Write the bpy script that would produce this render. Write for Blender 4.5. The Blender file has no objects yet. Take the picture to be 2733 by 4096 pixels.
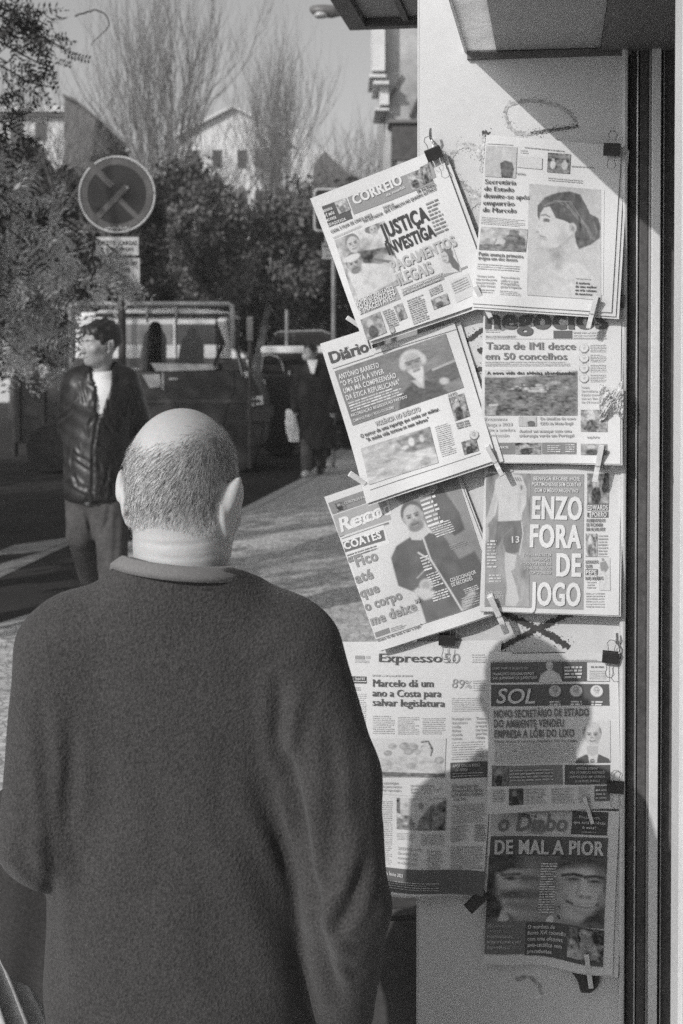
import bpy, math, random
import numpy as np
from mathutils import Vector, Matrix
S = bpy.context.scene
C = S.collection
rng = np.random.default_rng(7)
random.seed(7)
# ------------------------------------------------------------------ camera
F = 5689.0; CX = 1366.5; HOR = 1390.0; EYE = 1.65
PITCH = math.radians(1.2)
CY = HOR + F*math.tan(PITCH)
cam = bpy.data.cameras.new('camera'); camo = bpy.data.objects.new('camera', cam); C.objects.link(camo)
camo.location = (0, 0, EYE); camo.rotation_euler = (math.radians(90)-PITCH, 0, 0)
cam.sensor_fit = 'VERTICAL'; cam.sensor_height = 36; cam.sensor_width = 24
cam.lens = 36*F/4096
cam.shift_y = -(2048-CY)/4096
cam.clip_start = 0.05; cam.clip_end = 2000
cam.dof.use_dof = True; cam.dof.focus_distance = 2.75; cam.dof.aperture_fstop = 7.0
S.camera = camo
# ------------------------------------------------------------------ light
SUN = Vector((0.735, 0.85, -0.585)).normalized()
w = bpy.data.worlds.new('World'); S.world = w; w.use_nodes = True
nt = w.node_tree; bg = nt.nodes['Background']
sky = nt.nodes.new('ShaderNodeTexSky'); sky.sky_type = 'NISHITA'; sky.sun_disc = False
sky.sun_elevation = math.asin(-SUN.z); sky.sun_rotation = math.atan2(-SUN.x, -SUN.y)
sky.air_density = 1.0; sky.dust_density = 2.0
bw = nt.nodes.new('ShaderNodeRGBToBW')          # the picture is black and white film
nt.links.new(sky.outputs[0], bw.inputs[0]); nt.links.new(bw.outputs[0], bg.inputs[0])
bg.inputs[1].default_value = 0.14
sl = bpy.data.lights.new('sun', 'SUN'); sl.energy = 3.1; sl.angle = math.radians(0.5); sl.color = (1, 0.985, 0.975)
so = bpy.data.objects.new('sun', sl); C.objects.link(so); so.location = (-6, -8, 9)
so.rotation_euler = SUN.to_track_quat('-Z', 'Y').to_euler()
S.view_settings.view_transform = 'Standard'; S.view_settings.look = 'None'
S.view_settings.exposure = 0.0; S.view_settings.gamma = 1
S.cycles.use_denoising = False                  # leave the fine render noise: it stands in for film grain
S.render.dither_intensity = 2.0
S.cycles.max_bounces = 6; S.cycles.transparent_max_bounces = 12
# ------------------------------------------------------------------ pixel -> place
CP, SP = math.cos(PITCH), math.sin(PITCH)
def ray(px, py):
    dx, dz = (px-CX)/F, (CY-py)/F
    return np.array([dx, CP + dz*SP, dz*CP - SP])
def P(px, py, Y):
    d = ray(px, py); t = Y/d[1]
    return np.array([d[0]*t, Y, EYE + d[2]*t])
def G(px, py, z=0.0):
    d = ray(px, py); t = (z-EYE)/d[2]
    return np.array([d[0]*t, d[1]*t, z])
def proj(V):
    V = np.asarray(V, float); y, z = V[:, 1], V[:, 2]-EYE
    fw = y*CP - z*SP; up = y*SP + z*CP
    return np.stack([CX + F*V[:, 0]/fw, CY - F*up/fw], 1)
TH = math.radians(8.5)                          # the kiosk stands turned by 8.5 degrees
KU = np.array([math.cos(TH), -math.sin(TH), 0]); KN = np.array([-math.sin(TH), -math.cos(TH), 0]); KZ = np.array([0, 0, 1.0])
K0 = np.array([0.4, 3.0, 0.0])
def PP(px, py, off=0.0):
    d = ray(px, py); c = np.array([0, 0, EYE]); p0 = K0 + off*KN
    t = np.dot(p0-c, KN)/np.dot(d, KN)
    return c + t*d
def KC(u, off, z): return K0 + u*KU + off*KN + z*KZ
def UP(px, off=0.0): return float(np.dot(PP(px, 1390, off)-K0, KU))
# ------------------------------------------------------------------ mesh builder
class MB:
    def __init__(s): s.v = []; s.f = []; s.n = 0; s.c = []
    def add(s, v, f, tone=None):
        v = np.asarray(v, float).reshape(-1, 3); s.v.append(v)
        for q in f: s.f.append(tuple(int(i)+s.n for i in q))
        s.n += len(v)
        if tone is not None: s.c.append(np.broadcast_to(np.asarray(tone, float), (len(v),)).copy())
    def box(s, c, d, rot=None):
        q = np.array([[x, y, z] for x in (-.5, .5) for y in (-.5, .5) for z in (-.5, .5)])*np.array(d)
        if rot is not None: q = q @ np.array(rot).T
        s.add(q+np.array(c), [(0,1,3,2),(4,6,7,5),(0,4,5,1),(2,3,7,6),(0,2,6,4),(1,5,7,3)])
    def hexa(s, p): # 8 points: 4 bottom loop, 4 top loop
        s.add(p, [(3,2,1,0),(4,5,6,7),(0,1,5,4),(1,2,6,5),(2,3,7,6),(3,0,4,7)])
    def kbox(s, u0, u1, o0, o1, z0, z1):
        s.hexa([KC(u0,o0,z0),KC(u1,o0,z0),KC(u1,o1,z0),KC(u0,o1,z0),KC(u0,o0,z1),KC(u1,o0,z1),KC(u1,o1,z1),KC(u0,o1,z1)])
    def tube(s, pts, r, n=6, cap=True):
        pts = np.asarray(pts, float); m = len(pts); r = np.broadcast_to(np.asarray(r, float), (m,))
        t = np.gradient(pts, axis=0); t /= np.linalg.norm(t, axis=1)[:, None]+1e-12
        up = np.array([0, 0, 1.0]) if abs(t[0][2]) < .9 else np.array([1.0, 0, 0])
        V = []; a = np.arange(n)*2*math.pi/n
        for i in range(m):
            x = np.cross(up, t[i]); x /= np.linalg.norm(x)+1e-12; y = np.cross(t[i], x); up = y if abs(np.dot(y, t[min(i+1, m-1)])) < .9 else up
            V.append(pts[i] + r[i]*(np.cos(a)[:, None]*x + np.sin(a)[:, None]*y))
            up = y
        f = [(i*n+j, i*n+(j+1) % n, (i+1)*n+(j+1) % n, (i+1)*n+j) for i in range(m-1) for j in range(n)]
        if cap: f += [tuple(range(n))[::-1], tuple((m-1)*n+j for j in range(n))]
        s.add(np.concatenate(V), f)
    def lathe(s, prof, c, axis='z', n=20):
        V = []; a = np.arange(n)*2*math.pi/n
        for r, h in prof:
            k = np.stack([r*np.cos(a), r*np.sin(a), np.full(n, h)], 1)
            if axis == 'y': k = k[:, [0, 2, 1]]
            if axis == 'x': k = k[:, [2, 0, 1]]
            V.append(k)
        m = len(prof)
        f = [(i*n+j, i*n+(j+1) % n, (i+1)*n+(j+1) % n, (i+1)*n+j) for i in range(m-1) for j in range(n)]
        f += [tuple(range(n))[::-1], tuple((m-1)*n+j for j in range(n))]
        s.add(np.concatenate(V)+np.array(c), f)
    def prism(s, poly, d):
        poly = np.asarray(poly, float); d = np.asarray(d, float); n = len(poly)
        s.add(np.concatenate([poly, poly+d]), [tuple(range(n))[::-1], tuple(range(n, 2*n))]+[(i, (i+1) % n, n+(i+1) % n, n+i) for i in range(n)])
def mesh_of(name, mb, smooth=False):
    me = bpy.data.meshes.new(name)
    V = np.concatenate(mb.v) if mb.v else np.zeros((0, 3))
    me.from_pydata(V.tolist(), [], mb.f)
    if mb.c:
        col = np.concatenate(mb.c); at = me.color_attributes.new('tone', 'FLOAT_COLOR', 'POINT')
        a = np.ones((len(col), 4), np.float32); a[:, :3] = col[:, None]
        at.data.foreach_set('color', a.ravel())
    if smooth: me.polygons.foreach_set('use_smooth', [True]*len(me.polygons))
    me.update(); return me
def tag(o, label=None, cat=None, group=None, kind=None):
    if label: o['label'] = label
    if cat: o['category'] = cat
    if group: o['group'] = group
    if kind: o['kind'] = kind
    return o
def obj(name, mb, m, parent=None, smooth=False, bevel=0):
    me = mesh_of(name, mb, smooth) if isinstance(mb, MB) else mb
    if m is not None and not me.materials: me.materials.append(m)
    o = bpy.data.objects.new(name, me); C.objects.link(o)
    if parent is not None:
        o.parent = parent; o.matrix_parent_inverse = parent.matrix_basis.inverted()
    if bevel:
        b = o.modifiers.new('bevel', 'BEVEL'); b.width = bevel; b.segments = 2; b.limit_method = 'ANGLE'
    return o
def thing(name, label, cat, loc=(0, 0, 0), group=None):
    o = bpy.data.objects.new(name, None); C.objects.link(o); o.location = [float(x) for x in loc]; o.empty_display_size = .1
    return tag(o, label, cat, group)
def struct(name, mb, m, smooth=False): return tag(obj(name, mb, m, None, smooth), kind='structure')
def dup(root, mat4, label):
    r = root.copy(); C.objects.link(r); r.matrix_basis = mat4; r['label'] = label
    for ch in list(root.children):
        c = ch.copy(); C.objects.link(c); c.parent = r
        for g in list(ch.children):
            d = g.copy(); C.objects.link(d); d.parent = c
    return r
# ------------------------------------------------------------------ materials
def tint(v):
    k = max(0, 1-v/.35)*.03
    return (v*(1+k), v*(1-k*.2), v*(1-k*.6), 1)
def mat(name, v, rough=.7, n1=None, n2=None, bump=None, metal=0, sheen=0, spec=.5, coat=0, world=False):
    """n1, n2: (scale, amount) of tone variation; bump: (scale, strength, distance)"""
    m = bpy.data.materials.new(name); m.use_nodes = True; t = m.node_tree; N = t.nodes; L = t.links
    b = N['Principled BSDF']; b.inputs['Base Color'].default_value = tint(v); b.inputs['Roughness'].default_value = rough
    b.inputs['Metallic'].default_value = metal; b.inputs['Specular IOR Level'].default_value = spec
    b.inputs['Sheen Weight'].default_value = sheen; b.inputs['Coat Weight'].default_value = coat
    tc = N.new('ShaderNodeTexCoord'); co = tc.outputs['Object']
    last = None
    for nz in (n1, n2):
        if not nz: continue
        x = N.new('ShaderNodeTexNoise'); x.inputs['Scale'].default_value = nz[0]; x.inputs['Detail'].default_value = 5; x.inputs['Roughness'].default_value = .6
        L.new(co, x.inputs['Vector'])
        r = N.new('ShaderNodeMapRange'); r.inputs[1].default_value = .3; r.inputs[2].default_value = .7
        r.inputs[3].default_value = 1-nz[1]; r.inputs[4].default_value = 1+nz[1]; L.new(x.outputs['Fac'], r.inputs[0])
        mx = N.new('ShaderNodeMix'); mx.data_type = 'RGBA'; mx.blend_type = 'MULTIPLY'; mx.inputs[0].default_value = 1
        if last is None: mx.inputs[6].default_value = tint(v)
        else: L.new(last, mx.inputs[6])
        L.new(r.outputs[0], mx.inputs[7]); last = mx.outputs[2]
    if last is not None: L.new(last, b.inputs['Base Color'])
    if bump:
        x = N.new('ShaderNodeTexNoise'); x.inputs['Scale'].default_value = bump[0]; x.inputs['Detail'].default_value = 4; L.new(co, x.inputs['Vector'])
        bp = N.new('ShaderNodeBump'); bp.inputs['Strength'].default_value = bump[1]; bp.inputs['Distance'].default_value = bump[2]
        L.new(x.outputs['Fac'], bp.inputs['Height']); L.new(bp.outputs[0], b.inputs['Normal'])
    return m
def chips(m, v, scale, thr, stretch=(1, 1, 1)):
    """paint flaked off in spots of their own"""
    t = m.node_tree; N = t.nodes; L = t.links; b = N['Principled BSDF']; s = b.inputs['Base Color']
    tc = N.new('ShaderNodeTexCoord'); mp = N.new('ShaderNodeMapping'); mp.inputs['Scale'].default_value = stretch; L.new(tc.outputs['Object'], mp.inputs[0])
    x = N.new('ShaderNodeTexNoise'); x.inputs['Scale'].default_value = scale; x.inputs['Detail'].default_value = 8; x.inputs['Roughness'].default_value = .7; L.new(mp.outputs[0], x.inputs['Vector'])
    r = N.new('ShaderNodeMapRange'); r.inputs[1].default_value = thr; r.inputs[2].default_value = thr+.03; L.new(x.outputs['Fac'], r.inputs[0])
    mx = N.new('ShaderNodeMix'); mx.data_type = 'RGBA'; L.new(r.outputs[0], mx.inputs[0])
    if s.is_linked: L.new(s.links[0].from_socket, mx.inputs[6])
    else: mx.inputs[6].default_value = s.default_value
    mx.inputs[7].default_value = tint(v); L.new(mx.outputs[2], s); return m
def ink_mat(name, grain=.1):
    m = mat(name, .5, .85, spec=.2); t = m.node_tree; N = t.nodes; L = t.links
    a = N.new('ShaderNodeAttribute'); a.attribute_name = 'tone'
    tc = N.new('ShaderNodeTexCoord'); x = N.new('ShaderNodeTexNoise'); x.inputs['Scale'].default_value = 420; x.inputs['Detail'].default_value = 3; L.new(tc.outputs['Object'], x.inputs['Vector'])
    r = N.new('ShaderNodeMapRange'); r.inputs[1].default_value = .3; r.inputs[2].default_value = .7; r.inputs[3].default_value = 1-grain; r.inputs[4].default_value = 1+grain; L.new(x.outputs['Fac'], r.inputs[0])
    mx = N.new('ShaderNodeMix'); mx.data_type = 'RGBA'; mx.blend_type = 'MULTIPLY'; mx.inputs[0].default_value = 1
    L.new(a.outputs['Color'], mx.inputs[6]); L.new(r.outputs[0], mx.inputs[7]); L.new(mx.outputs[2], N['Principled BSDF'].inputs['Base Color'])
    return m
def translucent(m, fac):
    t = m.node_tree; N = t.nodes; L = t.links; b = N['Principled BSDF']; out = N['Material Output']
    tr = N.new('ShaderNodeBsdfTranslucent'); ms = N.new('ShaderNodeMixShader'); ms.inputs[0].default_value = fac
    bc = b.inputs['Base Color']
    if bc.is_linked: L.new(bc.links[0].from_socket, tr.inputs[0])
    else: tr.inputs[0].default_value = bc.default_value
    L.new(b.outputs[0], ms.inputs[1]); L.new(tr.outputs[0], ms.inputs[2]); L.new(ms.outputs[0], out.inputs[0]); return m
def glass_mat(name, t_=.85):
    m = bpy.data.materials.new(name); m.use_nodes = True; t = m.node_tree; N = t.nodes; L = t.links
    tr = N.new('ShaderNodeBsdfTransparent'); tr.inputs[0].default_value = (t_, t_, t_, 1)
    gl = N.new('ShaderNodeBsdfGlossy'); gl.inputs['Roughness'].default_value = .03
    fr = N.new('ShaderNodeFresnel'); fr.inputs[0].default_value = 1.5
    ms = N.new('ShaderNodeMixShader'); L.new(fr.outputs[0], ms.inputs[0]); L.new(tr.outputs[0], ms.inputs[1]); L.new(gl.outputs[0], ms.inputs[2])
    L.new(ms.outputs[0], N['Material Output'].inputs[0]); return m
# ------------------------------------------------------------------ implicit surfaces for bodies
def smin(a, b, k):
    h = np.clip(.5+.5*(b-a)/k, 0, 1); return b+(a-b)*h - k*h*(1-h)
class SD:
    def __init__(s, lo, hi, h):
        s.lo = np.array(lo, float); s.h = h
        n = np.ceil((np.array(hi)-s.lo)/h).astype(int)+1
        ax = [(s.lo[i]+h*np.arange(n[i])).astype(np.float32) for i in range(3)]
        s.X, s.Y, s.Z = np.meshgrid(*ax, indexing='ij'); s.D = np.full(s.X.shape, 9., np.float32)
    def rc(s, a, b, r1, r2, flat=None):
        a = np.asarray(a, float); b = np.asarray(b, float); d = b-a; L2 = float(d@d)+1e-12
        x, y, z = s.X-a[0], s.Y-a[1], s.Z-a[2]
        t = np.clip((x*d[0]+y*d[1]+z*d[2])/L2, 0, 1)
        return np.sqrt((x-t*d[0])**2+(y-t*d[1])**2+(z-t*d[2])**2) - (r1+(r2-r1)*t)
    def ell(s, c, r, rot=None):
        q = np.stack([s.X-c[0], s.Y-c[1], s.Z-c[2]], -1)
        if rot is not None: q = q @ np.array(rot, np.float32)     # rot: columns = local axes
        r = np.array(r, np.float32); k0 = np.sqrt(((q/r)**2).sum(-1)); k1 = np.sqrt(((q/(r*r))**2).sum(-1))+1e-9
        return k0*(k0-1)/k1
    def stack(s, rows, p=2.3):
        rows = np.array(sorted(rows, key=lambda r: r[0]), float); z = np.clip(s.Z, rows[0, 0], rows[-1, 0])
        zz = np.linspace(rows[0, 0], rows[-1, 0], 200); kern = np.hanning(15); kern /= kern.sum()
        I = []
        for i in range(1, 5):
            y = np.interp(zz, rows[:, 0], rows[:, i]); y = np.convolve(np.pad(y, 7, 'edge'), kern, 'valid'); I.append(np.interp(z, zz, y).astype(np.float32))
        cx, cy, rx, ry = I
        q = (np.abs((s.X-cx)/rx)**p + np.abs((s.Y-cy)/ry)**p)**(1/p)
        d = (q-1)*np.minimum(rx, ry)
        return np.maximum(d, np.maximum(rows[0, 0]-s.Z, s.Z-rows[-1, 0]))
    def u(s, d, k=0): s.D = np.minimum(s.D, d) if k == 0 else smin(s.D, d, k); return s
    def cut(s, d): s.D = np.maximum(s.D, -d); return s
    def mesh(s):
        D = s.D; h = s.h; sg = D < 0
        c = [(i, j, k) for i in (0, 1) for j in (0, 1) for k in (0, 1)]
        n = [m-1 for m in D.shape]
        cnt = np.zeros(n, np.int8)
        for (i, j, k) in c: cnt += sg[i:i+n[0], j:j+n[1], k:k+n[2]]
        act = np.argwhere((cnt > 0) & (cnt < 8))
        idx = -np.ones(n, np.int64); idx[tuple(act.T)] = np.arange(len(act))
        dv = np.stack([D[act[:, 0]+i, act[:, 1]+j, act[:, 2]+k] for (i, j, k) in c], 1)
        pos = np.zeros((len(act), 3)); wt = np.zeros(len(act))
        for a in range(8):
            for b in range(a+1, 8):
                if sum(abs(c[a][q]-c[b][q]) for q in range(3)) != 1: continue
                m = (dv[:, a] < 0) != (dv[:, b] < 0)
                t = dv[m, a]/(dv[m, a]-dv[m, b]+1e-20)
                pos[m] += np.array(c[a]) + t[:, None]*(np.array(c[b])-np.array(c[a])); wt[m] += 1
        V = s.lo + h*(act + pos/wt[:, None])
        Fs = []
        for ax in range(3):
            o = [1, 2] if ax == 0 else ([2, 0] if ax == 1 else [0, 1])
            sh = list(D.shape); sl0 = [slice(None)]*3; sl1 = [slice(None)]*3; sl0[ax] = slice(0, sh[ax]-1); sl1[ax] = slice(1, sh[ax])
            A = sg[tuple(sl0)]; B = sg[tuple(sl1)]; e = np.argwhere(A != B)
            ok = np.ones(len(e), bool)
            for q in o: ok &= (e[:, q] >= 1) & (e[:, q] <= n[q]-1)
            e = e[ok]; inside = A[tuple(e.T)]
            def cell(d0, d1):
                g = e.copy(); g[:, o[0]] += d0; g[:, o[1]] += d1; return idx[tuple(g.T)]
            q = np.stack([cell(-1, -1), cell(0, -1), cell(0, 0), cell(-1, 0)], 1)
            q[~inside] = q[~inside][:, ::-1]; Fs.append(q)
        return V, np.concatenate(Fs)
def vnormals(V, Fq):
    n = np.zeros_like(V); a = V[Fq[:, 2]]-V[Fq[:, 0]]; b = V[Fq[:, 3]]-V[Fq[:, 1]]; fn = np.cross(a, b)
    for i in range(4): np.add.at(n, Fq[:, i], fn)
    return n/(np.linalg.norm(n, axis=1)[:, None]+1e-12)
def relax(V, Fq, it=2, lam=.5):
    for _ in range(it):
        s = np.zeros_like(V); c = np.zeros(len(V))
        for i in range(4):
            j = (i+1) % 4; np.add.at(s, Fq[:, i], V[Fq[:, j]]); np.add.at(c, Fq[:, i], 1); np.add.at(s, Fq[:, j], V[Fq[:, i]]); np.add.at(c, Fq[:, j], 1)
        V = V + lam*(s/c[:, None]-V)
    return V
def segdist(Q, pts):
    """distance of 2-D points Q to a polyline, and the position along it 0..1, and the signed side"""
    best = np.full(len(Q), 1e9); tt = np.zeros(len(Q)); sd = np.zeros(len(Q)); m = len(pts)-1
    for i in range(m):
        a = np.array(pts[i], float); b = np.array(pts[i+1], float); d = b-a; q = Q-a
        t = np.clip((q@d)/(d@d), 0, 1); e = q-t[:, None]*d; r = np.hypot(e[:, 0], e[:, 1]); u = r < best
        best[u] = r[u]; tt[u] = (i+t[u])/m; sd[u] = np.sign(d[0]*q[u, 1]-d[1]*q[u, 0])
    return best, tt, sd
def folds(V, N, fl, facing=.25):
    Q = proj(V); ok = N[:, 1] < facing; out = V.copy()
    for pts, depth, wd in fl:
        r, t, sd = segdist(Q, pts)
        wgt = np.sin(np.clip(t, .02, .98)*math.pi)**.5
        g = np.exp(-(r/wd)**2) - .45*np.exp(-((r-1.7*wd)/wd)**2)
        out -= (ok*depth*wgt*g)[:, None]*N
    return out
def qmb(V, Fq):
    m = MB(); m.v.append(np.asarray(V)); m.n = len(V); m.f = [tuple(map(int, q)) for q in Fq]; return m
def rotz(a): c, s = math.cos(a), math.sin(a); return np.array([[c, -s, 0], [s, c, 0], [0, 0, 1]])
def rotx(a): c, s = math.cos(a), math.sin(a); return np.array([[1, 0, 0], [0, c, -s], [0, s, c]])
def roty(a): c, s = math.cos(a), math.sin(a); return np.array([[c, 0, s], [0, 1, 0], [-s, 0, c]])
# ================================================================== materials used all over
M = {}
M['panel'] = chips(mat('white_painted_board', .55, .45, (2.4, .09), (60, .03), (40, .08, .002)), .35, 48, .72)
M['batten'] = chips(mat('white_gloss_paint', .54, .4, (4, .08), (90, .05), (30, .1, .002)), .12, 22, .66, (1, 1, .25))
M['leafpaint'] = chips(mat('old_white_door_paint', .76, .45, (3, .07), (70, .05), (25, .15, .003)), .07, 26, .60, (1, 1, .16))
M['darkframe'] = mat('dark_painted_steel', .07, .6, (5, .35), (80, .25), (60, .06, .001), spec=.25)
M['greyframe'] = mat('grey_painted_steel', .2, .4, (5, .15), (80, .08))
M['alu'] = mat('worn_aluminium_edge', .5, .35, (20, .15), None, None, metal=.8)
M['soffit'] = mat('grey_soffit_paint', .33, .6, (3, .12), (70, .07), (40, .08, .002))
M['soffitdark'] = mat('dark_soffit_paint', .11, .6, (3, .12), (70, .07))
M['canopy'] = mat('canopy_underside', .27, .6, (2, .15), (50, .06))
M['plasticsheet'] = translucent(mat('milky_plastic_sheet', .85, .5, (60, .08), (6, .08)), .7)
M['spray'] = mat('black_spray_paint', .05, .6, (60, .4))
M['greyspray'] = mat('grey_spray_paint', .38, .6, (120, .45), (25, .3))
M['paper'] = translucent(mat('newsprint', .63, .85, (150, .035), (6, .03), (18, .1, .003), spec=.2), .06)
M['ink'] = ink_mat('printing_ink')
M['black'] = mat('black_lacquered_steel', .03, .3, (40, .2))
M['wire'] = mat('nickel_wire', .55, .25, None, None, None, metal=1)
M['pegwood'] = mat('bleached_peg_wood', .62, .6, (60, .1), (12, .1), (90, .1, .001))
M['cellophane'] = translucent(mat('crumpled_white_tape', .7, .35, (60, .15), (200, .1)), .3)
# ================================================================== the kiosk
uL, uR = UP(1676), UP(2482)
kiosk = thing('newspaper_kiosk', 'white painted newspaper kiosk with a panel of pinned up newspapers and dark door frame', 'kiosk', KC(UP(2080), -.02, 0))
m = MB(); m.kbox(uL, uR, -.025, 0, .02, 3.1); obj('display_panel', m, M['panel'], kiosk)
m = MB(); m.kbox(uL-.004, uL-.001, -.022, -.003, .02, 3.1); obj('panel_edge', m, M['panel'], kiosk)
def kprof(name, px0, px1, o0, o1, z0, z1, mt, bev=.003):
    m = MB(); m.kbox(UP(px0, o1), UP(px1, o1), o0, o1, z0, z1)
    return obj(name, m, mt, kiosk, bevel=bev)
kprof('batten', 2484, 2509, -.02, .022, .02, 3.1, M['batten'], .007)
kprof('door_frame', 2512, 2600, -.06, -.012, .02, 3.1, M['darkframe'])
kprof('metal_edging', 2544, 2551, -.0115, .002, .02, 3.1, M['alu'], .001)
kprof('door_frame', 2555, 2592, -.0115, -.002, .02, 3.1, M['darkframe'])
kprof('frame_bevel', 2593, 2603, -.0115, .008, .02, 3.1, M['greyframe'], .003)
kprof('white_strip', 2604, 2641, -.03, .022, .02, 3.1, M['batten'], .002)
kprof('door_frame', 2642, 2900, -.06, -.02, .02, 3.1, M['darkframe'])
m = MB(); m.kbox(UP(2652), UP(2656), -.0195, -.012, .02, 3.1); obj('metal_edging', m, M['alu'], kiosk)
# flap roof over the panel: a milky sheet at its left end, painted board to the right
zf = float(PP(1870, 203)[2])
ua, ub, uc = UP(1868), UP(1985), UP(2396)
m = MB(); m.kbox(ua, ub-.001, .001, .84, zf, zf+.006); obj('plastic_sheet', m, M['plasticsheet'], kiosk)
m = MB(); m.kbox(ua-.006, ua-.0005, .001, .84, zf-.004, zf+.012); obj('sheet_edge', m, M['batten'], kiosk)
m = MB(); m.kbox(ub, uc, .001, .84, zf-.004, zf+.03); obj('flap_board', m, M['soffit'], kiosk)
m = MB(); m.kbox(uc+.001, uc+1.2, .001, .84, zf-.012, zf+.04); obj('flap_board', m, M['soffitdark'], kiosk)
m = MB(); m.kbox(ua, uR+.02, .0008, .012, zf-.02, zf-.006); obj('flap_hinge', m, M['soffitdark'], kiosk)
# roof canopy behind the panel, its underside dark
B = P(1400, 122, 4.93); zc = B[2]
vb = float(np.dot(B-K0, KU)); ob = float(np.dot(B-K0, KN))
m = MB(); m.kbox(vb, vb+2.2, ob, -.06, zc+.03, zc+.16); obj('roof_canopy', m, M['canopy'], kiosk)
m = MB(); m.kbox(vb, vb+2.2, ob, ob+.05, zc, zc+.029); m.kbox(vb, vb+.06, ob+.051, -.06, zc, zc+.029); m.kbox(vb+.19, vb+.21, ob+.051, -.06, zc+.012, zc+.029)
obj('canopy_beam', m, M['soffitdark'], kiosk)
m = MB(); m.prism([KC(vb+.30, ob+.02, zc-.002), KC(vb+.7, ob+.02, zc-.002), KC(vb+.7, ob+.02, zc-1.1)], KN*.06); obj('canopy_bracket', m, M['soffitdark'], kiosk)
m = MB(); m.kbox(uL+.16, uL+2.6, ob+.1, -.03, .02, zc-.003); obj('kiosk_wall', m, M['soffit'], kiosk)
# right: an opened white door leaf in front of the frame
leaf = thing('door_leaf', 'old white painted door leaf with flaked paint at the right edge', 'door', P(2800, 3600, 2.2)*np.array([1, 1, 0]))
xl = float(P(2672, 1390, 2.24)[0])
m = MB(); m.box((xl+.013, 2.215, 1.35), (.008, .05, 2.62)); obj('leaf_edge', m, M['batten'], leaf, bevel=.001)
m = MB(); m.box((xl+.0225, 2.205, 1.35), (.010, .05, 2.62)); m.box((xl+.0355, 2.212, 1.35), (.015, .05, 2.62)); obj('edge_moulding', m, M['leafpaint'], leaf, bevel=.003)
m = MB(); m.box((xl+.044+.25, 2.20, 1.35), (.5, .05, 2.62)); obj('leaf_board', m, M['leafpaint'], leaf, bevel=.004)
# dark plinth box beyond the panel
cab = thing('storage_box', 'dark low storage box standing on the pavement behind the white panel', 'box', (.2, 3.4, 0))
m = MB()
pA, pB = P(1400, 3690, 3.26), P(1725, 3615, 3.18)
m.hexa([(pA[0], pA[1], .01), (pB[0]+.3, pB[1], .01), (pB[0]+.35, pB[1]+.45, .01), (pA[0]+.05, pA[1]+.45, .01), pA, pB+np.array([.3, 0, 0]), pB+np.array([.35, .45, 0]), pA+np.array([.05, .45, 0])])
obj('box_body', m, mat('dark_dusty_plastic', .055, .7, (4, .3), (40, .25), (30, .2, .004)), cab, bevel=.008)
m = MB(); m.tube([pA+np.array([0, .0, .012]), pB+np.array([.3, 0, .012])], .014, 6); obj('box_rim', m, M['darkframe'], cab)
# ------------------------------------------------------------------ graffiti sprayed on the panel
def spray(name, pts, wd, mt, jag=.25, n=60, par=kiosk, off=.0012):
    pts = np.array(pts, float); d = np.r_[0, np.cumsum(np.hypot(*np.diff(pts, axis=0).T))]; q = np.linspace(0, d[-1], n)
    # Catmull-like smoothing
    x = np.interp(q, d, pts[:, 0]); y = np.interp(q, d, pts[:, 1]); k = np.hanning(9); k /= k.sum()
    x = np.convolve(np.pad(x, 4, 'edge'), k, 'valid'); y = np.convolve(np.pad(y, 4, 'edge'), k, 'valid')
    tx, ty = np.gradient(x), np.gradient(y); l = np.hypot(tx, ty)+1e-9; nx, ny = -ty/l, tx/l
    w1 = wd/2*(1+jag*rng.normal(size=n)); w2 = wd/2*(1+jag*rng.normal(size=n)); m = MB()
    V = []
    for i in range(n): V += [PP(x[i]+nx[i]*w1[i], y[i]+ny[i]*w1[i], off), PP(x[i]-nx[i]*w2[i], y[i]-ny[i]*w2[i], off)]
    m.add(V, [(2*i, 2*i+1, 2*i+3, 2*i+2) for i in range(n-1)])
    for _ in range(int(n*1.6)):       # overspray specks
        i = rng.integers(n); s = rng.normal()*wd*.75; c = (x[i]+nx[i]*s, y[i]+ny[i]*s); r = rng.uniform(1.0, 2.6)
        m.add([PP(c[0]-r, c[1], off+.0003), PP(c[0], c[1]-r, off+.0003), PP(c[0]+r, c[1], off+.0003), PP(c[0], c[1]+r, off+.0003)], [(0, 1, 2, 3)])
    obj(name, m, mt, par)
spray('graffiti_mark', [(2018, 455), (2030, 420), (2090, 403), (2170, 405), (2240, 425), (2285, 455), (2306, 490), (2302, 508), (2200, 522), (2110, 535), (2060, 530), (2035, 500), (2018, 455)], 15, M['greyspray'], n=110)
spray('graffiti_mark', [(2120, 534), (2200, 521), (2315, 506)], 11, M['spray'], n=40)
spray('graffiti_mark', [(1925, 640), (1910, 600), (1880, 580), (1840, 585), (1808, 620), (1800, 670), (1815, 710), (1850, 740), (1920, 785)], 20, M['greyspray'], n=90)
spray('graffiti_mark', [(1855, 855), (1880, 815), (1930, 780)], 42, M['greyspray'], .15, n=30, off=.0018)
spray('graffiti_mark', [(1936, 535), (1932, 620), (1926, 690)], 11, M['greyspray'], .4, n=40)
spray('graffiti_mark', [(1927, 533), (1945, 530), (1957, 538)], 14, M['spray'], .3, n=14)
spray('graffiti_mark', [(1985, 2438), (2050, 2470), (2140, 2510), (2210, 2545), (2280, 2592)], 24, M['spray'], n=70)
spray('graffiti_mark', [(2300, 2448), (2240, 2472), (2160, 2510), (2080, 2550), (2000, 2592)], 21, M['spray'], n=70, off=.0022)
spray('graffiti_mark', [(1850, 1375), (1890, 1348), (1935, 1315)], 17, M['spray'], n=24)
spray('graffiti_mark', [(1880, 1482), (1935, 1477)], 17, M['spray'], n=16)
spray('graffiti_mark', [(1912, 1408), (1928, 1400), (1932, 1390)], 22, M['spray'], n=12)
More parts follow.
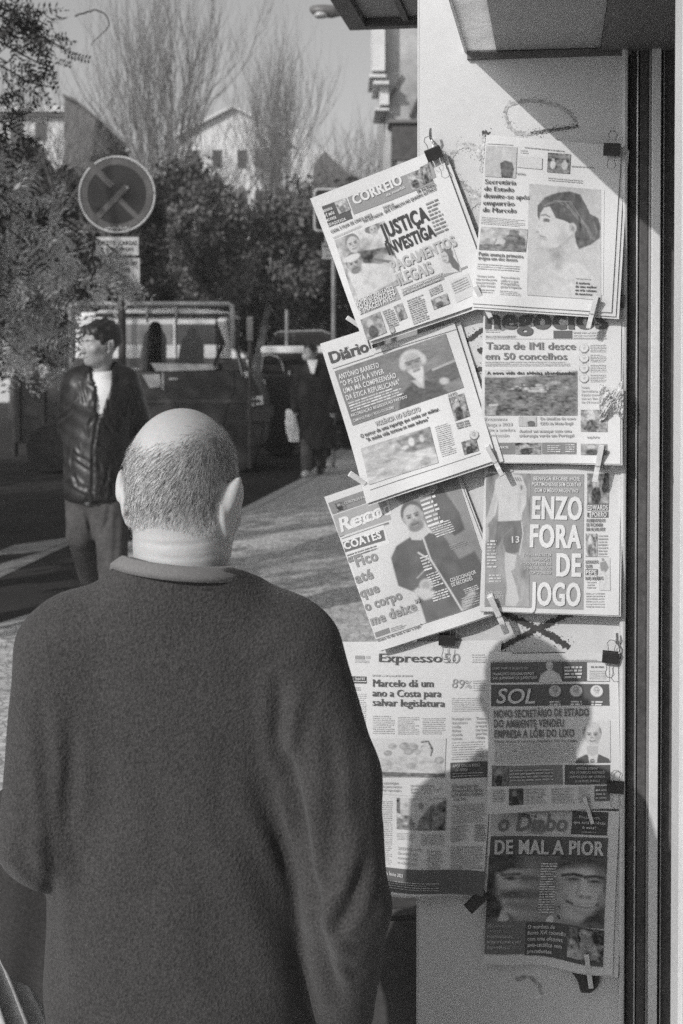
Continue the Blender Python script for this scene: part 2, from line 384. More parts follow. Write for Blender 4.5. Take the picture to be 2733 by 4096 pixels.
spray('graffiti_mark', [(1905, 1572), (1930, 1565)], 14, M['spray'], n=12)
spray('graffiti_mark', [(2060, 3920), (2110, 3905), (2150, 3930), (2170, 3980)], 9, M['greyspray'], .6, n=30)
# ================================================================== newspapers
FONT_CACHE = {}
def glyphs(txt, style):
    k = (txt, style)
    if k in FONT_CACHE: return FONT_CACHE[k]
    cu = bpy.data.curves.new('t', 'FONT'); cu.body = txt; cu.size = 1; cu.resolution_u = 3
    cu.offset = {'b': .016, 'x': .022, 's': -.004, 'i': .016, 'c': .006, 'f': .002, 'l': -.012}[style]
    if style in 'bx': cu.space_character = 1.1
    o = bpy.data.objects.new('t', cu); C.objects.link(o)
    dg = bpy.context.evaluated_depsgraph_get(); me = bpy.data.meshes.new_from_object(o.evaluated_get(dg))
    V = np.array([v.co[:2] for v in me.vertices]).reshape(-1, 2); Fs = [tuple(p.vertices) for p in me.polygons]
    lay = np.zeros(len(V))
    if style in 'bx' and len(V):          # heavy letters: the stems doubled sideways
        n = len(V); dx = .03 if style == 'b' else .055; V = np.concatenate([V, V+[dx*.5, 0], V+[dx, 0]]); lay = np.repeat([0., 1, 2], n); Fs = Fs+[tuple(i+n for i in f) for f in Fs]+[tuple(i+2*n for i in f) for f in Fs]
    if style in 'sf' and len(V):
        # old-style letters: thick stems, thin hairlines, bracket feet on every stem end
        cnt = {}
        for f in Fs:
            for a, b in zip(f, f[1:]+f[:1]): cnt[(min(a, b), max(a, b))] = cnt.get((min(a, b), max(a, b)), 0)+1
        E = [e for e, c in cnt.items() if c == 1]
        dx = .045 if style == 's' else .055
        V2 = V+np.array([dx, 0]); n = len(V); sv = []; sf = []
        for a, b in E:
            p, q = V[a], V[b]
            if abs(p[1]-q[1]) < .004 and .05 < abs(p[0]-q[0]) < .17:
                y = p[1]; x0, x1 = min(p[0], q[0])-.055, max(p[0], q[0])+.055+dx
                s_ = .035 if y < .3 else -.035; i = len(sv)+2*n
                sv += [(x0, y), (x1, y), (x1, y+s_), (x0, y+s_)]; sf.append((i, i+1, i+2, i+3))
        Fs = Fs+[tuple(i+n for i in f) for f in Fs]+sf
        V = np.concatenate([V, V2]+([np.array(sv)] if sv else [])); lay = np.r_[np.zeros(n), np.ones(n), np.full(len(sv), 2)]
    if style == 'i' and len(V): V = V+np.stack([V[:, 1]*.2, 0*V[:, 1]], 1)
    bpy.data.objects.remove(o); bpy.data.curves.remove(cu); bpy.data.meshes.remove(me)
    FONT_CACHE[k] = (V, Fs, lay); return FONT_CACHE[k]
class Pic:
    """a printed half-tone picture, painted as tones on a grid"""
    def __init__(s, nx, ny, base=.5):
        s.x, s.y = np.meshgrid((np.arange(nx)+.5)/nx, (np.arange(ny)+.5)/ny); s.asp = ny/nx; s.a = np.full((ny, nx), float(base)); s.px = 1/nx
    def put(s, d, tone, soft):
        w = np.clip(.5-d/max(soft, 1e-6), 0, 1); s.a += w*(tone-s.a); return s
    def e(s, cx, cy, rx, ry, tone, soft=.02, rot=0):
        c, n = math.cos(rot), math.sin(rot); X, Y = s.x-cx, (s.y-cy)*s.asp; u, v = c*X+n*Y, -n*X+c*Y
        ry *= s.asp; k = np.sqrt((u/rx)**2+(v/ry)**2); return s.put((k-1)*min(rx, ry), tone, soft)
    def p(s, pts, tone, soft=.012):
        ins = np.zeros(s.x.shape, bool); d = np.full(s.x.shape, 9.); n = len(pts)
        for i in range(n):
            (x0, y0), (x1, y1) = pts[i], pts[(i+1) % n]
            ins ^= ((y0 > s.y) != (y1 > s.y)) & (s.x < (x1-x0)*(s.y-y0)/(y1-y0+1e-12)+x0)
            A = np.array([x1-x0, (y1-y0)*s.asp]); L = A@A+1e-12; t = np.clip(((s.x-x0)*A[0]+(s.y-y0)*s.asp*A[1])/L, 0, 1)
            d = np.minimum(d, np.hypot(s.x-x0-t*A[0], (s.y-y0)*s.asp-t*A[1]))
        return s.put(np.where(ins, -d, d), tone, soft)
    def ln(s, pts, w_, tone, soft=.008):
        d = np.full(s.x.shape, 9.)
        for (x0, y0), (x1, y1) in zip(pts, pts[1:]):
            A = np.array([x1-x0, (y1-y0)*s.asp]); L = A@A+1e-12; t = np.clip(((s.x-x0)*A[0]+(s.y-y0)*s.asp*A[1])/L, 0, 1)
            d = np.minimum(d, np.hypot(s.x-x0-t*A[0], (s.y-y0)*s.asp-t*A[1]))
        return s.put(d-w_/2, tone, soft)
    def lg(s, y0, y1, k0, k1):
        t = np.clip((s.y-y0)/(y1-y0), 0, 1); s.a *= k0+(k1-k0)*t; return s
    def nz(s, amp, cells=8, seed=0, mask=None):
        r = np.random.default_rng(seed); o = np.zeros(s.a.shape)
        for oc in range(3):
            n = cells*2**oc; g = r.normal(size=(n+2, n+2)); X, Y = s.x*n, s.y*n; i, j = X.astype(int), Y.astype(int); fx, fy = X-i, Y-j
            fx, fy = fx*fx*(3-2*fx), fy*fy*(3-2*fy)
            o += ((g[j, i]*(1-fx)+g[j, i+1]*fx)*(1-fy)+(g[j+1, i]*(1-fx)+g[j+1, i+1]*fx)*fy)*.6**oc
        if mask is not None: o = o*np.clip(.5-mask/.03, 0, 1)
        s.a = np.clip(s.a+amp*o, .03, .8); return s
    def head(s, cx, cy, r, skin=.5, hair=.15, beard=None, kind='short'):
        """a small portrait head facing the reader"""
        A = s.asp; f = max(.006, r*.10)
        s.e(cx, cy-.18*r/A, r*.86, r*1.0/A, hair, f)
        s.e(cx, cy+.12*r/A, r*.70, r*.98/A, skin, f); s.e(cx, cy-.28*r/A, r*.62, r*.45/A, skin*1.05, f*2)
        s.e(cx+.46*r, cy+.2*r/A, r*.24, r*.7/A, skin*.72, f*3)
        if beard is not None: s.e(cx, cy+.78*r/A, r*.56, r*.40/A, beard, f*1.5); s.e(cx, cy+.48*r/A, r*.32, r*.08/A, beard, f)
        for sg in (-1, 1):
            s.e(cx+sg*.29*r, cy+.02*r/A, r*.15, r*.085/A, skin*.25, f*.8); s.ln([(cx+sg*.12*r, cy-.13*r/A), (cx+sg*.46*r, cy-.16*r/A)], r*.09, skin*.3, f*.7); s.e(cx+sg*.72*r, cy+.05*r/A, r*.09, r*.2/A, skin*.85, f)
        s.e(cx-.03*r, cy+.30*r/A, r*.15, r*.07/A, skin*.5, f); s.ln([(cx-.08*r, cy), (cx-.12*r, cy+.28*r/A)], r*.06, skin*.75, f)
        s.ln([(cx-.24*r, cy+.60*r/A), (cx, cy+.63*r/A), (cx+.24*r, cy+.59*r/A)], r*.08, skin*.25, f*.7); s.ln([(cx-.15*r, cy+.72*r/A), (cx+.15*r, cy+.72*r/A)], r*.06, skin*.7, f); return s
def pic_woman(p):       # profile of a woman with her hair in a low bun, looking left
    p.a[:] = .50; p.nz(.03, 4, 1); p.e(.1, .5, .3, .5, .54, .3)
    p.p([(.0, 1), (.05, .83), (.2, .74), (.36, .68), (.58, .62), (.75, .70), (.92, .80), (1, .86), (1, 1)], .58, .03)
    p.p([(.33, .50), (.60, .42), (.66, .56), (.66, .66), (.44, .70), (.36, .60)], .50, .05); p.e(.4, .62, .08, .07, .36, .1); p.e(.42, .72, .05, .04, .42, .06)
    p.p([(.14, .18), (.40, .08), (.62, .2), (.64, .38), (.56, .46), (.42, .545), (.28, .585), (.22, .577), (.20, .53), (.185, .505), (.195, .485), (.172, .472), (.18, .452), (.165, .44), (.125, .432), (.098, .412), (.135, .345), (.115, .30), (.12, .24)], .61, .012)
    p.e(.47, .44, .12, .07, .5, .12); p.e(.33, .40, .10, .06, .64, .1); p.e(.3, .57, .1, .015, .46, .04)
    p.p([(.13, .19), (.23, .11), (.40, .06), (.57, .04), (.71, .06), (.80, .16), (.85, .23), (.96, .26), (.99, .34), (.98, .44), (.85, .51), (.74, .54), (.70, .555), (.66, .50), (.64, .42), (.64, .36), (.58, .33), (.50, .305), (.38, .29), (.30, .19), (.22, .205), (.17, .26), (.155, .32), (.13, .28)], .13, .018)
    for k in range(9): p.ln([(.17+.03*k, .20-.008*k), (.34+.03*k, .13), (.52+.025*k, .17+.012*k), (.64+.02*k, .26+.012*k)], .007, .13+.10*(k % 3), .015)
    p.ln([(.72, .30), (.8, .34), (.86, .44)], .03, .24, .04); p.ln([(.9, .3), (.94, .38), (.9, .46)], .02, .22, .03); p.ln([(.70, .26), (.72, .36), (.69, .5)], .02, .07, .03)
    p.e(.61, .365, .055, .045, .5, .02); p.e(.615, .37, .025, .024, .3, .025)
    p.ln([(.185, .275), (.24, .265), (.30, .285)], .018, .2, .015); p.e(.255, .315, .045, .016, .16, .015); p.ln([(.21, .325), (.29, .33)], .012, .3, .015)
    p.e(.128, .425, .022, .01, .34, .02); p.ln([(.175, .462), (.245, .468)], .014, .22, .012); p.e(.22, .485, .04, .01, .42, .03); p.ln([(.15, .36), (.14, .40)], .012, .5, .02)
    p.ln([(.28, .59), (.40, .565), (.52, .50), (.60, .44)], .02, .38, .04); p.ln([(.1, .92), (.3, .8), (.5, .86), (.8, .82)], .03, .5, .08)
    p.nz(.02, 24, 3)
def pic_team(p):        # two players shouting, one in a pale shirt
    p.a[:] = .45; p.nz(.1, 5, 4)
    p.p([(.35, .30), (.62, .35), (.95, .40), (1, .6), (.6, .6), (.4, .5)], .13, .03)
    p.p([(.05, .55), (.3, .48), (.55, .55), (.75, .62), (.98, .55), (1, .9), (.1, 1)], .62, .03); p.nz(.06, 9, 6)
    p.head(.32, .16, .16, .5, .22); p.head(.22, .45, .17, .42, .18, .22); p.e(.22, .36, .16, .05, .62, .02); p.e(.75, .05, .15, .07, .2, .02); p.head(.76, .07, .1, .5, .2)
    p.e(.72, .52, .14, .08, .3, .04); p.e(.85, .6, .1, .1, .5, .05); p.ln([(.6, .5), (.9, .64)], .05, .2)
def pic_blonde(p): p.a[:] = .68; p.p([(0, 1), (.2, .5), (.5, .35), (.8, .6), (1, 1)], .6, .05); p.e(.55, .35, .3, .3, .2, .06, .4); p.p([(.4, .2), (.8, .4), (1, .75), (.9, 1), (.6, .8)], .17, .05); p.e(.4, .4, .17, .2, .55, .05); p.e(.33, .38, .05, .02, .2, .03); p.e(.46, .38, .05, .02, .2, .03); p.e(.36, .52, .07, .02, .25, .03)
def pic_old(p):         # elderly man with white hair and pointed beard, on a plain dark ground
    p.a[:] = .25; p.nz(.02, 5, 2)
    p.p([(.72, .55), (.80, .50), (.88, .50), (1, .52), (1, .8), (.78, .9)], .16, .02); p.ln([(.8, .53), (1, .5)], .02, .42)
    p.p([(.42, 1), (.46, .78), (.60, .62), (.72, .66), (.82, .82), (.86, 1)], .12, .02); p.p([(.60, .6), (.71, .6), (.68, .78), (.64, .74)], .5, .02)
    p.e(.655, .23, .10, .16, .60, .02); p.e(.57, .30, .03, .08, .6, .02); p.e(.745, .29, .03, .09, .58, .02)
    p.e(.66, .33, .072, .17, .40, .02); p.e(.66, .20, .06, .07, .46, .02)
    p.p([(.59, .42), (.73, .42), (.715, .55), (.67, .69), (.63, .56)], .62, .015); p.ln([(.62, .425), (.66, .41), (.71, .425)], .022, .6, .015)
    for c in (.628, .693): p.e(c, .305, .022, .02, .12, .015); p.ln([(c-.03, .27), (c+.03, .265)], .016, .2)
    p.e(.645, .37, .014, .055, .33, .02); p.e(.68, .38, .03, .06, .32, .03); p.ln([(.64, .455), (.69, .45)], .014, .2, .012); p.e(.86, .78, .04, .06, .52, .02, .4); p.nz(.015, 30, 3)
def pic_street(p): p.a[:] = .52; p.nz(.07, 6, 7); p.p([(0, .0), (.45, .0), (.4, .5), (0, .55)], .48, .03); p.p([(.5, .1), (1, 0), (1, .55), (.6, .5)], .25, .03); p.e(.7, .25, .04, .12, .6, .02); p.e(.6, .35, .05, .05, .6, .02); p.e(.85, .25, .03, .1, .5, .02); p.nz(.05, 14, 8)
def pic_zip(p):         # bearded man in a dark zipped top holding a round pale badge
    p.a[:] = .70; p.p([(.47, 0), (1, 0), (1, .98), (.82, 1), (.75, .9), (.7, .4), (.62, .2)], .30, .02)
    p.p([(.76, .06), (.86, .05), (.93, .28), (.93, .42), (.84, .44), (.76, .3)], .15, .015); p.e(.79, .03, .035, .04, .45, .02)
    p.p([(.30, .66), (.31, .44), (.38, .365), (.50, .335), (.62, .33), (.76, .41), (.80, .55), (.86, .75), (.95, .93), (.90, 1), (.42, 1), (.42, .76)], .17, .015)
    p.nz(.02, 6, 5)
    p.p([(.50, .25), (.65, .25), (.66, .35), (.58, .385), (.51, .36)], .6, .01); p.head(.575, .19, .105, .5, .16, .26)
    p.ln([(.60, .36), (.605, .55), (.72, .99)], .014, .62); p.ln([(.53, .47), (.607, .56)], .014, .62); p.ln([(.46, .65), (.56, .60)], .01, .45)
    p.e(.51, .725, .055, .05, .56, .02); p.e(.51, .725, .035, .03, .42, .02); p.p([(.40, .735), (.44, .72), (.56, .79), (.54, .83), (.46, .83), (.42, .78)], .6, .02)
    p.p([(.74, .93), (.84, .86), (.86, .9), (.8, .98), (.72, 1)], .5, .02); p.p([(.82, .62), (.95, .60), (1, .88), (.82, .86)], .15, .02)
def pic_hill(p):
    p.a[:] = .62; p.p([(0, .16), (.3, .17), (.5, .13), (.62, .10), (.72, .12), (1, .02), (1, 1), (0, 1)], .2, .02)
    p.nz(.04, 8, 9)
    for i in range(26): r = np.random.default_rng(i+40); p.e(.30+.4*r.random(), .33+.12*r.random(), .022*r.random()+.008, .014, .3+.35*r.random(), .012)
    p.ln([(.48, .46), (.66, .47)], .02, .55, .02); p.ln([(.68, .30), (.8, .29)], .03, .4, .03); p.p([(.02, .78), (.14, .78), (.12, .98), (.03, .98)], .4, .02); p.ln([(.06, .77), (.14, .76)], .02, .6, .01); p.nz(.05, 26, 11)
def pic_player(p):      # footballer: white shirt, dark shorts numbered 13
    p.a[:] = .30; p.nz(.02, 4, 12); p.lg(.5, 1.0, 1, 1.35)
    p.p([(.22, .06), (.30, .02), (.55, .0), (.80, .02), (.92, .12), (.90, .24), (.82, .30), (.80, .36), (.28, .38), (.29, .20), (.22, .32), (.04, .40), (.0, .36), (.16, .24)], .62, .015)
    p.nz(.03, 8, 13)
    p.p([(.22, .10), (.27, .2), (.17, .32), (.05, .40), (.02, .36)], .55, .015)
    p.p([(.26, .37), (.80, .36), (.82, .46), (.78, .56), (.74, .60), (.50, .62), (.42, .56), (.38, .50), (.28, .56), (.22, .52)], .2, .02); p.nz(.02, 9, 14)
    p.ln([(.80, .37), (.84, .46), (.76, .62)], .02, .6); p.ln([(.4, .48), (.6, .42)], .015, .3)
    p.p([(.44, .60), (.70, .62), (.66, .72), (.58, .74), (.70, .86), (.76, .95), (.68, 1), (.48, .99), (.46, .98), (.50, .86), (.44, .72)], .55, .02); p.p([(.36, .99), (.44, .9), (.5, .97)], .5, .02)
    p.e(.02, .46, .06, .07, .5, .03)
    for k in range(3): p.ln([(.66+.05*k, .035), (.70+.05*k, .06)], .02, .2)
    p.e(.80, .11, .025, .02, .25, .02); p.ln([(.66, .16), (.84, .16)], .014, .4)
def pic_table(p):       # cartoon heads over a table
    p.a[:] = .74; p.p([(.02, .62), (.15, .50), (.4, .42), (.7, .45), (.95, .62), (1, .86), (0, .86)], .55, .05); p.nz(.03, 8, 15)
    p.p([(0, .84), (1, .9), (1, 1), (0, .97)], .2, .01)
    for cx, cy, r in ((.28, .2, .06), (.22, .38, .06), (.44, .2, .075), (.55, .22, .08), (.50, .34, .07), (.62, .34, .05), (.74, .25, .085), (.92, .56, .07), (.54, .70, .06)):
        p.e(cx, cy, r, r*1.3, .36, .02); p.e(cx-.01, cy, r*.6, r*.8, .5, .03)
    p.e(.74, .25, .06, .12, .6, .02); p.ln([(.67, .1), (.76, .08), (.82, .3), (.8, .44)], .025, .2); p.ln([(.05, .5), (.02, .8)], .03, .3); p.nz(.05, 20, 16)
def pic_room(p): p.a[:] = .6; p.p([(0, 0), (.08, 0), (.08, .5), (0, .5)], .2, .01); p.p([(0, .66), (.12, .55), (.3, .55), (.4, .8), (.42, 1), (0, 1)], .3, .02); p.p([(.45, .7), (.7, .2), (1, .05), (1, 1), (.4, 1)], .22, .03); p.e(.5, .25, .05, .1, .45, .03); p.nz(.08, 10, 17)
def pic_suit(p):        # man in a suit and striped tie
    p.a[:] = .74; p.p([(0, 1), (.12, .88), (.3, .80), (.7, .80), (.95, .90), (1, 1)], .12, .015); p.p([(.36, .74), (.66, .74), (.62, 1), (.42, 1)], .66, .015); p.e(.5, .95, .07, .05, .2, .015); p.ln([(.46, .95), (.56, .93)], .015, .6)
    p.p([(.34, .6), (.66, .6), (.66, .78), (.5, .84), (.36, .78)], .5, .03); p.head(.5, .34, .30, .55, .2)
    p.e(.5, .16, .2, .1, .56, .05)
def pic_pope(p): p.a[:] = .14; p.p([(.05, 1), (.15, .6), (.38, .42), (.62, .42), (.85, .6), (1, 1)], .58, .03); p.head(.48, .22, .16, .55, .6)
def pic_disc(p): p.a[:] = .14; p.e(.5, .45, .42, .42, .52, .03); p.head(.5, .42, .24, .45, .25)
def pic_faces(p):       # two faces stretched into one between them
    p.a[:] = .09; p.p([(.07, .24), (.2, .15), (.5, .18), (.8, .14), (.94, .20), (.97, .45), (.91, .75), (.78, .97), (.6, 1), (.3, .97), (.15, .82), (.10, .5)], .50, .04)
    p.p([(.06, .24), (.12, .04), (.4, .02), (.6, .08), (.8, .0), (.95, .06), (.99, .36), (.93, .30), (.88, .18), (.6, .20), (.2, .20), (.12, .26)], .10, .03)
    p.e(.52, .55, .10, .5, .22, .2); p.e(.36, .5, .1, .4, .33, .15)
    p.e(.80, .30, .14, .12, .58, .12); p.e(.20, .47, .10, .18, .54, .12); p.e(.83, .6, .18, .1, .54, .1)
    for c, y in ((.72, .345), (.905, .36)): p.e(c, y, .06, .03, .10, .02); p.ln([(c-.085, y-.055), (c, y-.075), (c+.07, y-.055)], .03, .10, .015); p.e(c, y+.05, .06, .02, .36, .03)
    p.e(.20, .335, .055, .028, .11, .02); p.ln([(.12, .285), (.27, .275)], .025, .14, .02); p.ln([(.3, .34), (.52, .345)], .05, .17, .05)
    p.p([(.79, .38), (.83, .38), (.875, .57), (.83, .60), (.77, .57)], .57, .03); p.e(.80, .585, .025, .02, .2, .02); p.e(.86, .585, .02, .02, .22, .02); p.ln([(.775, .4), (.765, .55)], .02, .34, .03)
    p.ln([(.14, .57), (.3, .55), (.5, .60)], .07, .15, .05); p.e(.25, .61, .05, .02, .1, .03)
    p.ln([(.68, .67), (.74, .705), (.83, .72), (.91, .70), (.95, .66)], .022, .12, .015); p.ln([(.74, .70), (.83, .712), (.91, .695)], .014, .6, .01); p.ln([(.67, .58), (.655, .68)], .02, .34, .03); p.ln([(.95, .56), (.955, .66)], .02, .3, .03)
    p.ln([(.75, .80), (.83, .82), (.9, .79)], .025, .34, .04); p.ln([(.2, .72), (.4, .76), (.6, .76)], .05, .26, .06); p.e(.45, .97, .3, .05, .3, .06); p.p([(.16, .8), (.2, .93), (.15, 1), (.1, 1), (.13, .8)], .6, .02); p.nz(.02, 16, 18)
def pic_crowd(p): p.a[:] = .14; p.p([(0, 1), (.1, .3), (.3, .5), (.35, 1)], .42, .03); p.p([(.3, 1), (.4, .25), (.6, .1), (.8, .5), (.9, 1)], .3, .04); p.head(.45, .2, .13, .4, .3); p.nz(.1, 8, 19)
def pic_blot(seed, base, amp):
    def f(p): p.a[:] = base; p.nz(amp, 5, seed); p.e(.4, .35, .15, .2, min(.7, base+.2), .05); p.e(.42, .75, .22, .3, max(.06, base-.2), .05); p.nz(amp*.5, 14, seed+1)
    return f
def pic_tiny(p): p.a[:] = .5; p.p([(.0, .1), (.35, .1), (.3, 1), (0, 1)], .5, .03); p.p([(.55, .15), (.8, .1), (.82, .6), (.5, .6)], .55, .03); p.p([(.48, .55), (.62, .45), (.85, .5), (.92, .7), (.88, 1), (.55, 1)], .15, .02); p.nz(.03, 9, 21)
def pic_pair(p): p.a[:] = .2; p.nz(.06, 6, 22); p.e(.25, .6, .12, .2, .6, .03); p.e(.75, .6, .13, .2, .55, .03); p.e(.25, .35, .06, .06, .45, .02); p.e(.75, .37, .06, .06, .45, .02); p.nz(.05, 14, 23)
def pic_soldier(p): p.a[:] = .45; p.nz(.06, 5, 24); p.p([(0, .75), (.5, .7), (1, .8), (1, 1), (0, 1)], .22, .03); p.p([(.5, 1), (.55, .55), (.48, .45), (.6, .3), (.62, .1), (.72, .05), (.82, .12), (.82, .3), (.95, .42), (.98, .7), (.9, 1)], .17, .03); p.ln([(.28, .9), (.36, .5)], .03, .25); p.nz(.05, 12, 25)
CURL = {}
class Page:
    def __init__(s, cor, org, sc, off, curl=.03, wave=.0025, seed=0, tilt=0.0):
        s.c = np.array(cor, float); s.org = np.array(org, float); s.sc = sc; s.off = off; s.curl, s.wave, s.seed, s.tilt = curl, wave, seed, tilt
        s.K = np.array([PP(x, y, off) for x, y in s.c])           # TL TR BR BL
        s.W = float(np.linalg.norm(s.K[1]-s.K[0])); s.H = float(np.linalg.norm(s.K[3]-s.K[0]))
        s.b = []; s.r = np.random.default_rng(seed+100)
    def inv(s, pts):
        q = s.org+np.atleast_2d(np.array(pts, float))*s.sc; uv = np.full((len(q), 2), .5)
        A, Bq, Cq, Dq = s.c
        for _ in range(12):
            u, v = uv[:, :1], uv[:, 1:]; f = A*(1-u)*(1-v)+Bq*u*(1-v)+Cq*u*v+Dq*(1-u)*v - q
            du = (Bq-A)*(1-v)+(Cq-Dq)*v; dv = (Dq-A)*(1-u)+(Cq-Bq)*u
            det = du[:, 0]*dv[:, 1]-du[:, 1]*dv[:, 0]
            uv = uv - np.stack([(f[:, 0]*dv[:, 1]-f[:, 1]*dv[:, 0])/det, (du[:, 0]*f[:, 1]-du[:, 1]*f[:, 0])/det], 1)
        return uv*[s.W, s.H]
    def surf(s, pq, lay):
        pq = np.asarray(pq); u = pq[:, :1]/s.W; v = pq[:, 1:]/s.H; A, Bq, Cq, Dq = s.K
        X = A*(1-u)*(1-v)+Bq*u*(1-v)+Cq*u*v+Dq*(1-u)*v
        ph = s.seed*1.7
        h = s.curl*np.clip(v, 0, 1.05)**2.2 + s.tilt*v + 2.0*s.wave*(np.sin(u*5.1+ph)*(.4+.6*v)+.7*np.sin(v*6.3+ph*2+u*2)+.5*np.sin(u*11+v*4+ph*3)*v) + .022*np.clip(u+v-1.55, 0, 1)**2*(1 if s.seed % 2 else -.3) + .05*np.clip(v-u*.8-.62, 0, 1)**2*(0 if s.seed % 2 else 1)
        return X + (h+1.7*np.reshape(lay, (-1, 1)))*KN
    def bucket(s, n):
        b = MB(); s.b.append((n, b)); return b
    def grid(s, nm, tl, tr, bl, nx, ny, lay, tone, pic=None, keep=None):
        tl, tr, bl = (np.array(k, float) for k in (tl, tr, bl))
        U, V = np.meshgrid(np.linspace(0, 1, nx+1), np.linspace(0, 1, ny+1)); pq = tl+U.reshape(-1, 1)*(tr-tl)+V.reshape(-1, 1)*(bl-tl)
        f = [(j*(nx+1)+i, j*(nx+1)+i+1, (j+1)*(nx+1)+i+1, (j+1)*(nx+1)+i) for j in range(ny) for i in range(nx) if keep is None or keep((i+.5)/nx, (j+.5)/ny)]
        if pic is not None: tone = pic.ravel()
        s.bucket(nm).add(s.surf(pq, lay), f, np.minimum(tone, .60))
    def corners(s, a):
        if len(a) == 4: x0, y0, x1, y1 = a; return s.inv([(x0, y0), (x1, y0), (x0, y1)])
        return s.inv([(a[0], a[1]), (a[2], a[3]), (a[4], a[5])])
    def t(s, txt, x0, y0, x1, y1, h, tone=.07, st='b', nm='headline', lay=.0016):
        a, b = s.inv([(x0, y0), (x1, y1)]); d = b-a; L = np.hypot(*d); d = d/L; n = np.array([-d[1], d[0]])
        V, Fs, ly = glyphs(txt, st); hm = h*s.sc/np.hypot(*(s.c[1]-s.c[0]))*s.W
        xs = V[:, 0]-V[:, 0].min(); sx = L/xs.max()
        pq = a+(xs*sx)[:, None]*d-(V[:, 1]*hm/.73)[:, None]*n
        s.bucket(nm).add(s.surf(pq, lay+ly*.00012), Fs, min(tone, .63))
    def r_(s, a, tone, nm='colour_block', lay=.0006):
        tl, tr, bl = s.corners(a); s.grid(nm, tl, tr, bl, max(1, int(np.hypot(*(tr-tl))/.02)), max(1, int(np.hypot(*(bl-tl))/.02)), lay, tone)
    def p_(s, a, fn, lay=.0010, nm='photograph', res=.0017):
        tl, tr, bl = s.corners(a); nx = max(4, int(np.hypot(*(tr-tl))/res)); ny = max(4, int(np.hypot(*(bl-tl))/res))
        p = Pic(nx+1, ny+1); fn(p); s.grid(nm, tl, tr, bl, nx, ny, lay, .5, np.clip(p.a*.86, .035, .55))
    def l_(s, a, n, tone=.3, fill=.93, xh=.42, nm='small_print', lay=.0013, ragged=.25):
        tl, tr, bl = s.corners(a); W_ = np.hypot(*(tr-tl)); dx = (tr-tl)/W_; dy = (bl-tl)/n; V = []; Fs = []; T = []
        hp = np.hypot(*dy)*xh; uy = dy/np.hypot(*dy)
        for k in range(n):
            x = 0; end = W_*(fill if s.r.random() > .25 else fill*(1-ragged*s.r.random()))
            y0 = tl+dy*(k+.3)
            while x < end:
                wl = min(end-x, hp*s.r.uniform(1.2, 5.5)); q = y0+dx*x; i = len(V)
                V += [q, q+dx*wl, q+dx*wl+uy*hp, q+uy*hp]; Fs.append((i, i+1, i+2, i+3)); T += [tone*s.r.uniform(.8, 1.25)]*4
                x += wl+hp*.55
        if V: s.bucket(nm).add(s.surf(np.array(V), lay), Fs, T)
    def build(s, label, cell=.011, keep=None, under=((.0, .0, .004, -.002),), group='newspapers pinned to the kiosk panel'):
        t = thing('newspaper', label, 'newspaper', s.K.mean(0), group)
        nx, ny = int(s.W/cell), int(s.H/cell); s.grid('front_page', (0, 0), (s.W, 0), (0, s.H), nx, ny, 0, .5, keep=keep)
        b = s.b.pop()[1]; b.c = []
        o = obj('front_page', b, M['paper'], t, smooth=True)
        for (du, dv, gr, dz) in under:       # the sheets folded behind
            s.grid('u', (du-gr*.2, dv), (s.W+du+gr, dv+.001), (du-gr*.2, s.H+dv+gr*.5), nx, ny, dz, .5, keep=keep)
            b = s.b.pop()[1]; b.c = []; obj('inside_pages', b, M['paper'], t, smooth=True)
        for k, b in s.b: obj(k, b, M['ink'], t)
        return t
# ------------------------------------------------------------------ what is printed on each paper
# tabloid, topmost of the tilted left column
g = Page([(1271, 806), (1764, 610), (1981, 1197), (1488, 1367)], (1200, 500), .5102, .022, .030, .003, 1)
g.r_((172, 640, 360, 570, 228, 800), .10); g.p_((270, 605, 360, 570, 310, 700), pic_blot(31, .4, .1), .0012)
for k, s_ in enumerate(('MENINA', 'VÊ MÃE', 'MORRER', 'ESFAQUEADA')): g.t(s_, 186+13*k, 690+36*k, 262+15*k+(60 if k == 3 else 0), 660+36*k-(22 if k == 3 else 0), 24, .6)
g.r_((375, 565, 1005, 318, 425, 700), .27); g.r_((1000, 290, 1030, 280, 1040, 420), .3)
g.p_((838, 395, 935, 345, 885, 510), pic_blot(33, .32, .12), .0010); g.p_((940, 330, 1010, 296, 975, 470), pic_blot(34, .24, .1), .0010)
g.t('CORREIO', 430, 625, 812, 455, 78, .70, 'x', 'masthead'); g.t('da manhã', 680, 560, 830, 490, 22, .55, 'b', 'masthead')
g.t('EM INCÊNDIO', 925, 535, 1070, 478, 24, .1); g.t('TODOS OS', 655, 660, 740, 628, 22, .14); g.t('QUE COMEÇOU NO QUADRO ELÉTRICO', 668, 690, 1075, 508, 25, .1)
g.t('CASAL E FILHA DE CINCO ANOS', 248, 850, 570, 712, 25, .12); g.t('NO ELEVADOR', 505, 765, 655, 700, 24, .14); g.l_((260, 880, 500, 775, 266, 896), 2, .3)
g.p_((272, 905, 660, 750, 440, 1385), pic_team)
g.t('JUSTIÇA', 662, 895, 1025, 742, 118, .06, 'x'); g.t('INVESTIGA', 705, 1020, 1075, 868, 100, .06, 'x')
g.t('PAGAMENTOS', 742, 1155, 1240, 945, 88, .40, 'x'); g.t('ILEGAIS', 790, 1262, 1060, 1155, 96, .40, 'x')
g.p_((1060, 960, 1200, 940, 1130, 1170), pic_blonde); g.r_((1100, 1190, 1316, 1105, 1104, 1206), .3)
g.l_((985, 610, 1105, 560, 1075, 870), 9, .22, .8); g.r_((806, 1292, 1125, 1160, 820, 1342), .28); g.t('MARCO GALINHA CAPELA INVESTE', 815, 1315, 1118, 1186, 18, .62); g.t('DE MIL EUROS A CAMISA DE VIANA', 824, 1334, 1110, 1215, 17, .6)
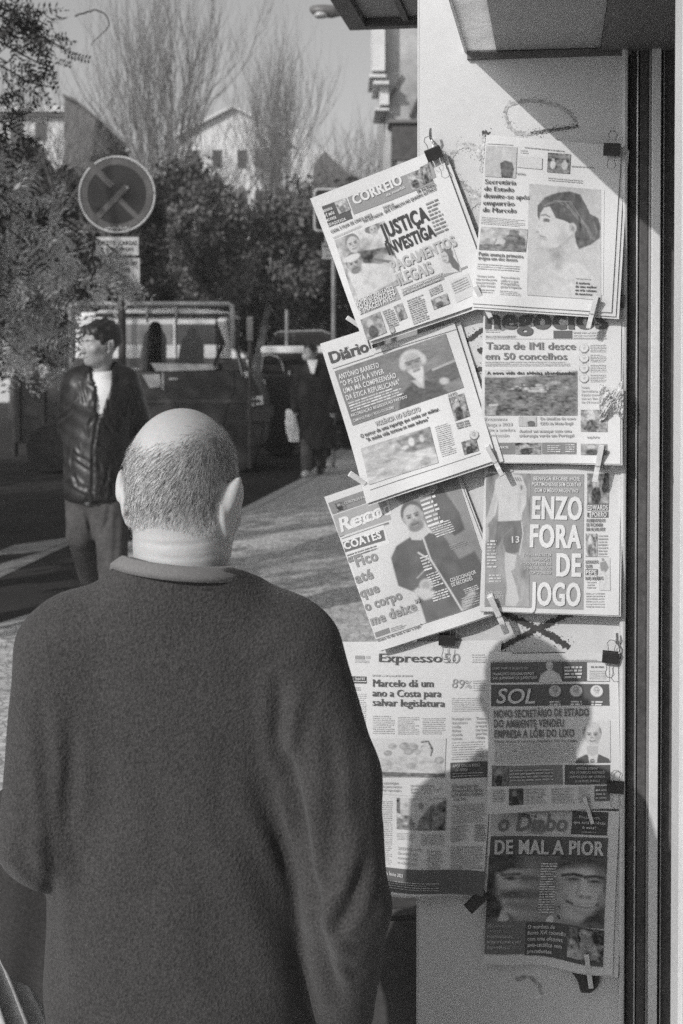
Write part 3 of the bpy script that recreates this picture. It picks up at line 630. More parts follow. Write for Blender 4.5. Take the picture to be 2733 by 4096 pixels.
g.t('SCHMIDT IRRITADO', 460, 1412, 745, 1292, 34, .66); g.t('"O QUE ENZO FEZ', 478, 1448, 765, 1322, 40, .68); g.t('É INACEITÁVEL"', 490, 1484, 770, 1362, 38, .68)
g.r_((448, 1400, 760, 1268, 490, 1495), .34, lay=.0004)
g.p_((490, 1530, 640, 1465, 545, 1690), pic_blot(35, .33, .08)); g.l_((655, 1460, 740, 1425, 715, 1600), 9, .28); g.p_((745, 1425, 810, 1395, 790, 1540), pic_blot(36, .35, .1)); g.l_((845, 1375, 980, 1320, 905, 1570), 12, .28); g.l_((1015, 1290, 1120, 1240, 1035, 1350), 4, .3)
g.p_((1035, 1370, 1160, 1320, 1060, 1450), pic_blot(37, .33, .12)); g.r_((1180, 1230, 1325, 1165, 1235, 1395), .5); g.l_((1190, 1240, 1320, 1180, 1225, 1330), 5, .3); g.p_((710, 1590, 745, 1570, 730, 1640), pic_disc)
g.build('tilted tabloid with big capitals JUSTIÇA INVESTIGA, topmost of the left column', under=((-.012, -.012, .006, -.0025), (.002, .003, .008, -.005)))
# broadsheet with blackletter masthead
g = Page([(1281, 1375), (1793, 1212), (1991, 1834), (1477, 2006)], (1250, 1250), .4783, .015, .034, .003, 2)
g.t('Diário', 160, 425, 480, 318, 100, .10, 'f', 'masthead'); g.r_((172, 468, 520, 352, 174, 473), .2); g.r_((520, 345, 1200, 140, 522, 350), .2)
g.p_((188, 492, 1116, 178, 340, 945), pic_old)
for k, (s_, w_) in enumerate((('ANTÓNIO BARRETO', 340), ('"O PS ESTÁ A VIVER', 360), ('UMA MÁ COMPREENSÃO', 440), ('DA ÉTICA REPUBLICANA"', 450))): g.t(s_, 228+21*k, 560+58*k, 228+21*k+w_, 560+58*k-w_*.305, 44, .64)
g.l_((300, 750, 770, 590, 330, 835), 4, .52, xh=.5); g.t('RECORDAÇÃO REGRESSA AO PARTIDO', 332, 872, 800, 712, 26, .62); g.t('CAMINHOS PARA O NOVO SOCIALISMO', 352, 915, 690, 800, 24, .6)
g.t('VIOLÊNCIA NO EXÉRCITO', 535, 950, 912, 820, 40, .40, 'x'); g.t('O terror de uma rapariga que sonha ser militar.', 412, 1048, 1072, 815, 34, .10); g.t('"A minha vida tornou-se num inferno"', 462, 1080, 985, 900, 34, .10)
g.p_((412, 1135, 990, 950, 490, 1430), pic_street); g.l_((1030, 945, 1160, 905, 1095, 1200), 16, .45, .95); g.p_((1145, 715, 1270, 672, 1200, 905), pic_blot(41, .28, .1)); g.t('ANO', 1140, 705, 1215, 680, 26, .3); g.t('AO MURRO', 1170, 760, 1280, 722, 28, .5); g.l_((1205, 915, 1320, 885, 1225, 970), 3, .2, xh=.6)
g.p_((1255, 1075, 1375, 1040, 1282, 1180), pic_blot(42, .22, .12), .0010)
a = g.inv([(1362, 1020)])[0]; g.grid('photograph', a-.0095, a+[.0095, -.0095], a+[-.0095, .0095], 14, 14, .0012, .5, (lambda p: (pic_disc(p), p.a)[1])(Pic(15, 15)), keep=lambda u, v: (u-.5)**2+(v-.5)**2 < .25)
g.r_((500, 1470, 1415, 1165, 501, 1474), .14)
g.build('tilted paper with a blackletter masthead and a white bearded man on grey', keep=lambda u, v: u < .34 or v > .135, under=((.004, .002, .008, -.004),))
# sports paper, lowest tilted one
g = Page([(1296, 1989), (1800, 1813), (2034, 2427), (1525, 2595)], (1250, 1880), .4783, .009, .030, .003, 3)
g.r_((128, 278, 1110, -65, 165, 375), .24); g.t('CONTROS PARA', 270, 290, 480, 222, 22, .5); g.p_((180, 285, 260, 256, 205, 350), pic_blot(51, .18, .08), .0012)
g.r_((168, 385, 860, 140, 225, 560), .34); g.t('Record', 240, 522, 690, 352, 120, .72, 'i', 'masthead')
g.r_((243, 575, 700, 410, 245, 580), .2); g.l_((440, 500, 660, 420, 446, 520), 1, .25, xh=.8)
g.r_((255, 605, 600, 495, 275, 690), .15); g.t('COATES', 275, 668, 592, 562, 66, .68, 'x'); g.l_((290, 705, 560, 612, 300, 745), 2, .2, xh=.55)
g.p_((300, 700, 1240, 365, 540, 1400), lambda p: (setattr(p, 'a', p.a*0+.80)))
g.p_((240, 545, 1270, 170, 490, 1420) if False else (215, 390, 1205, 42, 545, 1400), pic_zip, .0012)
g.r_((243, 575, 600, 448, 300, 735), .78, lay=.0014)
g.r_((255, 605, 600, 495, 275, 690), .15, lay=.0016); g.t('COATES', 275, 668, 592, 562, 66, .68, 'x', lay=.0022); g.l_((290, 705, 560, 612, 300, 745), 2, .2, xh=.55, lay=.0018)
g.r_((168, 385, 610, 232, 225, 560), .34, lay=.0014); g.t('Reco', 240, 522, 612, 375, 120, .72, 'i', 'masthead', lay=.0022); g.r_((243, 575, 640, 432, 245, 580), .2, lay=.0018)
g.t('“Fico', 325, 825, 565, 742, 92, .26, 'x', lay=.002); g.t('até', 375, 945, 525, 893, 88, .26, 'x', lay=.002); g.t('que', 415, 1062, 578, 1005, 84, .26, 'x', lay=.002); g.t('o corpo', 458, 1170, 770, 1060, 84, .26, 'x', lay=.002)
g.t('me deixe”', 508, 1285, 935, 1135, 84, .30, 'x', lay=.0024); g.r_((780, 1190, 900, 1150, 790, 1195), .6, lay=.0018)
g.l_((890, 205, 1030, 155, 980, 480), 8, .6, .9, .5, lay=.0018); g.l_((985, 460, 1160, 400, 1050, 560), 6, .55, lay=.0018); g.l_((905, 715, 980, 690, 950, 840), 5, .55, .9, .5, lay=.0018); g.l_((960, 860, 1070, 820, 1010, 975), 6, .55, .9, .5, lay=.0018); g.l_((1000, 1010, 1150, 960, 1025, 1090), 4, .55, .9, .5, lay=.0018)
g.t('COLECIONADOR', 1168, 925, 1378, 855, 32, .62, lay=.002); g.t('DE RECORDES', 1178, 962, 1350, 905, 32, .62, lay=.002); g.l_((1270, 980, 1390, 940, 1290, 1020), 3, .5, xh=.5, lay=.0018); g.l_((1150, 620, 1300, 570, 1170, 665), 3, .3, lay=.0018); g.l_((1255, 1050, 1410, 1000, 1275, 1140), 5, .35, lay=.0018)
g.r_((530, 1345, 650, 1300, 545, 1385), .22, lay=.0018); g.l_((665, 1300, 800, 1255, 675, 1340), 3, .3, xh=.5, lay=.0018); g.t('"Gosto de ter bola e sair a jogar"', 545, 1420, 930, 1285, 22, .16, lay=.002)
g.build('tilted sports paper with a bearded man in a dark zipped top')
# daily with the profile portrait
g = Page([(1946, 541), (2487, 584), (2444, 1251), (1892, 1216)], (1850, 450), .4464, .028, .034, .003, 4)
g.p_((215, 300, 495, 315, 200, 575), pic_tiny); g.r_((225, 282, 460, 296, 225, 286), .2); g.l_((500, 320, 740, 340, 490, 560), 1, .6); g.l_((520, 330, 640, 340, 518, 370), 2, .45, .6); g.t('Ípsilon', 490, 555, 568, 560, 16, .25)
g.p_((772, 362, 975, 375, 762, 535), pic_pair); g.l_((560, 305, 940, 340, 560, 330), 1, .3, .95, .3); g.l_((980, 470, 1200, 480, 978, 490), 1, .35); g.l_((770, 575, 1100, 600, 770, 612), 2, .45)
for k, (s_, x1) in enumerate((('Secretária', 485), ('de Estado', 465), ('demite-se após', 608), ('empurrão', 470), ('de Marcelo', 488))): g.t(s_, 202-5*k, 640+63*k-(1 if k else 0), x1, 650+63*k+(6 if k == 2 else 0), 44, .09, 's')
g.l_((172, 930, 595, 965, 165, 1000), 5, .42, xh=.35); g.p_((600, 640, 1245, 690, 585, 1640), pic_woman); g.r_((1245, 690, 1275, 692, 1228, 1640), .6)
g.p_((170, 1025, 592, 1048, 150, 1232), pic_soldier); g.t('Putin anuncia primeira', 146, 1283, 550, 1310, 36, .12, 's'); g.t('trégua em dez meses', 142, 1320, 498, 1342, 36, .12, 's')
g.l_((140, 1350, 550, 1378, 135, 1410), 3, .4); g.t('Ventura usaria', 133, 1478, 290, 1484, 22, .3, 's'); g.t('esta escolha previa', 128, 1506, 315, 1515, 22, .3, 's'); g.t('uma protecção', 127, 1536, 300, 1543, 22, .3, 's'); g.t('de dois meses', 124, 1562, 300, 1572, 22, .3, 's')
g.t('Preços sobem nos', 352, 1490, 515, 1498, 22, .28, 's'); g.t('cafés e o que', 350, 1520, 505, 1528, 22, .28, 's'); g.t('Portugal falhou', 350, 1546, 510, 1556, 22, .28, 's'); g.t('ganha à Espanha', 348, 1574, 530, 1584, 22, .28, 's'); g.l_((345, 1595, 550, 1608, 342, 1640), 3, .45); g.l_((128, 1580, 310, 1590, 126, 1620), 2, .45)
for k, s_ in enumerate(('A essência', 'de uma mulher', 'em três volumes', 'de memórias')): g.t(s_, 1016-2*k, 1540+32*k, (1140, 1200, 1198, 1160)[k], 1546+33*k, 22, .1, 'b', lay=.002)
g.l_((1020, 1480, 1160, 1490, 1018, 1500), 1, .4, lay=.002)
g.build('daily paper with a large profile portrait of a woman with her hair in a bun', under=((.003, .004, .006, -.0025), (.004, .006, .012, -.005)))
# business daily
g = Page([(1936, 1200), (2486, 1200), (2479, 1850), (1925, 1846)], (1880, 1200), .4337, .020, .028, .002, 5)
g.t('negócios', 140, 262, 1275, 262, 196, .13, 'x', 'masthead'); g.r_((775, 282, 948, 360), .13); g.l_((955, 285, 1270, 360), 3, .45, .95, .5); g.l_((140, 262, 290, 300), 2, .5); g.l_((145, 325, 450, 350), 2, .35); g.r_((140, 356, 1265, 360), .5)
g.t('Taxa de IMI desce', 148, 452, 978, 456, 70, .20, 's'); g.t('em 50 concelhos', 142, 546, 900, 548, 66, .20, 's'); g.l_((140, 560, 985, 610), 3, .45, xh=.4)
g.p_((140, 645, 992, 1060), pic_hill); g.t('A nova vida das aldeias abandonadas', 160, 684, 970, 684, 30, .08, 'b', lay=.002)
for k in range(4):
    a = g.inv([(1055, 445+92*k)])[0]; g.grid('photograph', a-.0096, a+[.0096, -.0096], a+[-.0096, .0096], 14, 14, .0012, .5, (lambda p: (pic_disc(p), np.clip(p.a*1.2+.08, 0, .7))[1])(Pic(15, 15)), keep=lambda u, v: (u-.5)**2+(v-.5)**2 < .25)
    g.l_((1110, 405+92*k, 1265, 480+92*k), 5, .5)
for k, s_ in enumerate(('Semana', 'Secretária de', 'Estado ainda', 'sai ao fim', 'de 24 horas')): g.t(s_, 1030, 812+34*k, (1100, 1225, 1190, 1180, 1190)[k], 812+34*k, 22, .38, 's')
for k, s_ in enumerate(('Economia', 'chega a 2023', 'com a sombra', 'da recessão')): g.t(s_, 140, 1105+50*k, (345, 395, 420, 365)[k], 1105+50*k, 32, .42, 's')
g.p_((455, 1070, 620, 1160), pic_tiny); g.t('Os desafios do novo', 650, 1100, 975, 1100, 26, .34); g.t('CEO da Mota-Engil', 650, 1145, 950, 1145, 26, .34); g.t('Aethel vai avançar com uma', 458, 1215, 940, 1215, 28, .34); g.t('siderurgia verde em Portugal', 458, 1256, 960, 1256, 28, .34)
g.p_((1025, 1010, 1265, 1210), pic_blot(61, .35, .12)); g.t('explora', 1080, 1268, 1190, 1268, 26, .4); g.r_((135, 1310, 425, 1415), .2); g.t('SOLVERDE', 215, 1362, 365, 1362, 22, .6); g.p_((425, 1310, 660, 1415), pic_blot(62, .28, .12)); g.r_((670, 1310, 985, 1415), .22); g.l_((720, 1330, 850, 1400), 4, .55, xh=.5, lay=.0016); g.p_((1025, 1320, 1262, 1420), pic_blot(63, .3, .06)); g.l_((885, 1320, 975, 1400), 4, .5, lay=.0016)
g.build('business daily with the thick lower case masthead and a photograph of a hillside village')
# sports paper with huge white capitals
g = Page([(1941, 1858), (2485, 1862), (2473, 2450), (1923, 2433)], (1880, 1800), .4337, .016, .030, .002, 6)
g.r_((165, 140, 1290, 176), .42); g.p_((170, 150, 400, 200), pic_blot(71, .35, .08), .0012); g.r_((160, 215, 1055, 222, 142, 1420), .31)
g.p_((150, 215, 560, 216, 142, 1412), pic_player, .0010); g.t('13', 392, 852, 462, 848, 62, .55, 'b', lay=.002)
g.t('BENFICA RECEBE HOJE', 592, 278, 1020, 280, 36, .66); g.t('PORTIMONENSE SEM CONTAR', 578, 330, 1032, 334, 36, .66); g.t('COM O MÉDIO ARGENTINO', 602, 386, 1003, 390, 36, .66)
g.t('ENZO', 575, 628, 1036, 636, 216, .70, 'x', lay=.002); g.t('FORA', 555, 885, 1030, 892, 214, .70, 'x', lay=.002); g.t('DE', 800, 1142, 1026, 1146, 212, .70, 'x', lay=.002); g.t('JOGO', 558, 1400, 1022, 1410, 212, .70, 'x', lay=.002)
for k, s_ in enumerate(('JUPUES E MARTINEZ EM', 'CONVERSAÇÃO E', 'ACORDO POR ENZO MAS', 'DIZ NÃO HÁ NEGÓCIO', 'COM O CHELSEA')): g.t(s_, (500, 570, 470, 505, 555)[k], 970+40*k, 755, 970+40*k, 26, .48, lay=.0018)
g.l_((160, 820, 260, 1080), 9, .5, .9, .5, lay=.0018); g.r_((145, 1215, 330, 1405), .27, lay=.0014); g.t('FALTA NOVO', 160, 1312, 300, 1312, 28, .55, lay=.002); g.t('SEXTO QUINTO', 150, 1345, 318, 1350, 28, .55, lay=.002); g.t('PLANO', 215, 1388, 290, 1388, 28, .55, lay=.002); g.l_((180, 1130, 300, 1210), 3, .5, lay=.0018)
g.p_((1085, 215, 1282, 492), pic_blot(72, .27, .1)); g.r_((1082, 495, 1280, 555), .16); g.t('EDWARDS', 1088, 548, 1272, 548, 46, .66); g.r_((1120, 565, 1278, 620), .16); g.t('E', 1085, 612, 1105, 612, 40, .1); g.t('PORRO', 1128, 612, 1262, 612, 44, .66)
for k, s_ in enumerate(('AUMENTADOS', 'SE FICAREM', 'EM ALVALADE')): g.t(s_, 1075, 658+40*k, (1248, 1222, 1246)[k], 658+40*k, 30, .18)
g.p_((1070, 765, 1175, 970), pic_blot(73, .42, .14)); g.l_((1182, 770, 1275, 960), 7, .35, .95, .5)
g.r_((1068, 970, 1275, 975), .3); g.t('RONALDO', 1068, 1032, 1185, 1032, 30, .18); g.t('QUER', 1068, 1072, 1130, 1072, 30, .18); g.r_((1066, 1085, 1180, 1138), .16); g.t('PEPE', 1072, 1132, 1168, 1132, 42, .66); g.t('NAS ARÁBIAS', 1066, 1180, 1230, 1180, 32, .18); g.p_((1190, 985, 1290, 1275), lambda p: (setattr(p, 'a', p.a*0+.74), p.p([(.1, .15), (.6, .1), (.9, .3), (.6, .45), (.2, .4)], .3, .03), p.ln([(.4, .4), (.7, .6), (.4, .95)], .13, .55, .03), p.ln([(.2, .4), (.1, .9)], .1, .58, .03), p.e(.4, .06, .12, .05, .3, .03)))
g.l_((1080, 1190, 1170, 1260), 3, .35); g.l_((1070, 1290, 1250, 1430), 6, .42)
g.build('sports paper with huge white capitals and a striding footballer in a white shirt')
# large weekly
g = Page([(1344, 2570), (2007, 2560), (1932, 3566), (1365, 3560)], (1330, 2500), .4656, .006, .022, .004, 7)
g.t('Expresso', 405, 312, 948, 312, 76, .10, 's', 'masthead'); g.t('50', 960, 318, 1096, 322, 88, .30, 'l', 'masthead'); g.r_((196, 265, 280, 296), .3); g.r_((290, 265, 328, 290), .4); g.l_((190, 300, 330, 325), 2, .45); g.l_((1200, 240, 1330, 320), 4, .5)
g.r_((120, 440, 298, 500), .12); g.t('24', 150, 500, 186, 500, 46, .7, 'b', lay=.002); g.t('horas', 205, 470, 285, 464, 28, .55, lay=.002); g.r_((120, 478, 298, 484), .6, lay=.0016)
g.l_((180, 525, 250, 560), 2, .35); g.l_((200, 575, 305, 930), 20, .52, .9); g.l_((345, 412, 700, 440), 1, .45, .98, .5)
g.t('Marcelo dá um', 350, 520, 880, 520, 64, .11, 's'); g.t('ano a Costa para', 350, 602, 942, 606, 64, .11, 's'); g.t('salvar legislatura', 352, 680, 972, 690, 64, .11, 's')
g.l_((355, 760, 555, 920), 9, .45); g.l_((570, 770, 765, 925), 9, .45); g.l_((780, 780, 990, 925), 9, .45); g.t('89', 1030, 528, 1128, 540, 84, .30, 'l'); g.t('%', 1135, 530, 1195, 535, 70, .30, 'l'); g.l_((1210, 460, 1325, 560), 5, .5); g.l_((1030, 610, 1325, 720), 7, .48); g.r_((1030, 728, 1325, 733), .4)
for k in range(6): g.t(('Portugal com', 'dois atrasos', 'confia', 'faltas', 'duvida', 'novas')[k], 1030, 802+34*k, (1190, 1160, 1105, 1105, 1118, 1115)[k], 802+34*k, 24, .35, 's')
for k in range(6): g.t(('Teses e', 'mestra', 'a verd', 'na inte', 'por fec', 'cinas')[k], 1232, 802+33*k, (1320, 1318, 1322, 1325, 1325, 1305)[k], 805+33*k, 24, .3, 's')
g.l_((1030, 985, 1325, 1150), 8, .5); g.p_((355, 960, 985, 1290), pic_table); g.r_((1020, 1172, 1330, 1310), .12); g.t('APÓS CINCO MESES', 1040, 1210, 1270, 1210, 24, .5, lay=.002); g.t('DE ESPERA', 1065, 1245, 1165, 1245, 24, .5, lay=.002); g.l_((1040, 1255, 1320, 1300), 2, .35, lay=.002)
g.org = np.array([1400., 3000.]); g.sc = .4209
for k in range(3): g.t(('reúne estratégias', 'do PSD para tentar', 'acelerar oposição')[k], 238, 300+32*k, (470, 500, 495)[k], 304+36*k, 24, .36, 's')
for k in range(3): g.t(('ganha margem', 'para liderar suce-', 'deração da PS')[k], 585, 325+33*k, (810, 890, 770)[k], 332+33*k, 24, .36, 's')
g.r_((250, 395, 920, 438, 250, 399), .5); g.l_((240, 460, 430, 1060), 34, .5, .9); g.p_((455, 435, 922, 450, 455, 730), pic_room); g.l_((455, 760, 640, 830), 5, .5); g.l_((690, 770, 920, 880), 6, .42); g.l_((970, 505, 1300, 690), 11, .42); g.t('Advogados de', 965, 350, 1215, 352, 34, .2, 's'); g.t('Alexandra Reis', 965, 390, 1255, 392, 34, .2, 's'); g.t('admitem falhas', 965, 430, 1265, 432, 34, .2, 's'); g.t('na lei', 990, 470, 1110, 472, 30, .2, 's')
for k in range(4): g.t(('2023 foi o ano', 'de outros que', 'correram mal', 'e eleições')[k], 465, 920+42*k, (690, 660, 650, 640)[k], 925+45*k, 30, .42, 's')
for k in range(6): g.t(('Porque', 'seis anos', 'mudam', 'Marcelo', 'a lei', 'atrasa')[k], 745, 940+30*k, (870, 880, 860, 880, 850, 870)[k], 945+30*k, 22, .3, 's')
g.l_((965, 700, 1130, 860), 7, .36, .9, .5); g.l_((1185, 700, 1300, 860), 7, .3, .9, .5); g.l_((965, 900, 1290, 1110), 9, .35)
g.r_((330, 1085, 1290, 1130, 330, 1300), .13, lay=.0009); g.t('Os Ídolos 2023', 345, 1150, 520, 1168, 30, .62, lay=.002); g.l_((345, 1190, 900, 1225, 345, 1270), 4, .4, lay=.002)
g.build('large broadsheet weekly hanging half in shade behind the man with the dark jumper', under=((.004, .002, .005, -.003),))
# weekly tabloid with the dark bands
g = Page([(1960, 2606), (2472, 2612), (2484, 3230), (1952, 3240)], (1900, 2500), .4209, .015, .012, .0025, 8)
g.r_((358, 258, 860, 266), .08); g.l_((160, 325, 1180, 345), 1, .4, .98, .4)
g.r_((150, 350, 1275, 545), .11); g.p_((600, 352, 835, 545), pic_pope, .0012); g.t('COMO EXEMPLO DE BENTO XVI', 170, 415, 508, 415, 24, .4, lay=.002); g.t('FRANCISCO RESIGNA DEPOIS', 172, 472, 565, 470, 28, .5, lay=.002); g.t('DAS JORNADAS DA JUVENTUDE', 174, 510, 595, 508, 28, .5, lay=.002); g.l_((855, 385, 1030, 510), 4, .5, .95, .6, lay=.002); g.r_((1070, 358, 1278, 535), .62, lay=.0012); g.t('SOL NA GERAL', 1105, 408, 1230, 408, 18, .2, lay=.002); g.l_((1090, 430, 1260, 520), 5, .4, lay=.002)
g.r_((155, 565, 1275, 770), .11); g.t('SOL', 205, 738, 578, 740, 150, .52, 'i', 'masthead', lay=.002)
for k, x in enumerate((765, 965, 1160)):
    a = g.inv([(x, 635)])[0]; g.grid('photograph', a-.0142, a+[.0142, -.0142], a+[-.0142, .0142], 24, 24, .0012, .5, (lambda p: (pic_disc(p), p.a*(.8, 1, 1.15)[k])[1])(Pic(25, 25)), keep=lambda u, v: (u-.5)**2+(v-.5)**2 < .25)
    g.l_((x-50, 715, x+60, 765), 2, .5, .95, .6, lay=.002)
g.t('NOVO SECRETÁRIO DE ESTADO', 180, 875, 1085, 862, 76, .15, 'b'); g.t('DO AMBIENTE VENDEU', 182, 966, 850, 962, 76, .15, 'b'); g.t('EMPRESA A LÓBI DO LIXO', 186, 1060, 946, 1056, 76, .15, 'b'); g.t('FINAL POLO E ANTIGA EMPRESA NO DE CIMA', 185, 1106, 975, 1104, 22, .2)
g.l_((190, 1115, 970, 1300), 10, .42, .99); g.p_((950, 900, 1285, 1300), pic_suit, res=.0016); g.r_((165, 1320, 835, 1505), .2); g.p_((170, 1325, 320, 1500), pic_blot(81, .18, .06), .0012); g.l_((335, 1345, 770, 1465), 4, .36, .95, .5, lay=.002); g.r_((858, 1320, 1285, 1505), .10)
for k, s_ in enumerate(('MORTE DE DESENHA', 'HOJE DO EXÉRCITO PORTUGUÊS', 'NAPOLEÃO EM LISBOA', 'DE UM ÁRABES EM ÁFRICA')): g.t(s_, (970, 905, 905, 955)[k], 1358+40*k, (1170, 1238, 1238, 1190)[k], 1358+40*k, 24, .45, lay=.002)
g.p_((330, 1530, 465, 1680), pic_blot(82, .1, .04)); g.l_((172, 1530, 300, 1650), 5, .35); g.l_((485, 1530, 690, 1680), 6, .38); g.l_((730, 1530, 960, 1680), 6, .38); g.l_((985, 1520, 1110, 1680), 6, .38); g.r_((1138, 1520, 1285, 1665), .14); g.l_((1150, 1540, 1270, 1650), 3, .5, .9, .4, lay=.002)
g.build('weekly tabloid with two dark bands and a small portrait of a suited man')
# lowest paper
g = Page([(1959, 3232), (2477, 3240), (2448, 3881), (1934, 3848)], (1850, 3200), .4528, .010, .010, .005, 9)
g.r_((258, 92, 975, 90, 250, 300), .44); g.p_((500, 92, 900, 92, 500, 295), pic_blot(91, .5, .05), .0009); g.t('o Diabo', 318, 268, 930, 262, 150, .17, 'i', 'masthead', lay=.002); g.r_((975, 92, 1290, 95, 962, 292), .08); g.t('Presidente,', 1035, 150, 1220, 152, 26, .4, lay=.002); g.t('que está a cidade', 985, 194, 1265, 198, 28, .45, lay=.002); g.t('é esta?', 1062, 238, 1180, 240, 26, .5, lay=.002); g.l_((1055, 255, 1190, 280), 1, .3, lay=.002)
g.r_((252, 312, 1288, 318, 205, 1066), .11); g.t('DE MAL A PIOR', 285, 462, 1250, 470, 128, .50, 'x', lay=.002); g.p_((236, 480, 1280, 490, 208, 1085), pic_faces, .0010)
g.l_((700, 540, 850, 542, 670, 1010), 20, .55, .95, .5, lay=.002); g.r_((203, 1070, 562, 1078, 195, 1350), .17, lay=.0012); g.r_((565, 1080, 1252, 1130, 552, 1372), .10, lay=.0012); g.p_((930, 1118, 1245, 1135, 925, 1370), pic_crowd, .0016)
for k, s_ in enumerate(('Maledicência', 'centrada no', 'internamente', 'proporcional à sua', 'dependência')): g.t(s_, 228-3*k, 1118+46*k, (430, 400, 445, 520, 425)[k], 1124+46*k, 32, (.34, .3, .42, .46, .4)[k], lay=.002)
for k, s_ in enumerate(('O mandato de', 'Bento XVI coincidiu', 'com uma ofensiva', 'anti-católica sem', 'precedentes')): g.t(s_, 582-2*k, 1142+53*k, (820, 915, 888, 880, 790)[k], 1150+53*k, 36, .56, lay=.002)
g.build('lowest paper of the right column, with two pale faces merging under white capitals', under=((.004, .0, .008, -.004),))
# ------------------------------------------------------------------ clips and pegs
def frame_at(px, py, off, ang, sc):
    """local x along the panel at angle ang (picture, clockwise positive down), z out of the panel"""
    x = math.cos(ang)*KU - math.sin(ang)*KZ; y = math.sin(ang)*KU + math.cos(ang)*KZ
    m = Matrix.Identity(4); p = PP(px, py, off)
    for i in range(3): m[i][0], m[i][1], m[i][2], m[i][3] = x[i]*sc, y[i]*sc, KN[i]*sc, p[i]
    return m
def peg_proto():
    t = thing('clothes_peg', 'wooden clothes peg', 'clothes peg', (0, 0, 0), 'wooden clothes pegs')
    for sg in (-1, 1):   # two tapered legs, hinged by the spring
        m = MB(); pr = [(-.042, .0085), (-.040, .0115), (-.01, .0062), (.0, .0052), (.012, .0050), (.018, .0062), (.034, .0040), (.036, .0022)]
        base = [(-.042, .0060), (-.01, .0020), (.0, .0008), (.036, .0004)]
        poly = [(x, -.005, sg*z) for x, z in pr]+[(x, -.005, sg*z) for x, z in base[::-1]]
        m.prism(poly, (0, .010, 0)); obj('peg_leg', m, M['pegwood'], t)
    m = MB(); a = np.linspace(0, 5*2*math.pi, 50); m.tube(np.stack([.001+.0035*np.cos(a), -.006+.012*a/a[-1], .0068*np.sin(a)*.9], 1), .0007, 5); obj('spring', m, M['wire'], t); return t
PEGS = [((1392, 1272), (1498, 1345), .040, 'wooden peg at the lower left corner of the topmost tilted tabloid'),
        ((1402, 1895), (1522, 1976), .040, 'wooden peg at the lower left corner of the blackletter broadsheet'),
        ((1903, 1148), (1966, 1276), .062, 'wooden peg between the tilted tabloid and the portrait paper'),
        ((2384, 1190), (2352, 1318), .066, 'wooden peg over the last letters of the business masthead'),
        ((1950, 1786), (2012, 1908), .056, 'wooden peg at the lower left of the business daily, over the footballer'),
        ((2405, 1788), (2378, 1935), .056, 'wooden peg at the lower right of the business daily'),
        ((1962, 2386), (2030, 2540), .050, 'wooden peg at the lower left corner of the paper with huge white capitals'),
        ((2340, 3195), (2372, 3300), .030, 'shaded wooden peg at the foot of the tabloid with dark bands'),
        ((2346, 3815), (2366, 3960), .030, 'wooden peg at the foot of the lowest paper')]
pp = peg_proto()
for i, (a, b, off, lab) in enumerate(PEGS):
    a, b = np.array(a, float), np.array(b, float); c = (a+b)/2; L = np.hypot(*(b-a)); ang = math.atan2(*(b-a)[::-1]); sc = L/5689*3/.078
    mt = frame_at(c[0], c[1], off, ang, sc) @ Matrix.Rotation(math.radians(4), 4, 'Y')
    if i == 0: pp.matrix_basis = mt; pp['label'] = lab
    else: dup(pp, mt, lab)
def clip_proto():
    t = thing('binder_clip', 'black binder clip', 'binder clip', (0, 0, 0), 'black binder clips')
    m = MB(); pr = [(-.012, -.0085), (.008, -.0015), (.011, -.0015), (.011, .0015), (.008, .0015), (-.012, .0085)]
    pr2 = [(.0105, 0.0022), (-.0115, .0095), (-.0122, .0075), (-.0122, -.0075), (-.0115, -.0095), (.0105, -.0022)]
    m.prism([(-.016, -y, z) for y, z in pr2], (.032, 0, 0)); obj('clip_body', m, M['black'], t, bevel=.0006)
    for z0, sgn in ((.0052, -1), (.004, 1)):
        y = [(-.007, .011), (-.006, .020), (-.0085, .030), (-.004, .036), (.004, .036), (.0085, .030), (.006, .020), (.007, .011)]
        pts = [(x, sgn*q, z0+.10*(q-.011)) for x, q in y]; m = MB(); m.tube(pts, .0008, 6); obj('wire_handle', m, M['wire'], t)
    m = MB(); m.tube([(-.016, .0125, 0), (.016, .0125, 0)], .0016, 6); obj('clip_spine', m, M['black'], t); return t
CLIPS = [(1737, 618, .034, -22, 'black binder clip on the top corner of the topmost tilted tabloid'),
         (2448, 602, .040, 3, 'black binder clip at the shaded top right corner of the portrait paper'),
         (2464, 1208, .028, 4, 'black binder clip at the lower right of the portrait paper'),
         (1788, 2562, .018, 2, 'black binder clip on the top edge of the large weekly'),
         (2443, 2632, .026, 4, 'black binder clip with long wire handles on the tabloid with dark bands'),
         (2462, 3152, .022, 2, 'black binder clip half hidden at the right edge of the tabloid with dark bands')]
cp = clip_proto()
for i, (x, y, off, an, lab) in enumerate(CLIPS):
    mt = frame_at(x, y, off, math.radians(an), 1.08)
    if i == 0: cp.matrix_basis = mt; cp['label'] = lab
    else: dup(cp, mt, lab)
# hooks the clips hang from, a dark strap tab, a hanging dark cord, crumpled tape
for px, py, lab in ((1728, 562, 'small bent nail above the topmost tilted tabloid'), (2466, 2560, 'small bent nail above the tabloid with dark bands')):
    m = MB(); a = PP(px, py, .0); m.tube([a, a+.03*KN, a+.036*KN+.012*KZ, a+.030*KN+.02*KZ], .003, 6); m.tube([a+.028*KN, a+.03*KN-.01*KZ+.006*KU, a+.03*KN-.03*KZ+.004*KU], .0018, 5)
    tag(obj('nail', m, M['wire']), lab, 'nail', 'bent nails in the panel')
m = MB(); a, b = PP(1872, 3636, .03), PP(1945, 3566, .02); d = (b-a)/np.linalg.norm(b-a); n_ = np.cross(d, KN); m.hexa([a-n_*.013, b-n_*.013, b+n_*.013, a+n_*.013, a-n_*.013+.006*KN, b-n_*.013+.006*KN, b+n_*.013+.006*KN, a+n_*.013+.006*KN])
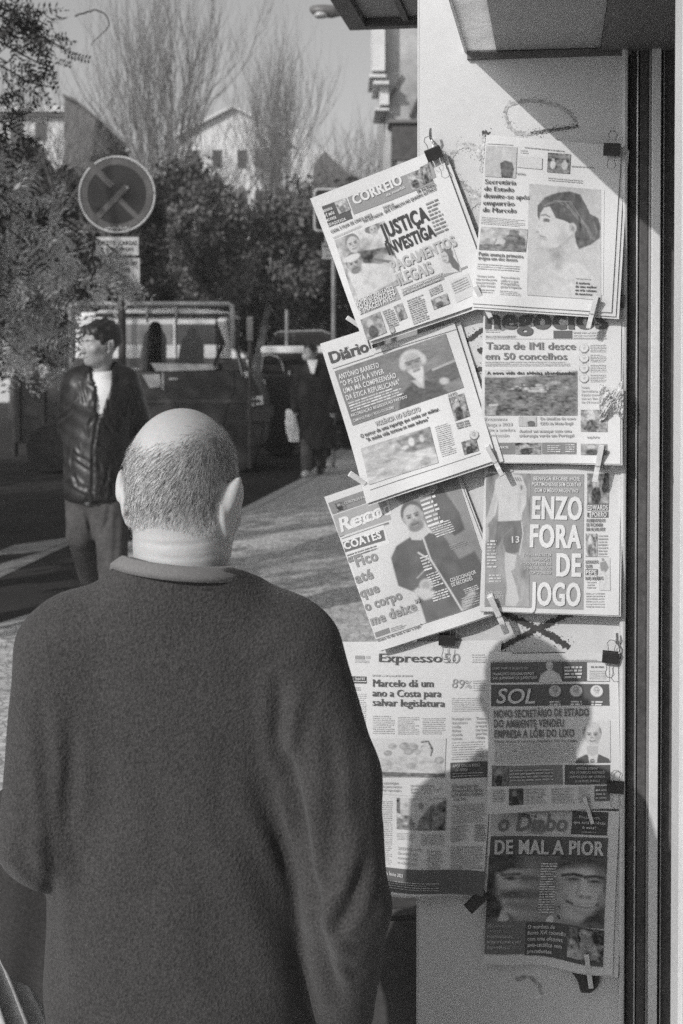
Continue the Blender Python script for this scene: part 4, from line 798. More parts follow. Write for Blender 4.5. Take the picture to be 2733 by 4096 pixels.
tag(obj('strap_tab', m, M['black'], bevel=.002), 'black strap end sticking out beside the lowest paper', 'strap')
m = MB(); V = []; n = 16
for i in range(n):
    t_ = i/(n-1); c = PP(2322+22*math.sin(t_*3)+18*t_, 3868+100*t_, .012); wv = (.022*(1-t_)**.6+.009); V += [c-wv*KU, c+wv*KU, c+wv*KU+.004*KN, c-wv*KU+.004*KN]
m.add(np.array(V), [(4*i+a, 4*i+(a+1) % 4, 4*i+4+(a+1) % 4, 4*i+4+a) for i in range(n-1) for a in range(4)]+[(0, 1, 2, 3), (4*n-1, 4*n-2, 4*n-3, 4*n-4)])
tag(obj('cloth_strip', m, mat('dark_cloth', .06, .9, (300, .3))), 'frayed dark cloth strip hanging below the lowest paper', 'cloth')
m = MB(); nu, nv = 26, 22; r_ = np.random.default_rng(5); hh = r_.normal(size=(nv+1, nu+1))*.0045
for _ in range(1): hh = (hh+np.roll(hh, 1, 0)+np.roll(hh, 1, 1))/2.2
V = []
for j in range(nv+1):
    for i in range(nu+1):
        u, v = i/nu, j/nv; x = 2398+96*u; sq = .62+.38*abs(2*u-1)**1.5; y = 1612+(v-.5)*150*sq+14*math.sin(u*9)*(v-.5)-14*u; V.append(PP(x, y, .042+hh[j, i]+.012*math.cos((v-.5)*3)))
m.add(V, [(j*(nu+1)+i, j*(nu+1)+i+1, (j+1)*(nu+1)+i+1, (j+1)*(nu+1)+i) for j in range(nv) for i in range(nu)])
tag(obj('tape_wad', m, M['cellophane'], smooth=False), 'crumpled piece of white tape at the right edge of the business daily', 'tape')
# ================================================================== the man with his back to us
M['skin'] = mat('skin', .44, .55, (9, .05), (120, .05), (260, .12, .0008), spec=.35); M['skin'].node_tree.nodes['Principled BSDF'].inputs['Subsurface Weight'].default_value = .05
M['knit'] = mat('dark_knitted_wool', .052, .95, (240, .46), (7, .07), (240, .8, .004), sheen=.12, spec=.1)
M['tee'] = mat('grey_ribbed_collar', .17, .9, (300, .15), None, (400, .3, .001), sheen=.1, spec=.2)
M['coat'] = mat('dark_wool_coat', .04, .95, (200, .3), (6, .1), (200, .3, .001), spec=.15)
M['denim'] = mat('dark_trousers', .09, .9, (150, .25), (8, .1), (200, .3, .001), spec=.2)
M['shoe'] = mat('dark_shoe', .04, .5, (30, .2)); M['paleshoe'] = mat('pale_shoe', .6, .6, (30, .1))
def head_sd(c, sc, yaw, pitch, h, lo=(-.13, -.14, -.30), hi=(.13, .16, .16), neck=None, ear=1.0, roll=0, flare=.45):
    """head in its own frame: faces +y, z up, origin at the middle of the skull"""
    s = SD(np.array(lo), np.array(hi), h/sc)
    s.u(s.ell((0, -.012, .012), (.0775, .099, .096)))
    s.u(s.ell((0, .038, -.055), (.062, .062, .078)), .035)
    s.u(s.ell((0, .062, -.102), (.036, .032, .026)), .03)                  # chin
    s.u(s.rc((-.040, .02, -.092), (-.018, .07, -.110), .022, .016), .02); s.u(s.rc((.040, .02, -.092), (.018, .07, -.110), .022, .016), .02)
    s.u(s.rc((0, .088, -.005), (0, .113, -.047), .009, .0135), .012); s.u(s.ell((0, .103, -.050), (.018, .012, .009)), .008)   # nose
    s.u(s.rc((-.042, .079, .012), (.042, .079, .012), .010, .010), .022)      # brow
    for sg in (-1, 1):
        s.D = np.maximum(s.D, -smin(s.ell((sg*.032, .110, -.010), (.016, .015, .009)), np.float32(9), .01))
        s.u(s.ell((sg*.032, .088, -.011), (.014, .011, .009)), .004)            # lids
        s.u(s.ell((sg*.046, .072, -.038), (.022, .018, .018)), .03)            # cheek
    s.u(s.ell((0, .096, -.073), (.024, .010, .006)), .006); s.u(s.ell((0, .094, -.083), (.020, .010, .007)), .006)   # lips
    for sg in (-1, 1):
        R = rotz(sg*-flare) @ roty(sg*.10) @ rotx(-.15)
        e = s.ell((sg*(.080+.008*ear), -.008, -.026), (.0075, .022, .036), R)
        s.u(e, .006); s.u(s.ell((sg*(.086+.009*ear), -.020, -.014), (.007, .010, .026), R), .005); s.u(s.ell((sg*.080, .0, -.058), (.006, .010, .012), R), .005)
    if neck is not None:
        for a, b, r1, r2, k in neck: s.u(s.rc(a, b, r1, r2), k)
    V, Fq = s.mesh(); V = relax(V, Fq, 1, .4)
    R = rotz(yaw) @ roty(roll) @ rotx(pitch)
    return V, Fq, R
def to_world(V, R, c, sc): return (V*sc) @ R.T + np.array(c)
# --- head and neck
HC = np.array([-.249, 2.235, 1.437]); HYAW, HPITCH, HROLL = -.31, -.30, .03
Rh = rotz(HYAW) @ roty(HROLL) @ rotx(HPITCH)
def loc(p): return tuple(Rh.T @ (np.array(p)-HC)/1.06)
nk = [(loc((-.247, 2.215, 1.41)), loc((-.252, 2.212, 1.24)), .066, .069, .03), (loc((-.25, 2.25, 1.38)), loc((-.252, 2.255, 1.24)), .060, .055, .03)]
HV, HF, _ = head_sd(HC, 1.06, HYAW, HPITCH, .0032, lo=(-.20, -.20, -.30), hi=(.20, .16, .13), neck=nk, ear=.62, roll=HROLL, flare=.24)
HL = HV.copy(); HV = to_world(HV, Rh, HC, 1.06)
HV = folds(HV, vnormals(HV, HF), [([(540, 2165), (640, 2180), (760, 2180), (860, 2160)], .0009, 10), ([(560, 2215), (680, 2235), (800, 2232), (880, 2215)], .0007, 9), ([(860, 2000), (880, 2100), (900, 2180)], .002, 12)], .5)
# --- torso, arms, legs below the clothes
def cap(s, a, b, r1, r2, k=.03): s.u(s.rc(a, b, r1, r2), k)
s = SD((-.62, 1.98, .0), (.16, 2.72, 1.28), .011)
s.u(s.stack([(.74, -.255, 2.26, .15, .11), (.95, -.255, 2.26, .155, .11), (1.12, -.255, 2.25, .175, .11), (1.22, -.255, 2.23, .15, .085), (1.27, -.252, 2.22, .09, .07)]))
ARM = {-1: [(-.452, 2.225, 1.165), (-.468, 2.20, .885), (-.36, 2.42, .84)], 1: [(-.058, 2.225, 1.16), (.010, 2.175, .80), (-.0, 2.30, .56)]}
for sg, (a, b, c_) in ARM.items():
    cap(s, a, b, .055, .042); cap(s, b, c_, .040, .030)
    # hand: palm and five bent fingers
    d = np.array(c_)-np.array(b); d /= np.linalg.norm(d); sd_ = np.cross(d, [0, 0, 1.0]); sd_ /= np.linalg.norm(sd_); up = np.cross(sd_, d)
    pc = np.array(c_)+d*.05; s.u(s.rc(np.array(c_), pc, .026, .030), .02)
    for i, (L, o) in enumerate(((.075, -.027), (.083, -.009), (.078, .009), (.062, .026))):
        p0 = pc+sd_*o+d*.02; p1 = p0+d*L*.45-up*.006; p2 = p1+d*L*.30-up*.022; p3 = p2+d*L*.12-up*.026
        cap(s, p0, p1, .0095, .009, .006); cap(s, p1, p2, .009, .0082, .004); cap(s, p2, p3, .0082, .007, .004)
    t0 = np.array(c_)+d*.02+sd_*-.03*sg; t1 = t0+d*.035-sd_*.022*sg-up*.012; t2 = t1+d*.03-up*.012; cap(s, t0, t1, .012, .0105, .008); cap(s, t1, t2, .0105, .008, .004)
for sg in (-1, 1):
    hip = (-.255+sg*.085, 2.26, .78); kn = (-.255+sg*.10, 2.27, .43); an = (-.255+sg*.105, 2.24, .07)
    cap(s, hip, kn, .085, .055, .03); cap(s, kn, an, .052, .036, .02); cap(s, an, (-.255+sg*.115, 2.38, .04), .035, .025, .02)
BV, BF = s.mesh()
m = qmb(HV, HF); m.add(BV, [tuple(map(int, q)) for q in BF])
man = thing('person', 'man with balding cropped grey hair and dark knitted jumper, seen from behind', 'person', (-.255, 2.25, 0))
obj('body', m, M['skin'], man, smooth=True)
# --- hair: short strands combed down and to the left from the crown
M['hair'] = mat('cropped_grey_hair', .22, .6, (90, .5), (14, .2), spec=.4)
Nn = vnormals(HV, HF); r_ = np.random.default_rng(3)
cen = HV[HF].mean(1); fn = vnormals(HV, HF)[HF].mean(1); fn /= np.linalg.norm(fn, axis=1)[:, None]; cl = HL[HF].mean(1)
ar = np.linalg.norm(np.cross(HV[HF[:, 2]]-HV[HF[:, 0]], HV[HF[:, 3]]-HV[HF[:, 1]]), axis=1)/2
px = proj(cen)
x, y, z = cl.T
scalp = (y < .055) & (z > -.09-.25*np.clip(y+.02, -1, .0)) & (np.abs(x) < .088) & ~((np.abs(x) > .074) & (z < .004) & (z > -.075) & (y > -.042))
nape = np.clip((z+.098)/.06, 0, 1)                                   # thins out towards the nape
hb = (px[:, 1]-np.interp(px[:, 0], [470, 545, 690, 744, 798, 900, 950], [1740, 1775, 1785, 1745, 1722, 1700, 1740]))/110 + .08*np.sin(px[:, 0]*.05)     # bald crown, hair beyond a ragged line
hb = np.where(y > .02, -1, hb); hb = np.where(np.abs(x) > .06, np.maximum(hb, (.085-z)/.03), hb)
dens = np.clip(hb+.25, 0.0, 1)**1.6*nape*scalp
pr = dens*ar; pr /= pr.sum(); NS = 30000
pick = r_.choice(len(cen), NS, p=pr)
root = cen[pick]+r_.normal(size=(NS, 3))*.0016; nrm = fn[pick]
wh = P(870, 1760, 2.2)                                               # the whorl
rad = root-wh; rad[:, 1] *= .3; rad /= np.linalg.norm(rad, axis=1)[:, None]+1e-9
fl = rad*.75+np.array([-.30, 0, -.75])+r_.normal(size=(NS, 3))*.16
k3 = np.sin(root[:, 0]*260+root[:, 2]*90)*.16+np.sin(root[:, 0]*90-root[:, 2]*210)*.14; fl[:, 0] += k3
fl -= (fl*nrm).sum(1)[:, None]*nrm; fl /= np.linalg.norm(fl, axis=1)[:, None]
ln = r_.uniform(.009, .016, NS)*np.clip(.3+.7*np.clip((root[:, 2]-1.36)/.06, 0, 1), 0, 1)
lift = r_.uniform(.08, .24, NS); wd = r_.uniform(.00018, .00036, NS)
sd_ = np.cross(nrm, fl)
p1 = root+fl*(ln*.5)[:, None]+nrm*(ln*lift*.8)[:, None]; p2 = root+fl*ln[:, None]+nrm*(ln*lift)[:, None]
V = np.stack([root-sd_*wd[:, None], root+sd_*wd[:, None], p1+sd_*wd[:, None]*.8, p1-sd_*wd[:, None]*.8, p2], 1).reshape(-1, 3)
me = bpy.data.meshes.new('hair'); i5 = np.arange(NS)*5
me.from_pydata(V.tolist(), [], [f for i in i5.tolist() for f in ((i, i+1, i+2, i+3), (i+3, i+2, i+4))])
tone = np.repeat(np.where(r_.random(NS) < .36, r_.uniform(.08, .24, NS), r_.uniform(.34, .7, NS)), 5)
at = me.color_attributes.new('tone', 'FLOAT_COLOR', 'POINT'); q = np.ones((len(V), 4), np.float32); q[:, :3] = tone[:, None]; at.data.foreach_set('color', q.ravel())
M['hair'] = ink_mat('cropped_grey_hair', .1); M['hair'].node_tree.nodes['Principled BSDF'].inputs['Roughness'].default_value = .5
obj('hair', me, M['hair'], man)
# eyes and brows (turned away from us)
m = MB()
for sg in (-1, 1):
    e = MB(); e.lathe([(.0002, -.009), (.006, -.0065), (.009, 0), (.006, .0065), (.0002, .009)], (0, 0, 0), 'z', 10); V = np.concatenate(e.v)+np.array([sg*.032, .0905, -.011]); m2 = MB(); m2.add(to_world(V, Rh, HC, 1.06), e.f); obj('eye', m2, M['shoe'], man, smooth=True)
# --- jumper
s = SD((-.66, 1.97, .52), (.22, 2.72, 1.345), .0062)
s.u(s.stack([(.52, -.262, 2.265, .205, .150), (.62, -.262, 2.265, .212, .150), (.80, -.257, 2.262, .213, .146), (.95, -.255, 2.26, .212, .140), (1.10, -.253, 2.25, .215, .132), (1.19, -.253, 2.238, .195, .115), (1.245, -.253, 2.225, .150, .098), (1.285, -.252, 2.218, .112, .092), (1.31, -.252, 2.214, .099, .088), (1.345, -.252, 2.214, .095, .086)], 2.25))
cap(s, (-.40, 2.222, 1.215), (-.252, 2.21, 1.262), .048, .062, .05); cap(s, (-.105, 2.222, 1.215), (-.252, 2.21, 1.262), .048, .062, .05)
L = ARM[-1]; cap(s, (-.43, 2.225, 1.175), L[1], .082, .066, .045); cap(s, L[1], (-.40, 2.40, .845), .066, .050, .02)
L = ARM[1]; cap(s, (-.078, 2.225, 1.17), (-.015, 2.195, .98), .082, .074, .045); cap(s, (-.015, 2.195, .98), (.010, 2.175, .79), .074, .066, .02); cap(s, (.010, 2.175, .79), (-.002, 2.27, .585), .065, .056, .02)
# open neck
s.cut(s.rc((-.252, 2.214, 1.372), (-.252, 2.22, 1.55), .088, .09)); zc_ = 1.312-.10*(s.X+.255)-.35*np.clip(s.Y-2.20, -.03, .2); s.D = np.maximum(s.D, s.Z-zc_)
V, Fq = s.mesh(); V = relax(V, Fq, 2, .5); N = vnormals(V, Fq)
FL = [([(1334, 2594), (1282, 2713), (1250, 2775), (1215, 2880)], -.0035, 6), ([(1320, 2590), (1270, 2710), (1238, 2775), (1203, 2880)], .003, 6), ([(330, 2700), (420, 2760), (560, 2790)], .004, 26), ([(1180, 2560), (1100, 2640), (980, 2700)], .005, 26), ([(350, 3560), (520, 3600), (700, 3590)], .004, 40), ([(560, 3000), (640, 3200), (650, 3450)], .004, 44), ([(900, 2950), (880, 3200), (920, 3400)], .004, 40), ([(1350, 3740), (1430, 3790), (1510, 3780)], .008, 18), ([(1340, 3830), (1420, 3890), (1500, 3880)], .008, 18), ([(20, 3300), (90, 3330), (170, 3310)], .006, 16), ([(20, 3400), (90, 3440), (180, 3430)], .006, 16),
      ([(1114, 2690), (1119, 2867), (1121, 3020), (1150, 3120)], .014, 26), ([(1205, 2742), (1170, 2900), (1129, 3048)], -.010, 30),
      ([(1140, 3000), (1163, 3061), (1204, 3286), (1235, 3490), (1275, 3633), (1268, 3755)], .022, 24), ([(1268, 3700), (1310, 3860), (1357, 4000)], .016, 26),
      ([(1041, 3180), (1112, 3337), (1173, 3490), (1224, 3640)], .012, 34), ([(930, 3250), (1010, 3420), (1120, 3620), (1220, 3760)], .005, 50),
      ([(1438, 3290), (1418, 3420), (1375, 3560), (1286, 3694)], -.013, 34), ([(1448, 3470), (1395, 3640), (1306, 3775)], .013, 26), ([(1500, 3300), (1490, 3500), (1430, 3700)], -.006, 30),
      ([(1310, 2900), (1345, 3100), (1340, 3320), (1290, 3520)], .008, 34), ([(1260, 2950), (1265, 3150), (1270, 3350)], -.006, 36), ([(1420, 2950), (1440, 3150), (1430, 3350)], .005, 30),
      ([(95, 2700), (110, 2790), (131, 2860)], .0022, 7), ([(160, 2820), (180, 3000), (189, 3204), (199, 3337), (214, 3480), (209, 3700), (222, 3880), (240, 4020)], .010, 28),
      ([(280, 2900), (285, 3080), (262, 3280), (262, 3440)], .008, 30), ([(330, 2950), (350, 3150), (330, 3400)], -.006, 40), ([(80, 3050), (120, 3250), (110, 3420)], .006, 28), ([(60, 3350), (120, 3470), (200, 3560)], .007, 26),
      ([(230, 2750), (235, 2950), (250, 3150)], -.004, 30), ([(430, 3300), (420, 3600), (440, 3900)], -.003, 70), ([(620, 3400), (600, 3700)], .003, 80), ([(800, 3500), (860, 3800), (940, 4050)], .004, 70), ([(1000, 3650), (1080, 3850), (1150, 4050)], -.005, 50)]
FL = [(p_, d_*(.55 if w_ > 8 else 1), w_*(1.15 if w_ > 8 else 1)) for p_, d_, w_ in FL]
V = folds(V, N, FL)
V = V+N*(.0016*np.sin(V[:, 0]*38+V[:, 2]*9+2*np.sin(V[:, 2]*11))*np.sin(V[:, 2]*17+V[:, 0]*6))[:, None]
V = relax(V, Fq, 1, .4)
obj('jumper', qmb(V, Fq), M['knit'], man, smooth=True)
# collar band of the jumper, paler
m = MB(); na = 64; ring = []
for (rr, ry, dz) in ((.088, .080, -.016), (.088, .080, .000), (.090, .0815, .003), (.093, .084, .001), (.1035, .092, -.0085), (.105, .093, -.019)):
    a = np.arange(na)*2*math.pi/na; X = -.252+rr*np.cos(a)*1.04; Y = 2.212+ry*np.sin(a)*1.06; Z = 1.311-.10*(X+.255)-.35*np.clip(Y-2.20, -.03, .2)+dz; ring.append(np.stack([X, Y, Z], 1))
nr = len(ring); m.add(np.concatenate(ring), [(i*na+j, i*na+(j+1) % na, ((i+1) % nr)*na+(j+1) % na, ((i+1) % nr)*na+j) for i in range(nr) for j in range(na)])
obj('collar', m, M['tee'], man, smooth=True)
s = SD((-.52, 2.05, .03), (.02, 2.5, .85), .014)
s.u(s.stack([(.60, -.258, 2.262, .185, .135), (.85, -.258, 2.262, .18, .13)]))
for sg in (-1, 1): cap(s, (-.258+sg*.095, 2.26, .72), (-.258+sg*.105, 2.27, .43), .102, .078, .03); cap(s, (-.258+sg*.105, 2.27, .43), (-.258+sg*.11, 2.245, .06), .076, .070, .02)
V, Fq = s.mesh(); obj('trousers', qmb(relax(V, Fq), Fq), M['denim'], man, smooth=True)
for sg in (-1, 1):
    s = SD((-.258+sg*.11-.08, 2.12, -.0), (-.258+sg*.11+.08, 2.48, .14), .008); cap(s, (-.258+sg*.11, 2.22, .05), (-.258+sg*.115, 2.40, .042), .050, .042, .02); cap(s, (-.258+sg*.11, 2.225, .05), (-.258+sg*.11, 2.23, .10), .048, .045, .02); s.D = np.maximum(s.D, .004-s.Z)
    V, Fq = s.mesh(); obj('shoe', qmb(V, Fq), M['shoe'], man, smooth=True)
# dark coat hanging over his left forearm
s = SD((-.72, 2.22, .26), (-.26, 2.62, .94), .009)
s.u(s.stack([(.28, -.40, 2.42, .05, .045), (.50, -.43, 2.42, .065, .055), (.64, -.475, 2.415, .13, .06), (.80, -.48, 2.41, .15, .075), (.90, -.46, 2.41, .12, .06)], 2.2)); s.D += .010*np.sin(s.X*62+3*np.sin(s.Z*4))*np.clip((.88-s.Z)*2, 0, 1)
V, Fq = s.mesh(); tag(obj('coat', qmb(relax(V, Fq), Fq), M['coat'], None, smooth=True), 'dark coat hanging over the left forearm of the man with the jumper', 'coat')
# pleated grey cloth at the lower left
pl = thing('draped_stand', 'grey pleated cloth draped over a low stand in the lower left corner', 'cloth', (-.88, 2.78, 0))
apex = np.array([-.88, 2.78, .88]); m = MB(); na, nz_ = 320, 24; V = []
for j in range(nz_):
    t_ = j/(nz_-1)
    for i in range(na):
        a = 2*math.pi*i/na; R_ = .03+.48*t_; R_ += (.026*math.cos(a*40)+.006*math.cos(a*13+1))*min(1, t_*2.2); V.append(apex+np.array([R_*math.cos(a), R_*math.sin(a), -.865*t_]))
m.add(np.array(V), [(j*na+i, j*na+(i+1) % na, (j+1)*na+(i+1) % na, (j+1)*na+i) for j in range(nz_-1) for i in range(na)])
obj('pleated_cloth', m, mat('grey_pleated_cloth', .55, .8, (60, .15), (300, .15), (200, .2, .001)), pl, smooth=True)
m = MB(); m.tube([(-.88, 2.78, .0), (-.88, 2.78, .94)], .022, 10); m.lathe([(.001, .92), (.035, .92), (.04, .94), (.025, .97), (.001, .98)], (-.88, 2.78, 0)); obj('stand_pole', m, M['darkframe'], pl)
# ================================================================== young man in the leather jacket
M['leather'] = mat('black_leather', .020, .40, (30, .3), (8, .2), (70, .25, .004), spec=.45)
M['white_cotton'] = mat('white_cotton', .74, .9, (60, .04), None, (80, .15, .002), spec=.2)
M['greytrousers'] = mat('grey_trousers', .075, .9, (60, .2), (10, .12), (40, .2, .004), spec=.2)
M['skin2'] = mat('skin_tan', .33, .5, (30, .08), None, None, spec=.4)
M['hairdark'] = mat('dark_hair', .022, .45, (90, .5), None, (120, .5, .003))
def face_bits(par, c, R, sc):
    for sg in (-1, 1):
        m = MB(); m.lathe([(.0005, -.0035), (.006, -.0026), (.0075, 0), (.006, .0026), (.0005, .0035)], (0, 0, 0), 'z', 10); V = np.concatenate(m.v)*[1, .8, 1]+np.array([sg*.031, .0925, -.011]); q = MB(); q.add(to_world(V, R, c, sc), m.f); obj('eye', q, M['shoe'], par, smooth=True)
        q = MB(); pts = np.array([(sg*.013, .1, .007), (sg*.032, .099, .012), (sg*.052, .086, .008)]); q.tube(to_world(pts, R, c, sc), [.0020, .0026, .0012], 5); obj('eyebrow', q, M['hairdark'], par, smooth=True)
    q = MB(); pts = np.array([(-.022, .097, -.079), (0, .1075, -.077), (.022, .097, -.079)]); q.tube(to_world(pts, R, c, sc), [.0022, .0032, .0022], 5); obj('lips', q, M['skin2'], par, smooth=True)
Y1 = 7.8
def Q(px, py, dy=0): return P(px, py, Y1+dy)
yc = Q(402, 1366); YAW = .86                      # looks off to the left of the picture, past the camera
Ry = rotz(math.pi-YAW+.0) @ rotx(-.05)
def lY(p): return tuple(Ry.T @ (np.array(p)-yc)/1.0)
V1, F1, _ = head_sd(yc, 1.0, 0, 0, .0042, lo=(-.13, -.15, -.27), hi=(.13, .16, .15), neck=[(lY(yc+[.01, .01, -.05]), lY(Q(405, 1500, .02)), .055, .06, .02)], ear=1.1)
V1 = to_world(V1, Ry, yc, 1.0)
sh = {-1: Q(306, 1540, .02), 1: Q(500, 1535, .04)}
s = SD((-1.75, 7.35, 0.0), (-.85, 8.35, 1.66), .014)
pel = Q(385, 1985, .03); chest = Q(402, 1600, .04)
s.u(s.rc(pel, chest, .12, .13)); cap(s, chest, Q(404, 1500, .03), .12, .06, .05)
EL = {-1: Q(282, 1715, .10), 1: Q(556, 1700, .12)}; WR = {-1: Q(318, 1868, -.02), 1: Q(500, 1890, -.02)}
LEG = {-1: (Q(335, 1990, .05), Q(325, 2140, -.02), Q(385, 2380, .38)), 1: (Q(440, 1995, .0), Q(452, 2260, -.12), Q(455, 2560, -.10))}
for sg in (-1, 1):
    cap(s, sh[sg], EL[sg], .05, .042, .03); cap(s, EL[sg], WR[sg], .040, .030, .01)
    d = (WR[sg]-EL[sg]); d /= np.linalg.norm(d); sd_ = np.cross(d, [0, 1.0, 0]); sd_ /= np.linalg.norm(sd_)
    for i, o in enumerate((-.026, -.009, .009, .026)): cap(s, WR[sg]+d*.03+sd_*o, WR[sg]+d*(.13-.012*abs(i-1))+sd_*o*.9+np.array([0, -.02, 0]), .012, .009, .008)
    cap(s, WR[sg], WR[sg]+d*.06, .028, .03, .01); cap(s, WR[sg]+sd_*.02, WR[sg]+sd_*.05+d*.05, .012, .009, .008)
    h_, k_, a_ = LEG[sg]; cap(s, h_, k_, .075, .055, .02); cap(s, k_, a_, .05, .035, .02)
V2, F2 = s.mesh(); m = qmb(V1, F1); m.add(V2, [tuple(map(int, q)) for q in F2])
yg = thing('person', 'young man in an open black leather jacket and white shirt, looking to the left', 'person', (pel[0], pel[1], 0))
obj('body', m, M['skin2'], yg, smooth=True); face_bits(yg, yc, Ry, 1.0)
# hair: full, side swept, as one shaggy cap
s = SD((-.14, -.17, -.12), (.14, .17, .16), .0045)
s.u(s.ell((0, -.02, .026), (.088, .108, .100))); s.u(s.rc((-.055, .055, .058), (.05, .06, .064), .03, .028), .02); s.u(s.rc((-.08, .0, .0), (-.076, .03, .03), .018, .02), .02); s.u(s.rc((.08, .0, .0), (.076, .03, .03), .018, .02), .02)
s.D = np.maximum(s.D, -s.ell((0, .072, -.045), (.074, .078, .095))); s.D = np.maximum(s.D, -(s.Z+.055+.35*s.Y)); s.cut(s.ell((-.088, -.005, -.03), (.03, .03, .042))); s.cut(s.ell((.088, -.005, -.03), (.03, .03, .042)))
s.D += .0035*np.sin(s.X*130+s.Y*70+2*np.sin(s.Z*60))
V, Fq = s.mesh(); obj('hair', qmb(to_world(V, Ry, yc, 1.0), Fq), M['hairdark'], yg, smooth=True)
# shirt
s = SD((-1.62, 7.5, .8), (-1.02, 8.1, 1.66), .011); s.u(s.rc(pel, chest, .128, .165)); cap(s, chest, Q(404, 1508, .0), .16, .078, .04); s.D = np.maximum(s.D, s.Z-float(Q(404, 1484)[2])-.05*(s.Y-7.8)); s.D = np.maximum(s.D, .98-s.Z); 
V, Fq = s.mesh(); obj('shirt', qmb(relax(V, Fq), Fq), M['white_cotton'], yg, smooth=True)
# jacket with an open front: a wedge from the neck down to the waist
s = SD((-1.85, 7.3, .72), (-.78, 8.35, 1.68), .0095)
s.u(s.rc(Q(388, 1960, .03), Q(400, 1600, .05), .186, .185)); cap(s, Q(400, 1600, .05), Q(404, 1500, .04), .175, .085, .07)
cap(s, Q(335, 1522, .03), Q(480, 1520, .05), .066, .066, .06)
for sg in (-1, 1): cap(s, sh[sg], EL[sg], .088, .074, .05); cap(s, EL[sg], WR[sg], .072, .056, .015)
cap(s, Q(362, 1500, -.07), Q(352, 1462, .04), .022, .026, .012); cap(s, Q(352, 1462, .04), Q(402, 1452, .12), .026, .028, .02); cap(s, Q(402, 1452, .12), Q(456, 1462, .04), .028, .026, .02); cap(s, Q(456, 1462, .04), Q(448, 1505, -.07), .026, .022, .012); cap(s, Q(448, 1505, -.07), Q(410, 1640, -.125), .020, .014, .012); cap(s, Q(362, 1500, -.07), Q(388, 1640, -.125), .020, .014, .012)        # turned up collar
s.D = np.maximum(s.D, float(Q(390, 1998)[2])-s.Z)
q2 = proj(np.stack([s.X.ravel(), s.Y.ravel(), s.Z.ravel()], 1)); front = (s.Y < 7.80).ravel()
def inpoly(q, poly):
    ins = np.zeros(len(q), bool)
    for i in range(len(poly)):
        (x0, y0), (x1, y1) = poly[i], poly[(i+1) % len(poly)]; ins ^= ((y0 > q[:, 1]) != (y1 > q[:, 1])) & (q[:, 0] < (x1-x0)*(q[:, 1]-y0)/(y1-y0+1e-9)+x0)
    return ins
wedge = [(366, 1440), (450, 1440), (442, 1550), (402, 1668), (392, 1668), (388, 1545), (370, 1508)]
rw, _, _ = segdist(q2, wedge+wedge[:1]); wd_ = np.where(inpoly(q2, wedge), -rw, rw)*Y1/F; wd_[~front] = .5; s.D = np.maximum(s.D, -wd_.reshape(s.D.shape).astype(np.float32))
s.cut(s.rc(Q(404, 1515, .03), Q(404, 1380, .0), .070, .075))
V, Fq = s.mesh(); V = relax(V, Fq, 4, .5); N = vnormals(V, Fq)
wr = [([(395, 1655), (372, 1800), (372, 1990)], .012, 5)]
r_ = np.random.default_rng(11)
for _ in range(80):
    x0, y0 = r_.uniform(285, 560), r_.uniform(1520, 1970); a = r_.normal()*.5+1.45; L_ = r_.uniform(40, 110); wr.append(([(x0, y0), (x0+math.cos(a)*L_*.5+r_.normal()*6, y0+math.sin(a)*L_*.5), (x0+math.cos(a)*L_, y0+math.sin(a)*L_)], r_.choice([-1, 1])*r_.uniform(.003, .008), r_.uniform(3, 7)))
V = folds(V, N, wr, .4); V += N*(.002*np.sin(V[:, 0]*60+V[:, 2]*25)*np.sin(V[:, 2]*48-V[:, 0]*20))[:, None]
obj('leather_jacket', qmb(V, Fq), M['leather'], yg, smooth=True)
s = SD((-1.75, 7.4, .04), (-.95, 8.45, .95), .012); s.u(s.rc(LEG[-1][0]*.8+LEG[1][0]*.2, LEG[1][0]*.8+LEG[-1][0]*.2, .112, .112))
for sg in (-1, 1): h_, k_, a_ = LEG[sg]; cap(s, h_, k_, .104, .080, .03); cap(s, k_, a_, .078, .068, .02)
V, Fq = s.mesh(); V = relax(V, Fq, 1); N = vnormals(V, Fq); V = folds(V, N, [([(440, 2010), (430, 2080), (405, 2140)], .012, 9), ([(350, 2060), (365, 2130)], .01, 8), ([(470, 2060), (455, 2300)], .006, 10)], .4); obj('trousers', qmb(V, Fq), M['greytrousers'], yg, smooth=True)
for sg in (-1, 1):
    a_ = LEG[sg][2]; z0 = .045 if sg == 1 else max(.05, a_[2]-.05); m = MB(); s = SD(a_*[1, 1, 0]+[-.1, -.26, max(0, z0-.06)], a_*[1, 1, 0]+[.1, .14, z0+.12], .009); cap(s, (a_[0], a_[1]+.03, z0), (a_[0]-.02, a_[1]-.16, z0), .045, .042, .02); cap(s, (a_[0], a_[1]+.02, z0), (a_[0], a_[1]+.01, z0+.07), .044, .042, .02); V, Fq = s.mesh(); obj('shoe', qmb(V, Fq), M['shoe'] if sg == -1 else M['paleshoe'], yg, smooth=True)
